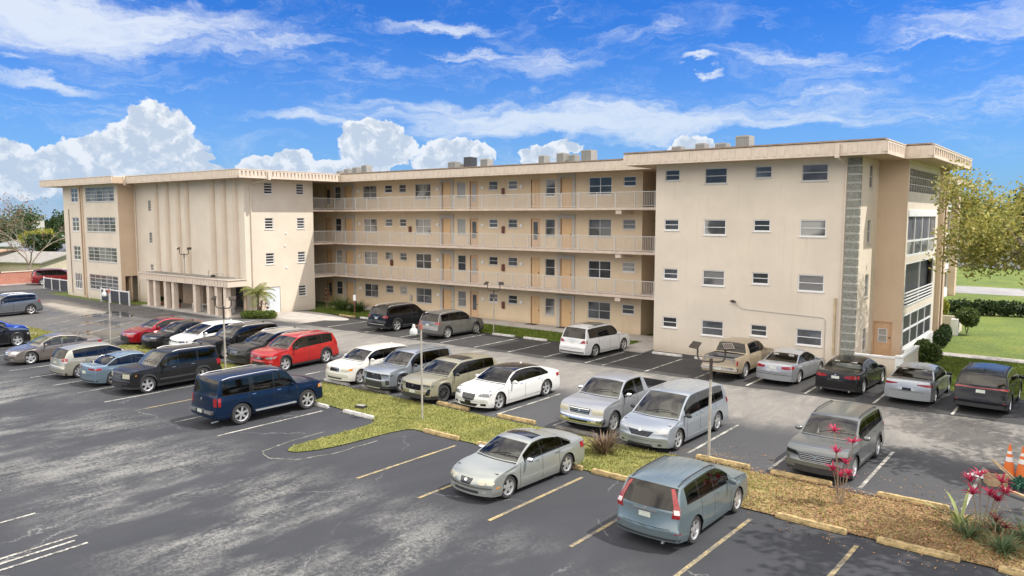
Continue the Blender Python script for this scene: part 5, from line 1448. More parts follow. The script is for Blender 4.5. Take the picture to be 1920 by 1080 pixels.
# 1 navy SUV with tail to the camera
P_NAVY = paint('navy_paint', (0.006, 0.019, 0.050), 0.45, 0.3)
def armada_x(root, c):
    for sd in (1, -1):
        mb = MB(); mb.box(-0.95, 0.92, sd*(c['W']/2-0.06), sd*(c['W']/2+0.06), 0.42, 0.47)
        mb.build('running_board', C_ALLOY, root, world=False)
    mb = MB(); x = -(c['L']-c['XF']); mb.box(x-0.05, x+0.10, -0.82, 0.82, 0.56, 0.70); mb.box(x-0.06, x+0.05, -0.32, 0.32, 0.62, 0.715)
    mb.build('rear_bumper', C_ALLOYD, root, world=False, bevel=0.02)
    mb = MB(); mb.box(x-0.062, x-0.051, -0.80, -0.33, 0.58, 0.68); mb.box(x-0.062, x-0.051, 0.33, 0.80, 0.58, 0.68); mb.build('bumper_face', C_CHROME, root, world=False)
make_car('sport_utility_vehicle', 'large navy blue SUV with silver roof rails parked alone, tail towards the camera', 'car',
    suv(L=5.15, W=1.98, H=1.93, wb=3.08, fo=0.92, sc=1.36, sw=1.90, sr=4.86, sg=5.05, pnt=P_NAVY, belt=(1.16, 1.24), r=0.41, gc=0.32, roofw=0.86, topk=dict(zh=1.08, zc=1.23, zg=1.27, zb=0.74, face=0.92, rr=0.045),
        clad=False, rails=(2.2, 4.7, C_RAIL), gs=[C_TINT, C_DARK, C_DARK], seams=[1.40, 2.52, 3.65], wins=[(1.46, 2.48), (2.56, 3.42), (3.62, 4.80)], handles=[2.22, 3.35], handmat=C_CHROME,
        rear=[tail(37, 50, 0.86, 1.18), ('number_plate', R(-8, 8, 0.58, 0.70), C_PLATE, dict(off=0.08)), ('tailgate_strip', R(-22, 22, 0.975, 0.995), C_GLOSSB, dict(off=0.012))], remblem=(1.10, 0.055),
        front=[lamp(28, 50, 0.84, 1.02), ('turn_signal', R(46, 54, 0.86, 1.0), C_AMBER, MX)], grille=(R(-22, 22, 0.70, 1.0), C_CHROME, 3, C_GLOSSB),
        side=[('side_moulding', R(1.55, 3.50, 0.60, 0.66), P_NAVY)], spokes=6, spw=0.05, extra=[armada_x, exhaust(-0.7)], fcur=0.16, k=0.945, gr=C_DARK, archgap=0.07, fin=False),
    (-24.94, 15.60, 'R', 88.5))

# 2 silver sedan, nose to the camera
P_SILV = paint('silver_green_paint', (0.36, 0.375, 0.345), 0.55, 0.34, 0.10)
def sunroof_x(root, c):
    pass
make_car('sedan', 'silver sedan with round twin headlights and dark sunroof, nearest the camera', 'car',
    sedan(L=4.80, W=1.80, H=1.44, wb=2.80, fo=0.90, pnt=P_SILV, sunroof=(2.35, 2.80), k=0.94, r=0.325,
        front=[('headlight', [(13+6.5*cos(t*pi/6)+16, 0.595+0.072*sin(t*pi/6)) for t in range(12)], C_LENSY, dict(mirror=True, off=0.014)),
               ('headlight', [(42+6.0*cos(t*pi/6), 0.61+0.068*sin(t*pi/6)) for t in range(12)], C_LENSY, dict(mirror=True, off=0.014)),
               ('lower_grille', R(-24, 24, 0.27, 0.35), C_BLACK), ('fog_lamp', R(30, 36, 0.29, 0.35), C_LENS, MX), ('bumper_strip', R(-44, 44, 0.44, 0.455), C_GAP), ('side_marker', R(50, 57, 0.42, 0.455), C_AMBER, MX)],
        grille=([(-13, 0.66), (13, 0.66), (10, 0.52), (5, 0.49), (-5, 0.49), (-10, 0.52)], C_GLOSSB, 4, C_ALLOYD), emblem=(0.60, 0.035),
        rear=[tail(28, 52, 0.72, 0.90), PL(0.62)], handmat=C_CHROME, mirmat=C_CHROME, spokes=5, spw=0.06, side=[('side_moulding', R(1.50, 3.35, 0.40, 0.46), P_SILV)], gs=C_DARK, gr=C_DARK),
    (-12.52, 15.85, 'F', -93.5))

# 3 teal compact SUV, tail to camera
P_TEAL = paint('teal_grey_paint', (0.15, 0.195, 0.21), 0.45, 0.3, 0.12)
make_car('sport_utility_vehicle', 'teal grey compact SUV with tall red tail lamps, tail towards the camera', 'car',
    suv(L=4.52, W=1.82, H=1.66, wb=2.62, fo=0.90, sc=1.16, sw=1.94, sr=4.08, sg=4.42, pnt=P_TEAL, belt=(1.00, 1.12), clad=False, topk=dict(zh=0.93, zc=1.08, zg=1.05, zb=0.62, rr=0.10), r=0.345,
        roofw=0.76, wins=[(1.42, 2.38), (2.43, 3.22), (3.27, 3.95)], k=0.94, rcur=0.16, rails=(2.0, 4.0, C_BLACK), ribs=(-0.36, 0.36, -0.12, 0.12),
        rear=[('taillight', [(35, 0.86), (44, 0.86), (45, 1.10), (42, 1.50), (36.5, 1.50), (38, 1.12)], C_TAIL, dict(mirror=True, off=0.012)), ('lamp_insert', R(38, 44, 0.96, 1.06), C_TAILC, dict(mirror=True, off=0.018)),
              ('chrome_strip', R(-17, 17, 0.945, 0.985), C_CHROME, dict(off=0.016)), ('number_plate', R(-8.5, 8.5, 0.79, 0.915), C_PLATE, dict(off=0.012)), ('reflector', R(38, 46, 0.475, 0.50), C_TAIL, MX), ('bumper_lip', R(-46, 46, 0.26, 0.36), C_BLACK, dict(off=0.010))],
        remblem=(1.005, 0.04), front=[lamp(24, 48, 0.72, 0.90)], grille=(R(-20, 20, 0.62, 0.82), C_GLOSSB, 2, C_CHROME), spokes=5, dspoke=True, spw=0.05, gw=C_TINT, extra=[exhaust(-0.5)], fin=False),
    (-7.27, 16.30, 'R', 88.5))

# 4 black boxy SUV, nose to camera
P_BLK = paint('black_paint', (0.012, 0.012, 0.013), 0.2, 0.25, 0.10)
P_BLK2 = paint('worn_black_paint', (0.016, 0.016, 0.017), 0.2, 0.3, 0.2)
make_car('sport_utility_vehicle', 'boxy black SUV with tan aged headlights, nose towards the camera, left of the navy SUV', 'car',
    suv(L=4.78, W=1.95, H=1.79, wb=2.70, fo=0.98, sc=1.36, sw=1.96, sr=4.48, sg=4.66, pnt=P_BLK2, belt=(1.10, 1.16), r=0.37, gc=0.24, roofw=0.82, topk=dict(zh=1.00, zc=1.15, zg=1.18, zb=0.70, face=0.90, rr=0.05),
        clad=True, wins=[(1.55, 2.48), (2.53, 3.42), (3.50, 4.42)], seams=[1.48, 2.50, 3.45], rails=(2.3, 4.4, C_RAIL), k=0.95,
        front=[('headlight', R(25, 45, 0.76, 0.96), C_LENSY, MX), ('lower_grille', R(-22, 22, 0.36, 0.50), C_BLACK), ('bumper_bar', R(-40, 40, 0.50, 0.57), C_BLACK), ('turn_signal', R(55, 58, 0.86, 0.90), C_AMBER, MX)],
        grille=(R(-21, 21, 0.70, 0.92), C_BLACK, 3, C_CHROME), emblem=(0.82, 0.05), rear=[tail(38, 52, 0.85, 1.10), PL(0.8)], side=[('side_moulding', R(1.55, 3.7, 0.52, 0.60), C_BLACK)], handmat=C_CHROME, spokes=5, spw=0.06, seat=C_SEATT),
    (-32.66, 15.92, 'F', -91))

# 5 blue-grey sedan
P_BGREY = paint('blue_grey_paint', (0.17, 0.235, 0.285), 0.5, 0.3, 0.08)
make_car('sedan', 'light blue grey sedan squeezed between the pale gold wagon and the boxy black SUV', 'car',
    sedan(L=4.62, W=1.78, H=1.43, wb=2.70, fo=0.92, pnt=P_BGREY, topk=dict(zd=1.05, zg=1.04), k=0.95, rear=[('taillight', [(20, 0.84), (52, 0.80), (54, 0.90), (20, 0.91)], C_TAIL, dict(mirror=True, off=0.010)), ('number_plate', R(-9, 9, 0.62, 0.75), C_PLATE, dict(off=0.014)), ('bumper_lip', R(-46, 46, 0.22, 0.34), C_BLACK)],
        front=[lamp(24, 48, 0.62, 0.74)], grille=(R(-16, 16, 0.44, 0.60), C_GLOSSB, 2, C_BLACK), remblem=(0.90, 0.03), extra=[]),
    (-35.45, 15.75, 'R', 90))

# 6 beige wagon
P_BEIG = paint('pale_gold_paint', (0.36, 0.345, 0.28), 0.5, 0.33, 0.08)
make_car('station_wagon', 'pale gold compact wagon with dark rear window, right of the taupe sedan', 'car',
    suv(L=4.35, W=1.775, H=1.55, wb=2.60, fo=0.88, sc=1.02, sw=1.80, sr=3.85, sg=4.22, pnt=P_BEIG, clad=False, belt=(0.95, 1.04), r=0.32, gc=0.16, topk=dict(zh=0.86, zc=1.00, zg=1.02, zb=0.62, rr=0.10, face=0.72, zn=0.5), roofw=0.70, k=0.95,
        wins=[(1.30, 2.25), (2.32, 3.12), (3.18, 3.75)], seams=[1.35, 2.28, 3.15], gs=C_TINT, gr=C_DARK, seat=C_SEATG,
        rear=[('taillight', R(33, 47, 0.90, 1.04), C_TAIL, dict(mirror=True, off=0.012)), ('lamp_insert', R(34, 46, 0.82, 0.895), C_TAILC, MX), ('number_plate', R(-9, 9, 0.76, 0.88), C_PLATE), ('bumper_lip', R(-46, 46, 0.22, 0.32), C_BLACK)], remblem=(0.96, 0.03),
        front=[lamp(26, 48, 0.64, 0.80)], grille=(R(-16, 16, 0.56, 0.70), C_GLOSSB, 2, C_CHROME), spokes=7, spw=0.05, fin=False),
    (-38.38, 15.50, 'R', 90))

# 7 taupe sedan nose to camera-left
P_TAUP = paint('taupe_paint', (0.20, 0.175, 0.155), 0.55, 0.3, 0.08)
make_car('sedan', 'taupe grey sedan with five-spoke wheels, nose left, left of the pale gold wagon', 'car',
    sedan(L=4.85, W=1.79, H=1.45, wb=2.84, fo=0.95, pnt=P_TAUP, k=0.95, front=[('headlight', [(26, 0.64), (44, 0.62), (54, 0.72), (40, 0.75), (28, 0.74)], C_LENS, dict(mirror=True, off=0.008)), ('lower_grille', R(-20, 20, 0.26, 0.36), C_BLACK), ('fog_lamp', R(30, 36, 0.30, 0.35), C_LENS, MX)],
        grille=([(-17, 0.70), (17, 0.70), (14, 0.46), (-14, 0.46)], C_GLOSSB, 3, C_CHROME), rear=[tail(28, 50, 0.76, 0.92)], spokes=5, spw=0.07, gs=C_CLEAR, r=0.34),
    (-43.89, 15.35, 'F', -92))

# 8 black crossover far left, nose away
make_car('sport_utility_vehicle', 'black crossover cut by the left edge of the photo, nose to the right', 'car',
    suv(L=4.5, W=1.82, H=1.60, wb=2.66, fo=0.90, sc=1.2, pnt=P_BLK, belt=(0.98, 1.10), topk=dict(zh=0.88, zc=1.06, face=0.76, zn=.5), k=0.96, front=[lamp(26, 50, 0.66, 0.80)], grille=(R(-16, 16, 0.5, 0.7), C_GLOSSB, 2, C_CHROME), rear=[tail(34, 50, 0.9, 1.05)], spokes=5, spw=0.07, seat=C_SEATG),
    (-50.7, 17.10, 'F', 90))
# 9 blue car
P_BLUE = paint('bright_blue_paint', (0.008, 0.05, 0.36), 0.4, 0.25, 0.05)
make_car('hatchback', 'bright blue car, only its bonnet showing beyond the black crossover at the left', 'car',
    sedan(L=4.3, W=1.78, H=1.42, wb=2.6, fo=0.90, sc=1.2, sw=1.9, sr=3.2, sg=3.8, pnt=P_BLUE, k=0.96, front=[lamp(26, 48, 0.6, 0.74)], grille=(R(-16, 16, 0.4, 0.6), C_GLOSSB, 2, C_BLACK), rear=[tail(30, 50, 0.8, 0.92)]),
    (-53.9, 18.2, 'F', 92))
# 10 grey crossover far left, tail right
P_STEEL = paint('steel_grey_paint', (0.15, 0.165, 0.18), 0.6, 0.28, 0.08)
make_car('sport_utility_vehicle', 'steel grey crossover at the left edge of the photo, tail to the right', 'car',
    suv(L=4.55, W=1.86, H=1.66, wb=2.72, fo=0.88, pnt=P_STEEL, belt=(1.02, 1.18), k=1.0, rear=[tail(36, 52, 0.98, 1.12), PL(0.7)], front=[lamp(30, 50, 0.6, 0.78)], grille=(R(-26, 26, 0.62, 0.86), C_GLOSSB, 3, C_ALLOYD), spokes=5, dspoke=True, gs=C_TINT, rails=(2.1, 4.0, C_RAIL), side=[('side_moulding', R(1.5, 3.4, 0.34, 0.37), C_CHROME)]),
    (-66.46, 23.47, 'R', -90))
# 11 red minivan at the wall
P_DRED = paint('dark_red_paint', (0.19, 0.008, 0.012), 0.4, 0.3, 0.06)
make_car('minivan', 'dark red minivan with tinted windows parked by the red brick wall on the left', 'car',
    suv(L=5.1, W=1.95, H=1.75, wb=3.05, fo=0.95, sc=1.15, sw=2.1, sr=4.6, sg=4.95, pnt=P_DRED, clad=False, belt=(1.00, 1.10), roofw=0.76, topk=dict(zh=0.86, zc=1.05, zg=1.12, face=0.75, zn=0.5), rails=(2.5, 4.6, C_ALLOYD), gs=C_DARK, rear=[tail(40, 50, 1.0, 1.5)], front=[lamp(28, 50, .66, .8)], spokes=7,
        wins=[(1.6, 2.55), (2.6, 3.8), (3.86, 4.6)], seams=[1.5, 2.57, 3.83], group='cars at the far left by the brick wall'),
    (-93.9, 34.5, 'R', 74))

# ---- middle row, left group, noses to the camera
P_RED1 = paint('candy_red_paint', (0.30, 0.008, 0.014), 0.45, 0.25, 0.04)
make_car('sedan', 'candy red sedan with black lower grille, first car from the left of the middle row', 'car',
    sedan(L=4.88, W=1.84, H=1.44, wb=2.82, fo=0.98, pnt=P_RED1, k=1.0, front=[('headlight', [(20, 0.66), (40, 0.64), (54, 0.74), (40, 0.755), (20, 0.70)], C_LENSD, dict(mirror=True, off=0.008)), ('lower_grille', [(-34, 0.22), (34, 0.22), (26, 0.56), (-26, 0.56)], C_BLACK, dict(off=0.010))],
        grille=(R(-18, 18, 0.60, 0.65), C_GLOSSB, 0, C_CHROME), rear=[tail(28, 50, 0.80, 0.95)], spokes=5, dspoke=True, r=0.345, roofmat=paint('red_roof', (0.10, 0.01, 0.012), .3)),
    (-45.31, 22.1, 'F', -94))
make_car('sedan', 'glossy black sedan between the red sedan and the white crossover with the white roof', 'car',
    sedan(L=4.95, W=1.88, H=1.46, wb=2.95, fo=0.92, pnt=P_BLK, k=0.98, front=[('headlight', R(22, 46, 0.66, 0.73), C_LENSD, MX)], grille=(R(-26, 26, 0.44, 0.62), C_GLOSSB, 2, C_BLACK), rear=[tail(8, 48, 0.84, 0.94)], spokes=10, spw=0.03, rimmat=C_ALLOYD, gs=C_DARK),
    (-42.75, 22.1, 'F', -91))
P_WHT = paint('white_paint_car', (0.62, 0.62, 0.61), 0.0, 0.3, 0.05)
make_car('electric_crossover', 'white crossover with dark pillars between the black sedan and the black luxury SUV', 'car',
    suv(L=4.70, W=1.88, H=1.56, wb=2.85, fo=0.90, sc=1.02, sw=2.0, sr=4.0, sg=4.45, pnt=P_WHT, belt=(0.98, 1.12), k=0.98, topk=dict(zh=0.86, zc=1.0, zg=1.1, face=0.74, zn=0.5), front=[lamp(24, 50, 0.62, 0.74, m=C_LENSD), ('lower_grille', R(-30, 30, 0.26, 0.40), C_BLACK)], grille=(R(-22, 22, 0.66, 0.70), C_GLOSSB, 0, None), rear=[tail(10, 50, 0.9, 0.98)], spokes=5, gs=C_DARK, rimmat=C_ALLOYD),
    (-40.25, 22.5, 'F', -90))
make_car('sport_utility_vehicle', 'black luxury SUV with roof rails behind the double floodlight pole, fourth in the middle row', 'car',
    suv(L=4.75, W=1.93, H=1.66, wb=2.87, fo=0.90, pnt=P_BLK, belt=(1.04, 1.14), k=0.98, topk=dict(zh=0.95, zc=1.08, face=0.84), front=[lamp(26, 48, 0.72, 0.80, m=C_LENS), ('lower_grille', R(-26, 26, 0.30, 0.48), C_GLOSSB)], grille=(R(-22, 22, 0.66, 0.80), C_GLOSSB, 2, C_ALLOYD), rear=[tail(34, 48, 0.96, 1.06)], rails=(2.1, 4.1, C_RAIL), spokes=10, spw=0.03),
    (-37.45, 22.6, 'F', -90))
P_CHAR = paint('charcoal_paint', (0.045, 0.044, 0.043), 0.5, 0.3, 0.1)
make_car('sport_utility_vehicle', 'charcoal crossover with wide grille just left of the red crossover', 'car',
    suv(L=4.72, W=1.88, H=1.62, wb=2.82, fo=0.95, sc=1.15, sw=2.0, pnt=P_CHAR, belt=(1.02, 1.14), k=0.98, topk=dict(zh=0.90, zc=1.06, face=0.80), roofmat=paint('pale_roof', (0.30, 0.28, 0.25), 0.5), front=[('headlight', [(28, 0.70), (50, 0.70), (54, 0.80), (30, 0.80)], C_LENSD, MX), ('lower_grille', R(-30, 30, 0.28, 0.42), C_BLACK), ('chrome_strip', R(30, 40, 0.40, 0.42), C_CHROME, MX)], grille=([(-20, 0.80), (20, 0.80), (17, 0.56), (-17, 0.56)], C_GLOSSB, 4, C_ALLOY), emblem=(0.74, .03), rear=[tail(34, 50, 1.0, 1.1)], spokes=5, dspoke=True, rails=(2.2, 4.1, C_RAIL)),
    (-34.35, 22.6, 'F', -90))
P_RED2 = paint('bright_red_paint', (0.37, 0.014, 0.012), 0.2, 0.3, 0.05)
make_car('sport_utility_vehicle', 'bright red compact crossover with silver roof rails right of the charcoal crossover', 'car',
    suv(L=4.57, W=1.84, H=1.66, wb=2.66, fo=0.93, sc=1.12, sw=1.85, sr=4.12, sg=4.42, pnt=P_RED2, belt=(1.00, 1.13), k=1.0, topk=dict(zh=0.92, zc=1.07, face=0.80, zn=0.55), front=[('headlight', [(24, 0.70), (48, 0.72), (54, 0.84), (26, 0.77)], C_LENS, MX), ('lower_grille', [(-30, 0.26), (30, 0.26), (24, 0.52), (-24, 0.52)], C_BLACK), ('fog_lamp', R(36, 41, 0.40, 0.47), C_LENS, MX)],
        grille=([(-22, 0.74), (22, 0.74), (14, 0.64), (-14, 0.64)], C_GLOSSB, 1, C_CHROME), emblem=(0.76, 0.03), rear=[tail(34, 52, 0.95, 1.10), PL(0.75)], rails=(2.0, 4.05, C_RAIL), spokes=5, spw=0.07, mirmat=C_BLACK, seat=C_SEATG),
    (-31.9, 22.45, 'F', -86.5))

# ---- middle row, centre group
P_WHT2 = paint('warm_white_paint', (0.58, 0.57, 0.52), 0.0, 0.35, 0.08)
make_car('hatchback', 'white upright hatchback with crosshair grille, smallest white car in front of the grass median', 'car',
    suv(L=4.38, W=1.76, H=1.53, wb=2.60, fo=0.88, sc=1.12, sw=1.78, sr=3.95, sg=4.22, pnt=P_WHT2, clad=False, belt=(0.98, 1.08), r=0.335, gc=0.19, k=0.98, topk=dict(zh=0.90, zc=1.02, face=0.80, zn=0.55), front=[('headlight', R(24, 44, 0.68, 0.82), C_LENSY, MX), ('lower_grille', R(-26, 26, 0.30, 0.38), C_ALLOYD), ('turn_signal', R(44, 52, 0.70, 0.80), C_AMBER, MX)],
        grille=(R(-17, 17, 0.64, 0.82), C_GLOSSB, 2, C_CHROME), rear=[tail(36, 50, 0.9, 1.05)], spokes=5, spw=0.075, gs=[C_DARK], seat=C_SEATG),
    (-26.75, 22.85, 'F', -91))
P_SLV2 = paint('bright_silver_paint', (0.30, 0.33, 0.36), 0.6, 0.28, 0.05)
make_car('sport_utility_vehicle', 'silver blue crossover with black trapezoid grille between the white hatchback and the olive SUV', 'car',
    suv(L=4.60, W=1.86, H=1.69, wb=2.69, fo=0.93, pnt=P_SLV2, belt=(1.04, 1.15), k=0.98, r=0.37, topk=dict(zh=0.98, zc=1.10, face=0.88, zn=0.6), cladh=0.14, flare=0.03,
        front=[('headlight', [(24, 0.82), (50, 0.80), (54, 0.87), (26, 0.90)], C_LENSD, MX), ('lower_grille', [(-30, 0.26), (30, 0.26), (26, 0.56), (-26, 0.56)], C_BLACK), ('fog_lamp', R(36, 44, 0.44, 0.64), C_BLACK, MX), ('skid_plate', R(-22, 22, 0.25, 0.29), C_ALLOY, dict(off=0.015))],
        grille=([(-23, 0.90), (23, 0.90), (27, 0.64), (-27, 0.64)], C_GLOSSB, 4, C_ALLOYD), emblem=(0.85, 0.035), rear=[tail(30, 50, 1.0, 1.12)], rails=(2.0, 4.0, C_SEATD), spokes=5, dspoke=True, mirmat=C_BLACK, gs=C_DARK),
    (-24.05, 22.90, 'F', -91))
P_OLIV = paint('olive_beige_paint', (0.285, 0.265, 0.185), 0.35, 0.3, 0.05)
make_car('sport_utility_vehicle', 'olive beige SUV with black grille and black wheel arches behind the single lamp post', 'car',
    suv(L=4.72, W=1.90, H=1.61, wb=2.81, fo=0.93, sc=1.25, sw=1.98, pnt=P_OLIV, belt=(1.02, 1.12), k=0.98, r=0.375, cladh=0.16, flare=0.03, topk=dict(zh=0.96, zc=1.07, face=0.86, zn=0.58), sunroof=(2.35, 3.1),
        front=[('headlight', [(28, 0.78), (50, 0.76), (54, 0.83), (28, 0.86)], C_LENSD, MX), ('lower_grille', R(-34, 34, 0.28, 0.44), C_BLACK), ('side_intake', [(33, 0.42), (42, 0.42), (46, 0.68), (40, 0.68)], C_GLOSSB, MX), ('number_plate', R(-8.5, 8.5, 0.47, 0.58), C_PLATE, dict(off=0.02)), ('bumper_lip', R(-44, 44, 0.24, 0.28), C_BLACK)],
        grille=([(-27, 0.84), (27, 0.84), (23, 0.60), (-23, 0.60)], C_GLOSSB, 0, None), emblem=(0.76, 0.045), rear=[tail(32, 50, 0.98, 1.06)], spokes=10, spw=0.022, rimmat=C_ALLOYD, mirmat=C_BLACK, gs=C_DARK),
    (-21.30, 22.62, 'F', -92.5))
P_PRL = paint('pearl_white_paint', (0.62, 0.62, 0.60), 0.0, 0.25, 0.03)
make_car('luxury_sedan', 'long pearl white sedan with black glass roof, at the right end of the centre group', 'car',
    sedan(L=5.20, W=1.90, H=1.48, wb=3.16, fo=0.88, sc=1.35, sw=2.10, sr=3.75, sg=4.45, pnt=P_PRL, k=0.985, r=0.355, roofmat=C_GLOSSB, topk=dict(zh=0.78, zc=0.98, zd=1.04), belt=(0.93, 0.99), seams=[1.45, 2.55, 3.72], wins=[(1.62, 2.53), (2.58, 3.75), (3.79, 4.22)], handles=[2.25, 3.45],
        front=[('headlight', [(26, 0.64), (48, 0.62), (55, 0.74), (30, 0.75)], C_LENSD, MX), ('lower_grille', [(-20, 0.23), (20, 0.23), (26, 0.35), (-26, 0.35)], C_GLOSSB), ('number_plate', R(-8, 8, 0.33, 0.45), C_GLOSSB, dict(off=0.02)), ('side_intake', R(31, 42, 0.27, 0.36), C_GLOSSB, MX)],
        grille=([(-19, 0.71), (19, 0.71), (16, 0.50), (10, 0.46), (-10, 0.46), (-16, 0.50)], C_GLOSSB, 5, C_ALLOYD), emblem=(0.79, 0.02), emr=0.4, rear=[tail(30, 54, 0.78, 0.92)], spokes=5, dspoke=True, spw=0.05, side=[('side_moulding', R(1.5, 3.9, 0.30, 0.315), C_CHROME)], gs=C_DARK, gw=C_TINT, gr=C_DARK, handmat=C_CHROME),
    (-18.72, 23.10, 'F', -91.5))

# ---- middle row, right group
P_SLV3 = paint('dull_silver_paint', (0.32, 0.33, 0.345), 0.5, 0.36, 0.12)
make_car('pickup_truck', 'silver extended-cab pickup truck with empty black-lined bed, nose towards the camera beside the minivan', 'car',
    suv(L=5.53, W=1.96, H=1.79, wb=3.26, fo=0.92, sc=1.35, sw=2.0, sr=3.35, sg=3.52, pnt=P_SLV3, clad=False, belt=(1.15, 1.17), r=0.385, gc=0.32, roofw=0.74, archgap=0.07,
        top=[(0, 0.60), (0.02, 0.64), (0.07, 0.70), (0.11, 0.95), (0.20, 1.02), (0.7, 1.12), (1.25, 1.17), (1.35, 1.19), (1.37, 1.21), (2.0, 1.71), (2.12, 1.75), (2.6, 1.79), (3.1, 1.775), (3.35, 1.71), (3.50, 1.25), (3.54, 1.20), (3.7, 1.19), (5.40, 1.19), (5.47, 1.17), (5.50, 0.75), (5.53, 0.62)],
        bed=(3.56,), seams=[1.52, 2.60, 3.20, 3.54], wins=[(1.60, 2.52), (2.66, 3.16)], handles=[2.3], gs=C_DARK, gr=C_DARK, k=0.975, rows=[2.45, 3.0],
        front=[('headlight', R(29, 47, 0.76, 0.94), C_LENSY, MX), ('front_bumper', R(-50, 50, 0.44, 0.64), C_CHROME, dict(off=0.03)), ('lower_grille', R(-20, 20, 0.48, 0.55), C_GLOSSB, dict(off=0.037)), ('fog_lamp', R(27, 35, 0.49, 0.57), C_LENSY, dict(mirror=True, off=0.04))],
        grille=([(-25, 0.95), (25, 0.95), (22, 0.75), (-22, 0.75)], C_GLOSSB, 3, C_CHROME), emblem=(0.86, 0.05), rear=[tail(44, 50, 0.76, 0.98)], mirmat=C_CHROME, spokes=5, spw=0.075, fin=False, seat=C_SEATG, mirz=0.12, fcur=0.16),
    (-13.50, 23.15, 'F', -91))
P_SLV4 = paint('pale_blue_silver_paint', (0.33, 0.36, 0.39), 0.5, 0.3, 0.06)
make_car('minivan', 'pale silver minivan with ribbed roof, nose towards the camera behind the tall floodlight pole', 'car',
    suv(L=5.08, W=1.98, H=1.76, wb=3.03, fo=0.96, sc=1.02, sw=1.98, sr=4.58, sg=4.92, pnt=P_SLV4, clad=False, belt=(1.02, 1.14), r=0.355, gc=0.17, roofw=0.76, topk=dict(zh=0.86, zc=1.02, zg=1.12, zb=0.66, face=0.72, zn=0.52, rr=0.09), k=0.975, ribs=(-0.5, -0.25, 0, 0.25, 0.5),
        wins=[(1.42, 2.50), (2.56, 3.75), (3.82, 4.55)], seams=[1.55, 2.53, 3.78], handles=[2.25, 2.65], fcur=0.30, gs=[C_TINT, C_TINT, C_TINT], gr=C_TINT, seat=C_SEATG,
        front=[('headlight', [(24, 0.62), (46, 0.66), (54, 0.86), (44, 0.84), (28, 0.74)], C_LENS, dict(mirror=True, off=0.008)), ('lower_grille', [(-26, 0.22), (26, 0.22), (22, 0.30), (-22, 0.30)], C_BLACK), ('fog_lamp', R(33, 39, 0.27, 0.33), C_BLACK, MX)],
        grille=([(-26, 0.72), (26, 0.72), (17, 0.54), (-17, 0.54)], C_GLOSSB, 4, C_ALLOYD), emblem=(0.73, 0.035), rear=[tail(40, 52, 0.95, 1.15), PL(0.8)], mirmat=C_BLACK, spokes=5, dspoke=True, side=[('side_moulding', R(1.6, 4.0, 0.26, 0.32), P_SLV4)], wbump=0.18),
    (-10.78, 22.70, 'F', -92))
P_GREY = paint('sage_grey_paint', (0.155, 0.165, 0.16), 0.5, 0.3, 0.08)
make_car('sport_utility_vehicle', 'grey crossover with winged grille parked alone on the right, partly behind the red-leaved plant', 'car',
    suv(L=4.63, W=1.865, H=1.68, wb=2.755, fo=0.92, pnt=P_GREY, belt=(1.03, 1.18), k=0.97, topk=dict(zh=0.95, zc=1.09, face=0.84, zn=0.56), front=[('headlight', [(38, 0.50), (48, 0.50), (50, 0.68), (40, 0.68)], C_LENSD, MX), ('lower_grille', R(-30, 30, 0.28, 0.44), C_BLACK), ('skid_plate', R(-30, 30, 0.24, 0.275), C_ALLOY), ('running_lamp', [(26, 0.70), (47, 0.74), (52, 0.86), (30, 0.82)], C_GLOSSB, dict(mirror=True, off=0.008))],
        grille=([(-28, 0.80), (28, 0.80), (22, 0.58), (-22, 0.58)], C_GLOSSB, 4, C_ALLOY), emblem=(0.74, 0.05), emr=1.6, rear=[tail(30, 52, 0.98, 1.08)], rails=(2.1, 4.1, C_BLACK), spokes=5, dspoke=True, gs=C_DARK),
    (-5.45, 23.25, 'F', -91))

# ---- row in front of the building, noses away
P_BLK3 = paint('black_blue_paint', (0.010, 0.011, 0.014), 0.3, 0.22, 0.03)
make_car('sport_utility_vehicle', 'black three-row SUV with chrome bumper strip, first in the row by the building', 'car',
    suv(L=5.0, W=1.96, H=1.77, wb=2.90, fo=0.95, pnt=P_BLK3, belt=(1.08, 1.18), r=0.375, roofw=0.76, topk=dict(zg=1.2), k=0.98, rear=[('taillight', [(33, 0.98), (50, 0.94), (52, 1.12), (38, 1.12)], C_TAIL, dict(mirror=True, off=0.01)), ('number_plate', R(-8, 8, 0.86, 0.98), C_PLATE), ('chrome_strip', R(-17, 17, 1.02, 1.045), C_CHROME), ('bumper_strip', R(-40, 40, 0.50, 0.54), C_CHROME)], front=[lamp(28, 50, .8, .95)], rails=(2.2, 4.4, C_RAIL), spokes=5, dspoke=True, gs=C_DARK, extra=[exhaust(-0.6)],
        side=[('side_moulding', R(1.6, 3.6, 0.36, 0.385), C_CHROME)]),
    (-37.36, 35.19, 'R', 88))
P_GRY2 = paint('mid_grey_paint', (0.16, 0.158, 0.15), 0.55, 0.3, 0.08)
make_car('sport_utility_vehicle', 'mid grey SUV with red tail lamps in the building row, right of the black SUV', 'car',
    suv(L=4.67, W=1.885, H=1.70, wb=2.70, fo=0.93, pnt=P_GRY2, belt=(1.06, 1.16), k=0.98, topk=dict(zg=1.14), rear=[('taillight', [(34, 0.98), (52, 0.96), (52, 1.10), (36, 1.12)], C_TAIL, dict(mirror=True, off=0.01)), ('number_plate', R(-8.5, 8.5, 0.86, 0.98), C_PLATE), ('chrome_strip', R(-13, 13, 1.01, 1.03), C_CHROME), ('bumper_lip', R(-44, 44, 0.30, 0.42), C_BLACK)], front=[lamp(28, 50, .75, .9)], rails=(2.1, 4.1, C_RAIL), spokes=6, dspoke=True, gs=C_DARK),
    (-32.50, 34.95, 'R', 88))
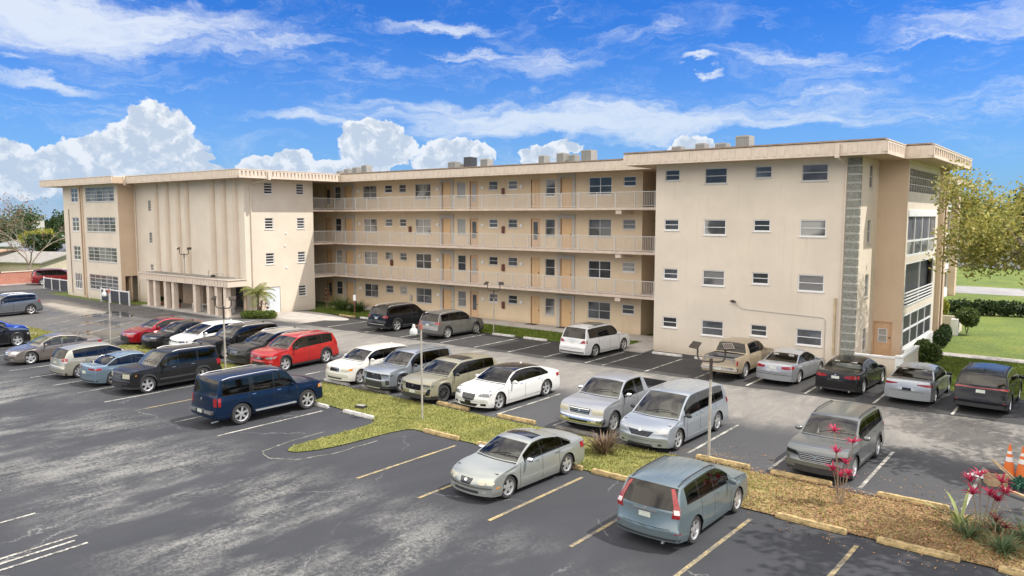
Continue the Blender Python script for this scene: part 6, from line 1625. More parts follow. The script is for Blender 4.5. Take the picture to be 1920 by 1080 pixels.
make_car('sport_utility_vehicle', 'white luxury SUV parked alone in the dark stalls by the building', 'car',
    suv(L=5.05, W=1.93, H=1.83, wb=3.02, fo=0.90, sc=1.25, sw=1.92, pnt=P_WHT, belt=(1.10, 1.18), r=0.38, roofw=0.76, topk=dict(zg=1.18, zb=.74), k=0.93, clad=False, sunroof=(2.3, 3.5), rear=[('taillight', [(30, 0.90), (52, 0.92), (50, 1.06), (38, 1.08)], C_TAIL, dict(mirror=True, off=0.01)), ('number_plate', R(-8, 8, 0.88, 1.00), C_PLATE), ('bumper_lip', R(-44, 44, 0.26, 0.42), C_BLACK), ('bumper_strip', R(-40, 40, 0.34, 0.37), C_CHROME, dict(off=0.014)), ('chrome_strip', R(-16, 16, 1.06, 1.08), C_CHROME)], front=[lamp(28, 50, .8, .95)], rails=(2.2, 4.3, C_RAIL), spokes=5, dspoke=True, gs=C_DARK, side=[('side_moulding', R(1.5, 3.7, 0.30, 0.35), C_ALLOY)]),
    (-21.75, 35.20, 'R', 86.5))
P_TAN = paint('tan_gold_paint', (0.36, 0.29, 0.20), 0.35, 0.4, 0.15)
make_car('pickup_truck', 'tan crew-cab pickup truck backed by the beige end wall, tailgate towards the camera', 'car',
    suv(L=5.25, W=1.82, H=1.74, wb=3.10, fo=0.92, sc=1.30, sw=1.92, sr=3.62, sg=3.78, pnt=P_TAN, clad=False, belt=(1.12, 1.14), r=0.385, gc=0.34, roofw=0.74, archgap=0.08, flare=0.03,
        top=[(0, 0.60), (0.02, 0.66), (0.08, 0.92), (0.2, 1.0), (0.7, 1.08), (1.2, 1.13), (1.30, 1.15), (1.32, 1.17), (1.92, 1.66), (2.05, 1.70), (2.6, 1.74), (3.4, 1.72), (3.62, 1.66), (3.76, 1.24), (3.80, 1.18), (3.95, 1.17), (5.12, 1.17), (5.19, 1.14), (5.22, 0.75), (5.25, 0.66)],
        bed=(3.82,), bedmat=mat('grey_bed_cover', (0.20, 0.19, 0.18), 0.7), seams=[1.5, 2.5, 3.5], wins=[(1.55, 2.45), (2.52, 3.45)], handles=[2.2, 3.15], gs=C_DARK, gr=C_DARK, k=0.97, rows=[2.35, 3.1], rear=[('taillight', R(40, 46, 0.78, 1.0), C_TAIL, dict(mirror=True, off=0.015)), ('rear_bumper', R(-44, 44, 0.52, 0.66), C_CHROME, dict(off=0.05)), ('number_plate', R(-8, 8, 0.53, 0.64), C_PLATE, dict(off=0.06))], front=[lamp(28, 48, .76, .92)], spokes=6, spw=0.06, fin=False, rcur=0.05, seat=C_SEATT),
    (-13.22, 34.95, 'R', 89))
P_SLV5 = paint('silver_lilac_paint', (0.33, 0.34, 0.36), 0.5, 0.32, 0.06)
make_car('sedan', 'silver older sedan with wide red tail lamps, between the tan pickup and the black sedan', 'car',
    sedan(L=4.75, W=1.78, H=1.44, wb=2.71, fo=0.95, sr=3.25, sg=3.95, pnt=P_SLV5, k=0.97, topk=dict(zd=1.03), rear=[('taillight', [(21, 0.80), (30, 0.78), (50, 0.80), (54, 0.90), (40, 0.94), (21, 0.90)], C_TAIL, dict(mirror=True, off=0.01)), ('number_plate', R(-9, 9, 0.76, 0.88), C_PLATE, dict(off=0.012)), ('bumper_strip', R(-46, 46, 0.50, 0.52), C_GAP)], gr=C_TINT, gs=C_DARK, spokes=6, fin=False),
    (-10.83, 35.35, 'R', 86))
make_car('sedan', 'glossy black sedan with twin red tail lamps below the green stone strip', 'car',
    sedan(L=4.92, W=1.87, H=1.46, wb=2.90, fo=0.92, pnt=P_BLK, k=0.97, r=0.345, topk=dict(zd=1.06), rear=[('taillight', [(19, 0.82), (30, 0.78), (50, 0.80), (56, 0.90), (40, 0.94), (22, 0.91)], C_TAIL, dict(mirror=True, off=0.01)), ('number_plate', R(-9, 9, 0.76, 0.88), C_PLATE, dict(off=0.012)), ('bumper_lip', R(-44, 44, 0.22, 0.32), C_BLACK)], gs=C_DARK, gr=C_CLEAR, spokes=10, spw=0.03, remblem=(0.93, 0.03), extra=[exhaust(-0.6), exhaust(0.6)]),
    (-7.97, 34.98, 'R', 87))
P_SLV6 = paint('cool_silver_paint', (0.33, 0.35, 0.37), 0.55, 0.3, 0.05)
make_car('sedan', 'cool silver sedan with blade tail lamps, beside the white porch wall', 'car',
    sedan(L=4.84, W=1.85, H=1.45, wb=2.77, fo=0.98, pnt=P_SLV6, k=0.97, r=0.335, topk=dict(zd=1.06), rear=[('taillight', [(20, 0.875), (34, 0.83), (50, 0.81), (57, 0.90), (40, 0.925), (20, 0.91)], C_TAIL, dict(mirror=True, off=0.01)), ('number_plate', R(-9, 9, 0.62, 0.74), C_GLOSSB, dict(off=0.010)), ('bumper_strip', R(-44, 44, 0.30, 0.32), C_CHROME), ('bumper_lip', R(-44, 44, 0.22, 0.29), C_BLACK)], gs=C_DARK, gr=C_TINT, spokes=5, dspoke=True, mirmat=C_BLACK),
    (-5.22, 35.05, 'R', 88))
make_car('sport_utility_vehicle', 'black luxury crossover with full-width tail lamp, last car in the building row', 'car',
    suv(L=4.66, W=1.865, H=1.66, wb=2.69, fo=0.95, sr=4.05, sg=4.42, pnt=P_BLK3, belt=(1.04, 1.18), k=1.0, topk=dict(zg=1.12, zb=0.62, rr=0.11), roofmat=paint('bluish_roof', (0.022, 0.026, 0.034), 0.3, 0.25), rear=[('taillight', [(0, 1.00), (34, 1.00), (52, 0.96), (54, 1.06), (34, 1.045), (0, 1.035)], C_TAIL, dict(mirror=True, off=0.01)), ('number_plate', R(-9, 9, 0.83, 0.95), C_PLATE, dict(off=0.012)), ('bumper_lip', R(-42, 42, 0.28, 0.42), C_BLACK), ('reflector', R(36, 46, 0.50, 0.53), C_TAIL, MX)], front=[lamp(28, 50, .7, .85)], spokes=5, dspoke=True, gs=C_DARK, gr=C_TINT, mirmat=C_GLOSSB, rails=(2.1, 4.0, C_BLACK)),
    (-2.63, 35.1, 'R', 88))
# ------------------------------------------------------------------ street furniture
M_POLE = mat('weathered_pole', (0.40, 0.37, 0.32), 0.7, noise=0.3, nscale=5); M_POLED = mat('dark_bronze', (0.075, 0.06, 0.05), 0.5, 0.3)
M_GLASSLAMP = mat('lamp_lens', (0.55, 0.55, 0.52), 0.2, coat=1.0); M_DOME = mat('frosted_dome', (0.52, 0.52, 0.50), 0.35)
def double_flood(x, y, h, label, ang=0.30, z0=0.03, s=1.0, r=0.044):
    e = empty('floodlight_pole', (x, y, z0), label, 'street lamp', 'double floodlight poles')
    mb = MB(); mb.tube([(x, y, z0), (x, y, z0+h*0.80)], r, 10); mb.lathe((x, y, z0), [(r*2.2, 0), (r*2.2, 0.02), (r, 0.03)], 10); p = mb.build('pole', M_POLE, e, smooth=True)
    mb = MB(); mb.tube([(x, y, z0+h*0.795), (x, y, z0+h)], r*1.15, 10)
    u = Vector((cos(ang), sin(ang), 0)); a = 0.42*s; c = Vector((x, y, z0+h-0.10))
    pts = [c-u*a+Vector((0,0,0.42)), c-u*a+Vector((0,0,0.15)), c-u*(a*0.85)+Vector((0,0,0.03)), c-u*a*0.5, c, c+u*a*0.5, c+u*(a*0.85)+Vector((0,0,0.03)), c+u*a+Vector((0,0,0.15)), c+u*a+Vector((0,0,0.42))]
    mb.tube(pts, 0.03, 8); mb.build('arm', M_POLED, e, smooth=True)
    for sd in (-1, 1):
        hc = c + u*a*sd + Vector((0, 0, 0.50)); n = (Vector((0, 0, 1))*0.80 + u*sd*0.35 + Vector((0.1, -0.5, 0))).normalized()
        t = Vector((0, 0, 1)).cross(n); t.normalize(); w = n.cross(t)
        mb = MB(); mb.obox(hc + u*sd*0.08, t, w, n, 0.17*s, 0.13*s, 0.025); mb.obox(hc+u*sd*0.04-n*0.05, t, w, n, 0.04, 0.04, 0.05)
        for q in range(5): mb.obox(hc + u*sd*0.08 + t*(q-2)*0.06*s + n*0.035, t, w, n, 0.006, 0.10*s, 0.014)
        hd = mb.build('lamp_head', M_POLED, e)
        mb = MB(); mb.obox(hc + u*sd*0.08 - n*0.03, t, w, n, 0.14*s, 0.10*s, 0.004); mb.build('lens', M_GLASSLAMP, hd)
    return e
double_flood(-9.57, 22.35, 3.25, 'tallest double floodlight pole, between the pale minivan and the teal SUV', 0.35)
double_flood(-34.66, 20.85, 3.2, 'double floodlight pole rising between the boxy black SUV and the charcoal crossover', 0.5)
double_flood(-31.58, 38.4, 2.9, 'double floodlight pole on the grass strip by the balcony block, right of the grey SUV', 0.45, r=0.035)
double_flood(-59.4, 32.4, 1.75, 'double floodlight on a short pole standing on the flat portico roof', 0.45, z0=2.935, r=0.04)
double_flood(-66.5, 21.0, 3.0, 'double floodlight pole cut by the left edge of the photo near the steel grey crossover', 0.5)
def dome_lamp(x, y, h, label, lean=(0.0, 0.0)):
    e = empty('lamp_post', (x, y, 0.03), label, 'street lamp', 'single dome lamp posts')
    tx, ty = x+lean[0], y+lean[1]
    mb = MB(); mb.tube([(x, y, 0.03), (tx, ty, h)], 0.036, 10); mb.build('pole', M_POLE, e, smooth=True)
    ax, ay = tx-0.22, ty-0.16
    mb = MB(); mb.tube([(tx, ty, h-0.05), (tx-0.08, ty-0.06, h+0.0), (ax, ay, h-0.08)], 0.022, 8); mb.obox((tx, ty, h-0.05), (1,0,0), (0,1,0), (0,0,1), 0.05, 0.05, 0.10); mb.build('arm', mat('rusty_red_box', (0.30, 0.10, 0.07), 0.7), e)
    mb = MB(); mb.lathe((ax, ay, h-0.35), [(0.0, 0.0), (0.13, 0.0), (0.155, 0.03), (0.155, 0.15), (0.13, 0.20), (0.07, 0.26), (0.05, 0.38), (0.0, 0.40)], 18); hd = mb.build('lamp_head', M_DOME, e, smooth=True)
    mb = MB(); mb.lathe((ax, ay, h-0.372), [(0.0, 0.0), (0.12, 0.005), (0.125, 0.02)], 18); mb.build('lens', M_GLASSLAMP, hd)
dome_lamp(-20.16, 20.22, 3.62, 'tan lamp post with white dome head in front of the olive SUV', (-0.02, 0.0))
dome_lamp(-46.96, 20.75, 3.3, 'tan lamp post with white dome head between the taupe and candy red sedans', (0.12, 0.0))

# parking sign
e = empty('parking_sign', (-45.38, 38.3, 0.03), 'small white parking sign on a rusty red post beside the tall ornamental grass', 'sign')
mb = MB(); mb.tube([(-45.38, 38.3, 0.0), (-45.30, 38.3, 1.55)], 0.03, 8); mb.build('post', mat('rusty_post', (0.22, 0.055, 0.04), 0.8), e)
mb = MB(); mb.box(-45.45, -45.14, 38.24, 38.26, 1.25, 1.70); mb.build('sign_plate', M_WHITE, e, bevel=0.005)
# valve box on the median
e = empty('valve_box', (-23.3, 19.9, 0.03), 'small black irrigation box lying in the grass above the pale wheel stop', 'utility box')
mb = MB(); mb.rbox(-23.3, 19.9, 0.03, 0.13, 0.42, 0.26, 0.2); mb.build('box', C_BLACK, e, bevel=0.01); mb = MB(); mb.rbox(-23.3, 19.9, 0.131, 0.145, 0.36, 0.20, 0.2); mb.build('lid', C_SEATG, e)

# traffic cones
M_ORANGE = mat('cone_orange', (0.72, 0.17, 0.03), 0.6, noise=0.15); M_CONEW = mat('reflective_collar', (0.70, 0.68, 0.66), 0.4)
def cone(x, y, label):
    e = empty('traffic_cone', (x, y, 0.012), label, 'traffic cone', 'traffic cones by the debris pile')
    z = 0.012; H_ = 0.92; rad = lambda t: 0.165*(1-t) + 0.026*t
    mb = MB(); mb.lathe((x, y, z+0.04), [(rad(0), 0), (rad(0.45), 0.45*H_), (rad(0.62), 0.62*H_), (rad(0.75), 0.75*H_), (rad(0.84), 0.84*H_), (rad(1), H_), (0.0, H_)], 20); mb.build('cone_body', M_ORANGE, e, smooth=True)
    for a, b in ((0.45, 0.60), (0.70, 0.79)):
        mb = MB(); mb.lathe((x, y, z+0.04), [(rad(a)+0.003, a*H_), (rad(b)+0.003, b*H_)], 20); mb.build('reflective_band', M_CONEW, e, smooth=True)
    mb = MB(); mb.rbox(x, y, z, z+0.045, 0.42, 0.42, 0.5); mb.build('base', C_BLACK, e, bevel=0.012)
cone(-1.93, 26.45, 'orange traffic cone with white bands, fully in view at the right')
cone(-1.60, 26.42, 'orange traffic cone cut off by the right edge of the photo')
# debris pile
M_CARD = mat('cardboard', (0.42, 0.29, 0.17), 0.85, noise=0.25, nscale=8); M_WOODP = mat('raw_timber', (0.45, 0.32, 0.19), 0.8, noise=0.35, nscale=9); M_GREENP = mat('dark_green_plastic', (0.015, 0.10, 0.06), 0.5)
mb = MB(); mb.add([(-2.95,25.85,0.02),(-2.30,25.55,0.03),(-2.05,26.25,0.05),(-2.55,26.50,0.03),(-2.95,25.85,0.035),(-2.30,25.55,0.045),(-2.05,26.25,0.065),(-2.55,26.50,0.045)], [(0,1,2,3),(4,5,6,7),(0,1,5,4),(1,2,6,5),(2,3,7,6),(3,0,4,7)])
mb.build('board', M_WHITE, label='white board lying flat on the asphalt at the left of the debris', cat='board')
e = empty('cardboard_box', (-2.15, 25.35, 0.01), 'open cardboard box with a black bag inside, behind the red-leaved plants', 'box')
mb = MB(); mb.rbox(-2.15, 25.35, 0.01, 0.38, 0.50, 0.42, 0.4); b_ = mb.build('box', M_CARD, e); mb = MB(); mb.rbox(-2.15, 25.35, 0.381, 0.42, 0.40, 0.32, 0.4); mb.build('bag', C_BLACK, e, bevel=0.02)
for i, (a, b, c, l) in enumerate((((-2.35,26.2,0.5),(-1.75,25.2,0.28),0.05,'timber stick leaning over the cardboard box'), ((-2.28,26.25,0.45),(-1.60,25.3,0.22),0.05,'thin timber stick lying beside the leaning one'), ((-1.9,24.75,0.12),(-1.25,24.35,0.10),0.09,'thick timber offcut lowest in the debris pile'))):
    a, b = Vector(a), Vector(b); d = (b-a).normalized(); t = d.cross(Vector((0,0,1))).normalized(); w = t.cross(d)
    mb = MB(); mb.obox((a+b)/2, d, t, w, (b-a).length/2, c/2, c/3); mb.build('timber_offcut', M_WOODP, label=l, cat='timber', group='timber in the debris pile')
mb = MB(); rr = random.Random(9)
for q in range(260):
    a = rr.uniform(0, 2*pi); r_ = rr.uniform(0, 0.34); z = 0.1+rr.uniform(0, 0.34)*(1-r_/0.45); c = Vector((-1.52+r_*cos(a), 25.25+r_*sin(a)*0.8, z))
    d = Vector((rr.uniform(-1,1), rr.uniform(-1,1), rr.uniform(-.3,1))).normalized(); mb.tube([c, c+d*0.09, c+d*0.14+Vector((0,0,-0.04))], 0.010, 4, caps=False)
mb.build('garden_netting', M_GREENP, label='bundle of dark green netting heaped at the right of the debris', cat='netting')
mb = MB(); mb.rbox(-1.55, 25.95, 0.012, 0.16, 0.9, 0.22, 0.2); mb.build('plastic_trough', C_BLACK, label='long black plastic trough lying between the cones and the box', cat='trough', bevel=0.02)

# fence panels by the left block
M_FDARK = mat('dark_fence_panel', (0.035, 0.04, 0.05), 0.7)
def panel_fence(x0, x1, y, n, label):
    e = empty('panel_fence', ((x0+x1)/2, y, 0), label, 'fence', 'panel fences by the left block')
    for i in range(n+1):
        x = x0 + (x1-x0)*i/n; mb = MB(); mb.box(x-0.05, x+0.05, y-0.05, y+0.05, 0, 1.28); mb.build('post', M_WHITE, e)
    for i in range(n):
        a = x0 + (x1-x0)*i/n; b = x0 + (x1-x0)*(i+1)/n; mb = MB(); mb.box(a+0.12, b-0.12, y-0.015, y+0.015, 0.12, 1.10); pn = mb.build('fence_panel', M_FDARK, e)
        mb = MB(); mb.box(a+0.051, b-0.051, y-0.03, y+0.03, 1.13, 1.22); mb.build('rail', M_WHITE, pn)
panel_fence(-89.2, -83.2, 32.9, 3, 'white-posted fence with dark panels left of the left block, by the red minivan')
panel_fence(-71.7, -66.4, 31.1, 3, 'white-posted fence with dark panels between the sun rooms and the portico')
mb = MB(); mb.tube([(-74.6, 31.3, 0), (-74.6, 31.3, 1.55)], 0.03, 6); mb.build('marker_post', M_WHITE, label='thin white post standing by the ground floor sun room', cat='post')
# brick wall and what shows behind it
m, nt, b_ = new_mat('red_brick'); g = G(nt); tc = g.N.new('ShaderNodeTexCoord')
br = g.N.new('ShaderNodeTexBrick'); X = g.xyz(tc.outputs['Object']); g.L.new(g.comb(g.math('ADD', X[0], X[1]), X[2]), br.inputs['Vector'])
br.inputs['Scale'].default_value = 1.0; br.inputs['Color1'].default_value = (0.36, 0.12, 0.08, 1); br.inputs['Color2'].default_value = (0.46, 0.18, 0.12, 1); br.inputs['Mortar'].default_value = (0.42, 0.30, 0.24, 1)
br.inputs['Brick Width'].default_value = 0.4; br.inputs['Row Height'].default_value = 0.14; br.inputs['Mortar Size'].default_value = 0.012
g.L.new(br.outputs['Color'], b_.inputs['Base Color']); b_.inputs['Roughness'].default_value = 0.9; M_BRICK = m
e = empty('brick_wall', (-97.2, 36, 0), 'low red brick boundary wall with pale coping at the far left of the parking lot', 'wall')
mb = MB(); mb.box(-97.4, -97.1, 5, 66, 0, 1.42); mb.build('brickwork', M_BRICK, e); mb = MB(); mb.box(-97.46, -97.04, 5, 66, 1.421, 1.50); mb.build('coping', mat('pale_coping', (0.62, 0.50, 0.42), 0.8), e)
mb = MB(); mb.box(-97.05, -96.5, 5, 62, 0.0, 0.10); structure('pavement', mb, M_CONC)

# patio chairs and pots under the portico
def patio_chair(x, y, rz, label):
    e = empty('patio_chair', (x, y, 0.11), label, 'chair', 'chairs under the portico')
    mb = MB(); mb.box(x-.24, x+.24, y-.24, y+.24, 0.50, 0.54); mb.build('seat', M_WHITE, e)
    mb = MB()
    for i in range(5): mb.box(x-.22+i*.1, x-.17+i*.1, y+.22, y+.25, 0.541, 1.0)
    mb.box(x-.25, x+.25, y+.215, y+.255, 1.0, 1.06); mb.build('backrest', M_WHITE, e)
    for sx in (-1, 1):
        for sy in (-1, 1):
            m2 = MB(); m2.box(x+sx*.21-.025, x+sx*.21+.025, y+sy*.21-.025, y+sy*.21+.025, 0.11, 0.499); m2.build('leg', M_WHITE, e)
    e.rotation_euler = (0, 0, rz)
patio_chair(-59.2, 33.2, 0.4, 'grey-white patio chair left of the other, behind the wide portico gap'); patio_chair(-58.1, 33.3, -0.5, 'white patio chair nearer the glass door under the portico'); patio_chair(-54.3, 33.3, 0.8, 'white patio chair between the right-hand portico columns')
# ------------------------------------------------------------------ plants
import numpy as np
RNG = np.random.default_rng(5)
def leafmat(name, cols, rough=0.6, trans=0.35, spread=1.0):
    m, nt, b = new_mat(name); g = G(nt); geo = g.N.new('ShaderNodeNewGeometry')
    stops = [(i/(len(cols)-1) if len(cols) > 1 else 0, c) for i, c in enumerate(cols)]
    n = g.noise(geo.outputs['Position'], 1.1, 3, 0.6)
    f = g.math('ADD', g.math('MULTIPLY', geo.outputs['Random Per Island'], 0.65), g.math('MULTIPLY', g.math('SUBTRACT', n, 0.25), 0.7), clamp=True)
    c = g.ramp(f, stops); g.L.new(c, b.inputs['Base Color']); b.inputs['Roughness'].default_value = rough
    tr = g.N.new('ShaderNodeBsdfTranslucent'); g.L.new(c, tr.inputs[0]); mx = g.N.new('ShaderNodeMixShader'); mx.inputs[0].default_value = trans
    g.L.new(b.outputs[0], mx.inputs[1]); g.L.new(tr.outputs[0], mx.inputs[2]); g.L.new(mx.outputs[0], nt.nodes['Material Output'].inputs[0])
    return m
def cards(name, P, size, m, parent=None, up=0.3, aspect=1.8, jitter=0.5, **kw):
    """P: Nx3 array of leaf positions (world)"""
    P = np.asarray(P, float); n = len(P)
    off = np.array(wloc(parent)) if parent is not None else np.zeros(3)
    d = RNG.normal(size=(n, 3)); d[:, 2] += up; d /= np.linalg.norm(d, axis=1)[:, None]
    a = np.cross(d, RNG.normal(size=(n, 3))); a /= np.linalg.norm(a, axis=1)[:, None]
    s = size*(1-jitter/2+jitter*RNG.random(n))[:, None]
    b = np.cross(d, a); L_ = a*s*aspect/2; W_ = b*s/2
    V = np.stack([P-L_, P+W_, P+L_, P-W_], 1).reshape(-1, 3) - off
    me = bpy.data.meshes.new(name); me.vertices.add(4*n); me.vertices.foreach_set('co', V.astype('f').ravel())
    me.loops.add(4*n); me.loops.foreach_set('vertex_index', np.arange(4*n, dtype='i')); me.polygons.add(n); me.polygons.foreach_set('loop_start', np.arange(0, 4*n, 4, dtype='i'))
    me.materials.append(m); me.update(calc_edges=True); me.validate()
    o = bpy.data.objects.new(name, me); COL.objects.link(o); o.parent = parent
    for k_, v_ in kw.items(): o[k_] = v_
    return o
def clump_points(centers, radii, n, shell=0.5):
    centers = np.asarray(centers, float); radii = np.asarray(radii, float)
    i = RNG.integers(0, len(centers), n); d = RNG.normal(size=(n, 3)); d /= np.linalg.norm(d, axis=1)[:, None]
    r_ = RNG.random(n)**shell
    rad = radii[i] if radii.ndim > 1 else radii[i][:, None]
    return centers[i] + d*r_[:, None]*rad
BARK = mat('grey_bark', (0.20, 0.16, 0.12), 0.9, noise=0.4, nscale=6, bump=0.6, bscale=12); BARKP = mat('pale_bark', (0.30, 0.25, 0.20), 0.9, noise=0.3, nscale=5)
L_GREEN = leafmat('mixed_green_leaves', [(0.018, 0.045, 0.010), (0.045, 0.085, 0.016), (0.10, 0.15, 0.03)])
L_DARK = leafmat('dark_green_leaves', [(0.010, 0.028, 0.008), (0.028, 0.055, 0.013), (0.06, 0.095, 0.022)])
L_YEL = leafmat('yellowing_leaves', [(0.11, 0.13, 0.04), (0.26, 0.27, 0.07), (0.46, 0.42, 0.10), (0.52, 0.36, 0.14)])
L_YG = leafmat('yellow_green_leaves', [(0.12, 0.15, 0.02), (0.26, 0.26, 0.035), (0.42, 0.38, 0.05)])
L_RUST = leafmat('rust_red_leaves', [(0.14, 0.07, 0.05), (0.27, 0.13, 0.09), (0.30, 0.2, 0.13)])
L_HEDGE = leafmat('hedge_leaves', [(0.03, 0.06, 0.014), (0.075, 0.12, 0.025), (0.17, 0.19, 0.045)])
def limb(mb, p, d, L_, r_, depth, tips, rr, droop=0.0, kids=3, spread=0.6, taper=0.62):
    pts = [p]; rs = [r_]; q = p.copy(); dd = d.copy(); n = 4
    for i in range(n):
        dd = (dd + Vector((rr.gauss(0, .13), rr.gauss(0, .13), rr.gauss(0, .08) - droop*0.1))).normalized(); q = q + dd*(L_/n); pts.append(q.copy()); rs.append(r_*(1-(1-taper)*(i+1)/n))
    mb.tube(pts, rs, 6 if r_ > 0.05 else 4, caps=False)
    if depth == 0: tips.append(q); tips.append(pts[2]); return
    for k in range(kids):
        a = rr.uniform(0, 2*pi); t = dd.cross(Vector((0.3, 0.2, 1))).normalized(); u_ = dd.cross(t)
        nd = (dd + (t*cos(a)+u_*sin(a))*rr.uniform(spread*0.6, spread*1.3)).normalized()
        st_ = pts[rr.choice((2, 3, 4))] if k else pts[-1]
        limb(mb, st_, nd, L_*rr.uniform(0.6, 0.82), r_*taper*rr.uniform(0.6, 0.9), depth-1, tips, rr, droop, kids, spread, taper)
def tree(name, x, y, h, label, lm, nleaf, size, seed=1, tr=0.18, trunk=0.35, crad=0.9, bark=BARK, depth=3, kids=3, spread=0.7, group=None, z0=0.0, cat='tree', lean=(0, 0), first=0.33):
    rr = random.Random(seed); e = empty(name, (x, y, z0), label, cat, group)
    mb = MB(); tips = []
    base = Vector((x, y, z0)); top_ = base + Vector((lean[0], lean[1], h*trunk))
    mb.tube([base, base*0.5+top_*0.5+Vector((rr.gauss(0, .05), rr.gauss(0, .05), 0)), top_], [tr*1.25, tr, tr*0.9], 9, caps=False)
    nb = kids+1
    for k in range(nb):
        a = 2*pi*k/nb + rr.uniform(-.4, .4); d = Vector((cos(a)*spread, sin(a)*spread, 1)).normalized()
        limb(mb, top_ - Vector((0, 0, rr.uniform(0, 0.15)*h*trunk)), d, h*first, tr*0.6, depth-1, tips, rr, 0, kids, spread)
    mb.build('trunk', bark, e, smooth=True, angle=80)
    if nleaf:
        T_ = np.array([list(t) for t in tips]); R_ = np.full(len(T_), crad)
        cards('crown', clump_points(T_, R_, nleaf, 0.45), size, lm, e)
    return e
# grass and leaf litter on the median (nobody could count it)
def inpoly(P, poly):
    x, y = P[:, 0], P[:, 1]; ins = np.zeros(len(P), bool); j = len(poly)-1
    for i in range(len(poly)):
        xi, yi = poly[i]; xj, yj = poly[j]
        c = ((yi > y) != (yj > y)) & (x < (xj-xi)*(y-yi)/((yj-yi) if yj != yi else 1e-9)+xi); ins ^= c; j = i
    return ins
def blades(name, P, h, w, m):
    n = len(P); a = RNG.random(n)*2*pi; s = (0.5+RNG.random(n))
    dx = np.cos(a)*w*s/2; dy = np.sin(a)*w*s/2; lean = RNG.normal(size=(n, 2))*h*0.5
    V = np.zeros((n, 3, 3)); V[:, 0] = P; V[:, 1] = P; V[:, 2] = P
    V[:, 0, 0] -= dx; V[:, 0, 1] -= dy; V[:, 1, 0] += dx; V[:, 1, 1] += dy; V[:, 2, 0] += lean[:, 0]; V[:, 2, 1] += lean[:, 1]; V[:, 2, 2] += h*s
    me = bpy.data.meshes.new(name); me.vertices.add(3*n); me.vertices.foreach_set('co', V.astype('f').ravel()); me.loops.add(3*n); me.loops.foreach_set('vertex_index', np.arange(3*n, dtype='i'))
    me.polygons.add(n); me.polygons.foreach_set('loop_start', np.arange(0, 3*n, 3, dtype='i')); me.materials.append(m); me.update(calc_edges=True); me.validate()
    o = bpy.data.objects.new(name, me); COL.objects.link(o); return tag(o, kind='stuff')
def rnd(n, x0, x1, y0, y1, z=0.03): return np.stack([RNG.uniform(x0, x1, n), RNG.uniform(y0, y1, n), np.full(n, z)], 1)
L_TURF = leafmat('turf_blades', [(0.11, 0.13, 0.028), (0.20, 0.21, 0.045), (0.32, 0.30, 0.09), (0.40, 0.35, 0.16)], trans=0.3)
L_LAWN = leafmat('lawn_blades', [(0.06, 0.10, 0.010), (0.13, 0.18, 0.018), (0.20, 0.23, 0.03)], trans=0.3)
P = rnd(150000, -46.5, 4, 14.4, 22.2); P = P[inpoly(P, MEDP)]
keep = RNG.random(len(P)) < np.clip((-2.5 - P[:, 0])/9, 0.22, 1.0); P = P[keep]
o = blades('grass', P, 0.048, 0.035, L_TURF); tag(o, 'short yellow green turf covering the parking lot median', 'grass')
P = rnd(9000, -62, -50, 18, 20.8); P = P[inpoly(P, med2)]; o = blades('grass', P, 0.08, 0.05, L_TURF); tag(o, 'yellow green turf on the small island at the left', 'grass')
P = rnd(26000, -51.0, -22.2, 38.2, 41.2); o = blades('grass', P, 0.07, 0.05, L_LAWN); tag(o, 'shaded grass strip in front of the balcony block', 'grass')
P = rnd(24000, -13, 3, 19.1, 22.3); P = P[RNG.random(len(P)) < np.clip((P[:, 0]+11)/9, 0, .75)]; P[:, 2] += RNG.random(len(P))*0.03
L_LITTER = leafmat('dry_leaf_litter', [(0.07, 0.035, 0.018), (0.20, 0.10, 0.045), (0.36, 0.19, 0.08), (0.46, 0.32, 0.16)], trans=0.1)
o = cards('leaf_litter', P, 0.040, L_LITTER, up=2.5, aspect=1.6); tag(o, 'dry brown leaves strewn over the right end of the median', 'leaf litter', kind='stuff')
P = np.concatenate([rnd(500, -10, 2, 22.2, 24.2, 0.02), rnd(260, -7, 2, 18.2, 19.1, 0.02)]); P = P[RNG.random(len(P)) < 0.8]
o = cards('fallen_leaves', P, 0.036, L_LITTER, up=3, aspect=1.5); tag(o, 'loose leaves blown onto the asphalt beside the median', 'leaf litter', kind='stuff')

# spiky rosettes
def strap_leaf(mb, c, a, el, L_, w, droop, mi=0):
    """arching strap leaf"""
    n = 5; d = Vector((cos(a), sin(a), 0)); t = Vector((-sin(a), cos(a), 0)); base = len(mb.v); vs = []
    p = Vector(c); ang = el
    for i in range(n+1):
        f = i/n; ww = w*(sin(pi*min(1, 0.15+f*0.85))**0.7)*(1 if i < n else 0.05)
        vs += [p - t*ww/2, p + Vector((0, 0, -ww*0.15)), p + t*ww/2]
        p = p + (d*cos(ang) + Vector((0, 0, 1))*sin(ang))*(L_/n); ang -= droop/n
    mb.add(vs, [f for i in range(n) for f in ((i*3, i*3+1, i*3+4, i*3+3), (i*3+1, i*3+2, i*3+5, i*3+4))], mi)
L_TI = leafmat('magenta_leaves', [(0.26, 0.014, 0.045), (0.47, 0.03, 0.09), (0.55, 0.08, 0.15)], trans=0.4)
L_TID = leafmat('maroon_leaves', [(0.08, 0.02, 0.02), (0.17, 0.04, 0.035), (0.25, 0.09, 0.06)], trans=0.3)
L_VAR = leafmat('variegated_leaves', [(0.20, 0.26, 0.06), (0.42, 0.46, 0.20)], trans=0.3)
L_BROM = leafmat('bronze_green_leaves', [(0.10, 0.045, 0.045), (0.15, 0.10, 0.06), (0.28, 0.22, 0.11)], trans=0.2)
L_SPID = leafmat('grey_green_blades', [(0.04, 0.07, 0.03), (0.10, 0.15, 0.06), (0.22, 0.26, 0.14)], trans=0.3)
M_STEM = mat('plant_stem', (0.25, 0.19, 0.13), 0.9)
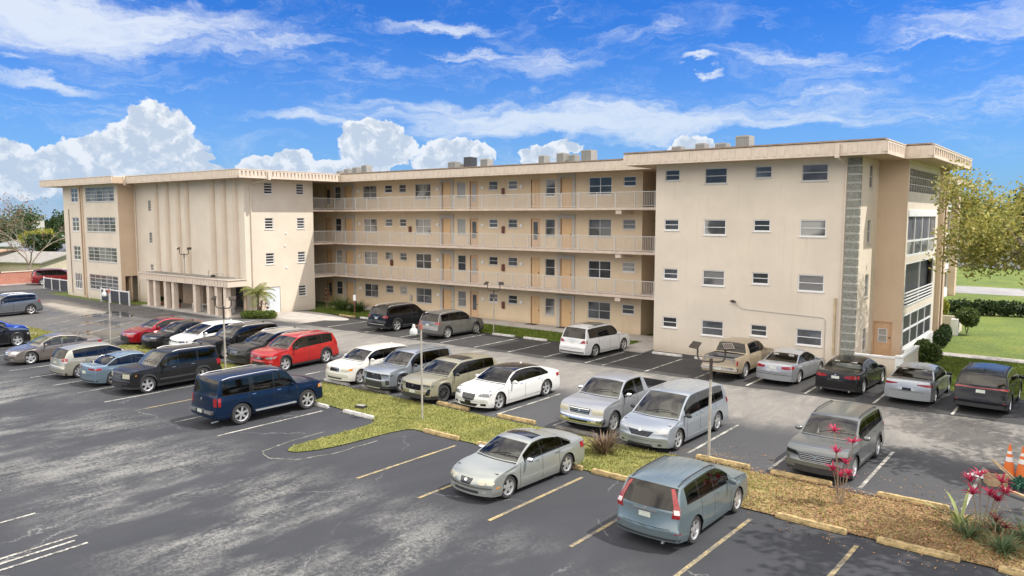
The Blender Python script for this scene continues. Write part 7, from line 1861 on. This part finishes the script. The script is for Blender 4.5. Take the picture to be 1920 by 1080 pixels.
def ti_plant(x, y, heads, label, lm=L_TI, z0=0.03, ln=0.30, nl=13, seed=2):
    rr = random.Random(seed); e = empty('ti_plant', (x, y, z0), label, 'plant')
    mb = MB()
    for (dx, dy, z) in heads: mb.tube([(x+dx*0.25, y+dy*0.25, z0), (x+dx*0.6, y+dy*0.6, z0+z*0.55), (x+dx, y+dy, z0+z)], 0.013, 5)
    mb.build('stem', M_STEM, e)
    for (dx, dy, z) in heads:
        mb = MB()
        for q in range(nl): strap_leaf(mb, (x+dx, y+dy, z0+z-0.05), 2.4*q+rr.uniform(-.2, .2), rr.uniform(0.4, 1.35), ln*rr.uniform(0.7, 1.1), 0.055, rr.uniform(0.5, 1.3))
        mb.build('leaf_rosette', lm, e, smooth=True, angle=80)
    return e
ti_plant(-5.25, 21.0, [(-0.25, 0.1, 1.95), (0.22, 0.15, 1.72), (-0.12, -0.1, 1.45), (0.08, 0.05, 1.15), (-0.22, 0, 0.92), (0.2, -0.1, 0.9), (-0.05, 0.1, 0.75)], 'tall thin plant with pink-red leaf tufts in front of the lone grey crossover')
ti_plant(-2.05, 21.3, [(-0.30, 0.2, 1.15), (-0.1, 0.15, 1.35), (0.35, 0.25, 1.25), (-0.2, -0.15, 0.95), (0.15, -0.1, 1.0), (0.3, 0.0, 0.85), (0.45, 0.1, 1.05)], 'group of magenta-leaved plants at the lower right corner before the debris', nl=15, ln=0.33)
ti_plant(-1.7, 20.7, [(0, 0, 0.55), (0.2, 0.1, 0.4)], 'short maroon-leaved plant low in the lower right corner bed', L_TID, nl=11)
def strap_bush(x, y, n, L_, label, lm, name='strap_leaf_plant', w=0.04, z0=0.03, seed=3, el=(0.5, 1.45), rad=0.12, droop=(0.5, 1.6)):
    rr = random.Random(seed); mb = MB()
    for q in range(n):
        a = rr.uniform(0, 2*pi); r_ = rr.uniform(0, rad); strap_leaf(mb, (x+r_*cos(a), y+r_*sin(a), z0), a+rr.uniform(-.3, .3), rr.uniform(*el), L_*rr.uniform(0.6, 1.1), w, rr.uniform(*droop))
    o = mb.build(name, lm, smooth=True, angle=80); return tag(o, label, 'plant')
strap_bush(-12.55, 20.95, 150, 0.78, 'bronze and purple spiky rosette plant on the median before the silver pickup', L_BROM, 'bromeliad', 0.05, rad=0.28, droop=(0.1, 1.0))
strap_bush(-2.5, 21.3, 9, 1.15, 'pale striped long-leaved plant left of the magenta leaves at the lower right', L_VAR, 'striped_leaf_plant', 0.085, el=(0.8, 1.3), droop=(0.3, 1.2))
for i, (x, y, n, s, l) in enumerate(((-2.25, 20.7, 90, 0.55, 'grey green grassy plant left in the corner bed'), (-1.5, 20.2, 110, 0.6, 'dense green grassy plant lowest in the corner bed'), (-1.0, 21.2, 90, 0.75, 'arching green plant at the right edge of the corner bed'), (-1.75, 21.6, 70, 0.5, 'grassy plant behind the magenta leaves by the kerb'))):
    o = strap_bush(x, y, n, s, l, L_SPID, 'grassy_plant', 0.03, seed=20+i, rad=0.2); o['group'] = 'grassy plants in the corner bed'
# bushes by the building
strap_bush(-48.9, 39.9, 320, 1.45, 'tall fountain of ornamental grass at the inner corner of the building', leafmat('ornamental_grass', [(0.03, 0.06, 0.015), (0.08, 0.13, 0.03), (0.20, 0.24, 0.09)]), 'ornamental_grass', 0.035, rad=0.35, el=(0.8, 1.5))
strap_bush(-47.3, 40.2, 300, 1.15, 'darker ornamental grass right of the tall fountain grass', L_GREEN, 'ornamental_grass', 0.035, seed=8, rad=0.5, el=(0.7, 1.5))
ti_plant(-50.9, 40.0, [(0, 0, 1.5), (0.3, 0.1, 1.2), (-0.2, 0.1, 1.1), (0.15, -.2, 0.8)], 'dark red leafy plant against the wall left of the ornamental grass', L_TID, nl=15, ln=0.42)
ti_plant(-50.6, 33.6, [(0.1, 0, 1.15), (0.4, 0.1, 1.0), (-0.15, 0.1, 0.95), (0.25, -.2, 0.8), (0.5, 0.2, 0.7), (0.0, -.1, .6)], 'maroon leafy plant at the foot of the small palm', L_TID, nl=15, ln=0.36)
def bush(name, boxes, n, size, lm, label, cat='bush', group=None, e=None):
    c = boxes[0]; e = empty(name, (c[0], c[1], 0.0), label, cat, group)
    cs = np.array([b[:3] for b in boxes]); rs = np.array([b[3:6] for b in boxes])
    cards('foliage', clump_points(cs, rs, n, 0.35), size, lm, e)
    mb = MB()
    for k in range(5): mb.tube([(c[0], c[1], 0), (c[0]+0.3*cos(k*1.3), c[1]+0.3*sin(k*1.3), c[2])], 0.02, 4, caps=False)
    mb.build('stem', BARK, e); return e
bush('hedge', [(-51.0+i*0.38, 32.55+i*0.30, 0.30, 0.42, 0.42, 0.34) for i in range(5)], 3200, 0.075, leafmat('bright_hedge_leaves', [(0.03, 0.06, 0.01), (0.10, 0.15, 0.02), (0.24, 0.26, 0.04)]), 'low clipped green hedge round the palm at the corner of the west wing', 'hedge')  # this hedge has a brighter, yellower leaf colour than the clipped shrubs
# palms
def palm(x, y, h, label, nf=22, fl=1.5, tr=0.09, z0=0.0, seed=3, cat='palm tree', leafw=0.035, lm=None, group=None, dens=26):
    rr = random.Random(seed); e = empty('palm_tree', (x, y, z0), label, cat, group); mb = MB()
    n = 10; mb.tube([(x+0.03*sin(i), y, z0+h*i/n) for i in range(n+1)], [tr*(1.15 if i % 2 else 0.95) for i in range(n+1)], 10, caps=False); mb.build('trunk', BARK, e, smooth=True, angle=80)
    mb = MB()
    for q in range(nf):
        a = 2.4*q + rr.uniform(-.2, .2); el = rr.uniform(-0.1, 1.3); d = Vector((cos(a), sin(a), 0)); t = Vector((-sin(a), cos(a), 0)); p = Vector((x, y, z0+h)); m = 9; ang = el; pts = [p]
        for i in range(m): p = p + (d*cos(ang)+Vector((0, 0, 1))*sin(ang))*fl/m; ang -= rr.uniform(0.12, 0.24); pts.append(p)
        mb.tube(pts, 0.012, 4, caps=False)
        for i in range(1, dens):
            f = i/dens*m; k = min(m-1, int(f)); c = pts[k].lerp(pts[k+1], f-k); dd = (pts[k+1]-pts[k]).normalized(); ll = fl*0.30*sin(pi*(0.12+0.8*i/dens))
            for sd in (-1, 1):
                v = (t*sd*0.85 + dd*0.55 + Vector((0, 0, -0.30))).normalized(); mb.add([c, c+v*ll*0.5+dd*leafw, c+v*ll, c+v*ll*0.5-dd*leafw*0.4], [(0, 1, 2, 3)])
    mb.build('crown', lm or leafmat('palm_fronds', [(0.07, 0.10, 0.02), (0.18, 0.21, 0.05), (0.32, 0.30, 0.10)]), e); return e
palm(-51.25, 33.75, 1.75, 'small feathery palm in the hedge bed at the corner of the west wing', fl=1.55)
palm(-140, 62, 8.2, 'distant dark palm rising above the tree line left of the building', nf=16, fl=3.4, tr=0.25, leafw=0.12, lm=L_DARK, dens=14)
# pots under the portico
for i, (x, y) in enumerate(((-63.8, 32.6), (-62.3, 32.7), (-60.9, 32.6))):
    e = empty('potted_plant', (x, y, 0.11), ('potted plant at the left end of the portico', 'tall potted shrub in the middle left of the portico', 'small potted plant beside the fourth portico column')[i], 'potted plant', 'potted plants under the portico')
    mb = MB(); mb.lathe((x, y, 0.11), [(0.0, 0), (0.13, 0), (0.18, 0.28), (0.16, 0.28), (0.0, 0.26)], 12); mb.build('pot', mat('terracotta', (0.35, 0.15, 0.09), 0.8), e)
    hh = (0.35, 1.2, 0.3)[i]; cards('foliage', clump_points([(x, y, 0.45+hh*0.6)], np.array([(0.22, 0.22, hh*0.6)]), 260, 0.5), 0.09, L_GREEN, e)

# right side garden
bush('clipped_shrub', [(-7.2, 43.9, 0.75, 0.52, 0.55, 0.62), (-6.8, 44.1, 0.65, 0.42, 0.45, 0.5)], 4200, 0.085, L_HEDGE, 'rounded green shrub against the end of the white porch wall', 'shrub')
bush('clipped_shrub', [(-7.4, 50.6, 0.6, 0.45, 0.8, 0.55), (-7.5, 52.3, 0.6, 0.4, 0.7, 0.6)], 2600, 0.09, L_DARK, 'dark green shrub pressed against the foot of the porch column', 'shrub')
bush('topiary_shrub', [(-6.95, 57.2, 1.25, 0.72, 0.72, 0.55), (-6.8, 57.0, 1.0, 0.55, 0.55, 0.5)], 3400, 0.09, L_HEDGE, 'small round-headed shrub on a bare stem at the edge of the lawn', 'shrub')
hb = [(-9.2+i*0.8, 68.4+0.35*i*0.8, 0.62, 0.75, 0.65, 0.62) for i in range(30)]
bush('hedge', hb, 15000, 0.14, L_DARK, 'long dark green hedge running across behind the lawn', 'hedge')
bush('yellow_shrub', [(-9.6, 66.0, 0.75, 0.35, 0.35, 0.7)], 500, 0.12, L_YG, 'slender bright yellow green shrub by the hedge end', 'shrub')
e = empty('garden_wall', (-8.4, 57, 0), 'low beige garden wall with a white end post beyond the porches', 'wall')
mb = MB(); mb.box(-9.8, -7.6, 58.8, 59.0, 0, 0.95); mb.box(-7.62, -7.45, 56.6, 58.8, 0, 0.95); mb.build('wall', M_WALL, e); mb = MB(); mb.box(-7.75, -7.35, 56.2, 56.6, 0, 1.05); mb.build('end_post', M_WHITE, e)
P = rnd(60000, -7.0, 8, 39, 47.5, -0.012); o = blades('lawn_grass', P, 0.06, 0.04, L_LAWN); tag(o, 'mown lawn right of the building', 'grass')
# the yellowing tree on the right, trunk just outside the photo
def big_tree(x, y, h, label, seed, crad, lm, nleaf, spread=0.95, tr=0.24, size=0.17, trunk=0.28, first=0.40):
    return tree('broadleaf_tree', x, y, h, label, lm, nleaf, size, seed=seed, tr=tr, trunk=trunk, crad=crad, depth=4, kids=3, spread=spread, group='broadleaf trees along the right side', first=first)
big_tree(2.3, 41.5, 13.4, 'large tree with yellowing leaves and bare grey branches filling the right edge of the photo', 12, 0.95, L_YEL, 40000, spread=1.15, first=0.34, size=0.105, trunk=0.27)
big_tree(4.4, 31.5, 12.5, 'broadleaf tree just outside the right edge, its shade falling on the parking stalls', 22, 0.9, L_YEL, 7000, spread=0.75, first=0.20, trunk=0.48)
big_tree(3.4, 21.2, 13.0, 'broadleaf tree outside the lower right corner, its shade dappling the near stalls', 23, 0.85, L_YEL, 6000, spread=0.75, first=0.20, trunk=0.48)
# background right
e = empty('grey_low_building', (8, 138, 0), 'long low grey building with a pale roof behind the lawn on the right', 'building')
mb = MB(); mb.box(-24, 45, 134, 146, 0, 3.3); mb.build('wall', mat('blue_grey_render', (0.34, 0.35, 0.36), 0.9, noise=0.1), e); mb = MB(); mb.box(-25, 46, 133.2, 147, 3.301, 3.75); mb.build('roof', mat('pale_metal_roof', (0.55, 0.55, 0.54), 0.6, noise=0.15), e)
for k in range(6):
    mb = MB(); mb.box(-20+k*9, -18+k*9, 133.9, 133.99, 0.9, 2.2); mb.build('window', GL_GREY, e)
def bgtree(x, y, h, w, lm, label, n=900, size=0.5, seed=1, group='background trees', z0=0.0):
    rr = random.Random(seed); e = empty('background_tree', (x, y, z0), label, 'tree', group)
    cs = []; rs = []
    for k in range(7):
        a = rr.uniform(0, 2*pi); r_ = rr.uniform(0, w*0.32); cs.append((x+r_*cos(a), y+r_*sin(a), z0+h*rr.uniform(0.45, 0.8))); s = w*rr.uniform(0.18, 0.30); rs.append((s, s, s*0.8))
    cards('crown', clump_points(cs, np.array(rs), n, 0.4), size, lm, e)
    mb = MB(); mb.tube([(x, y, z0), (x, y, z0+h*0.55)], [w*0.03, w*0.018], 6, caps=False); mb.build('trunk', BARK, e); return e
rr = random.Random(31)
words = ['dense', 'open', 'tall', 'low', 'broad', 'rounded', 'ragged', 'dark', 'bright', 'thin']
bg = []
for i in range(9):
    x = -27 + i*8.5 + rr.uniform(-2, 2); bg.append((x, 152+rr.uniform(-4, 10), rr.uniform(11, 15), rr.uniform(10, 13), [L_DARK, L_GREEN][i % 2], 'green tree %s behind the grey low building on the right' % ('first from the left', 'second from the left', 'third from the left', 'fourth from the left', 'fifth from the left', 'sixth from the left', 'seventh from the left', 'eighth from the left', 'ninth from the left')[i]))
for i, b in enumerate(bg): bgtree(*b, n=1100, size=0.6, seed=50+i)
# background left: bare tree, yellow green crown, low houses
e = tree('bare_tree', -100.6, 35.6, 12.2, 'nearly leafless pale tree with rust-red leaf remnants behind the red minivan', L_RUST, 1500, 0.11, seed=6, tr=0.15, trunk=0.16, crad=0.6, bark=BARKP, depth=5, kids=3, spread=0.55, first=0.32)
def house(x, y, rz, w, d, hw, hr, wallc, roofc, label, name='house', gable=True, win=2):
    e = empty(name, (x, y, 0), label, 'house', 'low houses beyond the brick wall'); e.rotation_euler = (0, 0, rz)
    def B_(mb, nm, m): o = mb.build(nm, m, None, world=False); o.parent = e; return o
    mb = MB(); mb.box(-w/2, w/2, -d/2, d/2, 0, hw)
    mb.add([(w/2, -d/2, hw), (w/2, d/2, hw), (w/2, 0, hr-0.06)], [(0, 1, 2)]); mb.add([(-w/2, -d/2, hw), (-w/2, d/2, hw), (-w/2, 0, hr-0.06)], [(0, 1, 2)]); B_(mb, 'wall', wallc)
    mb = MB(); o = 0.5; k = (hr-hw)/(d/2)
    for sd in (-1, 1): mb.add([(-w/2-o, sd*(d/2+o), hw-o*k), (w/2+o, sd*(d/2+o), hw-o*k), (w/2+o, 0, hr), (-w/2-o, 0, hr), (-w/2-o, sd*(d/2+o), hw-o*k-0.15), (w/2+o, sd*(d/2+o), hw-o*k-0.15), (w/2+o, 0, hr-0.15), (-w/2-o, 0, hr-0.15)], [(0,1,2,3),(4,5,6,7),(0,1,5,4),(1,2,6,5),(2,3,7,6),(3,0,4,7)])
    B_(mb, 'roof', roofc)
    for i in range(win):
        mb = MB(); y_ = -d/4 + i*d/2; mb.box(w/2+0.001, w/2+0.05, y_-0.6, y_+0.6, hw*0.45, hw*0.85); B_(mb, 'window', GL_GREY)
    return e
CRM = mat('cream_render', (0.52, 0.45, 0.34), 0.9, noise=0.1); WHR = mat('white_render', (0.46, 0.45, 0.42), 0.9)
def rf(n, c): return mat(n, c, 0.85, noise=0.25, nscale=1.5)
house(-118, 44.0, 0.35, 9, 9.5, 1.65, 2.75, CRM, rf('pale_roof_sheet', (0.26, 0.245, 0.22)), 'cream house with a white-edged gable just beyond the brick wall', win=0)
house(-128, 40, 0.3, 9, 13, 2.0, 3.0, CRM, rf('tan_shingles', (0.36, 0.24, 0.16)), 'house with a tan brown shingle roof left of the cream gable')
house(-133, 51.5, 0.3, 9, 11, 2.0, 3.3, WHR, rf('slate_shingles', (0.14, 0.15, 0.18)), 'house with a dark slate grey roof behind the cream gable')
house(-152, 58, 0.3, 9, 16, 2.6, 4.3, WHR, rf('pale_green_roof_sheet', (0.24, 0.27, 0.27)), 'house with a pale grey green metal roof farther back')
house(-140, 38, 0.2, 8, 14, 2.2, 3.4, WHR, rf('grey_roof_sheet', (0.34, 0.33, 0.33)), 'house with a grey roof at the left edge of the photo')
e = empty('white_building', (-235, 90, 0), 'tall white building far behind the trees at the left', 'building'); mb = MB(); mb.box(-240, -236, 84, 88, 0, 7.6); mb.build('wall', WHR, e); mb = MB(); mb.box(-240.5, -235.5, 83.5, 88.5, 7.601, 8.0); mb.build('roof', rf('grey_flat_roof', (0.3, 0.28, 0.27)), e)
k = 0
for (x, y, h, w, lm, l) in ((-150, 44, 6.5, 7, L_YEL, 'yellowing tree at the left edge behind the bare tree'), (-158, 55, 6.0, 9, L_DARK, 'dark green tree between the bare tree and the pale roofs'), (-143, 52.5, 5.6, 7, L_YG, 'bright yellow green tree above the pale roof left of the building'),
    (-150, 63, 6.4, 8, L_GREEN, 'mid green tree against the left edge of the building'), (-170, 68, 8.5, 9, L_DARK, 'dark tree under the distant palm'), (-120, 34, 4.2, 6, L_GREEN, 'low green tree behind the brick wall at the left edge'), (-135, 33, 5.5, 8, L_GREEN, 'green tree filling the left edge above the brick wall'),
    (-175, 50, 9.5, 13, L_DARK, 'tall dark tree farthest back at the left edge of the photo'), (-190, 66, 9.5, 14, L_GREEN, 'tall broad green tree far behind the slate grey roof'), (-210, 84, 10.0, 14, L_DARK, 'dark tree right of the distant palm against the building edge'),
    (-128, 47.5, 5.0, 6, L_DARK, 'dark tree between the cream gable house and the tan roof'), (-124, 36.5, 4.6, 6, L_DARK, 'dark round tree just behind the bare tree trunk'), (-166, 47, 7.4, 10, L_DARK, 'dark tree mass behind the bare tree crown at the left edge'), (-145, 57.5, 5.2, 6, L_GREEN, 'small green tree by the slate grey roof'),
    (-112, 31.5, 3.4, 4, L_GREEN, 'small green bush behind the brick wall near the white vehicle'), (-175, 57, 8.0, 12, L_GREEN, 'broad green tree behind the bare tree crown'), (-185, 75, 8.5, 12, L_DARK, 'dark broad tree left of the white building')):
    bgtree(x, y, h, w, lm, l, n=1500, size=0.36, seed=70+k); k += 1
def woods(name, x0, x1, y0, y1, n, h, label):
    cs = []; rs = []; rr = random.Random(len(name))
    for q in range(n):
        t = (q+rr.random())/n; hh = h*rr.uniform(0.6, 1.1); cs.append((x0+(x1-x0)*t+rr.uniform(-6, 6), y0+(y1-y0)*t+rr.uniform(-8, 8), hh*0.5)); rs.append((hh*0.8, hh*0.8, hh*0.5))
    o = cards(name, clump_points(cs, np.array(rs), 22000, 0.4), 1.5, L_DARK); tag(o, label, 'wood', kind='stuff')
woods('far_wood_left', -420, -150, 60, 330, 70, 8.5, 'distant wood closing the view at the left horizon')
woods('far_wood_right', -60, 160, 300, 300, 60, 11, 'distant wood closing the view at the right horizon')
# white car behind the brick wall
wc = [o for o in bpy.data.objects if o.name.startswith('hatchback') and o.get('label', '').startswith('white upright')]
if wc:
    c = copy_tree(wc[0]); c.location = (-100.4, 30.2, 0.012); c.rotation_euler = (0, 0, radians(100)); c['label'] = 'white car showing just its roof above the brick wall at the left edge'; c['group'] = 'cars at the far left by the brick wall'

for i, (x, l) in enumerate(((-51.7, 'dark door mat at the ground floor door nearest the inner corner'), (-40.2, 'dark door mat at the framed door behind the grey SUV'), (-31.8, 'brown door mat at the plain door left of the framed one'), (-29.1, 'black door mat at the framed door behind the white SUV'))):
    mb = MB(); mb.box(x-0.42, x+0.42, 42.55, 43.05, 0.102, 0.118); o = mb.build('door_mat', C_BLACK); tag(o, l, 'door mat', 'door mats on the walkway')
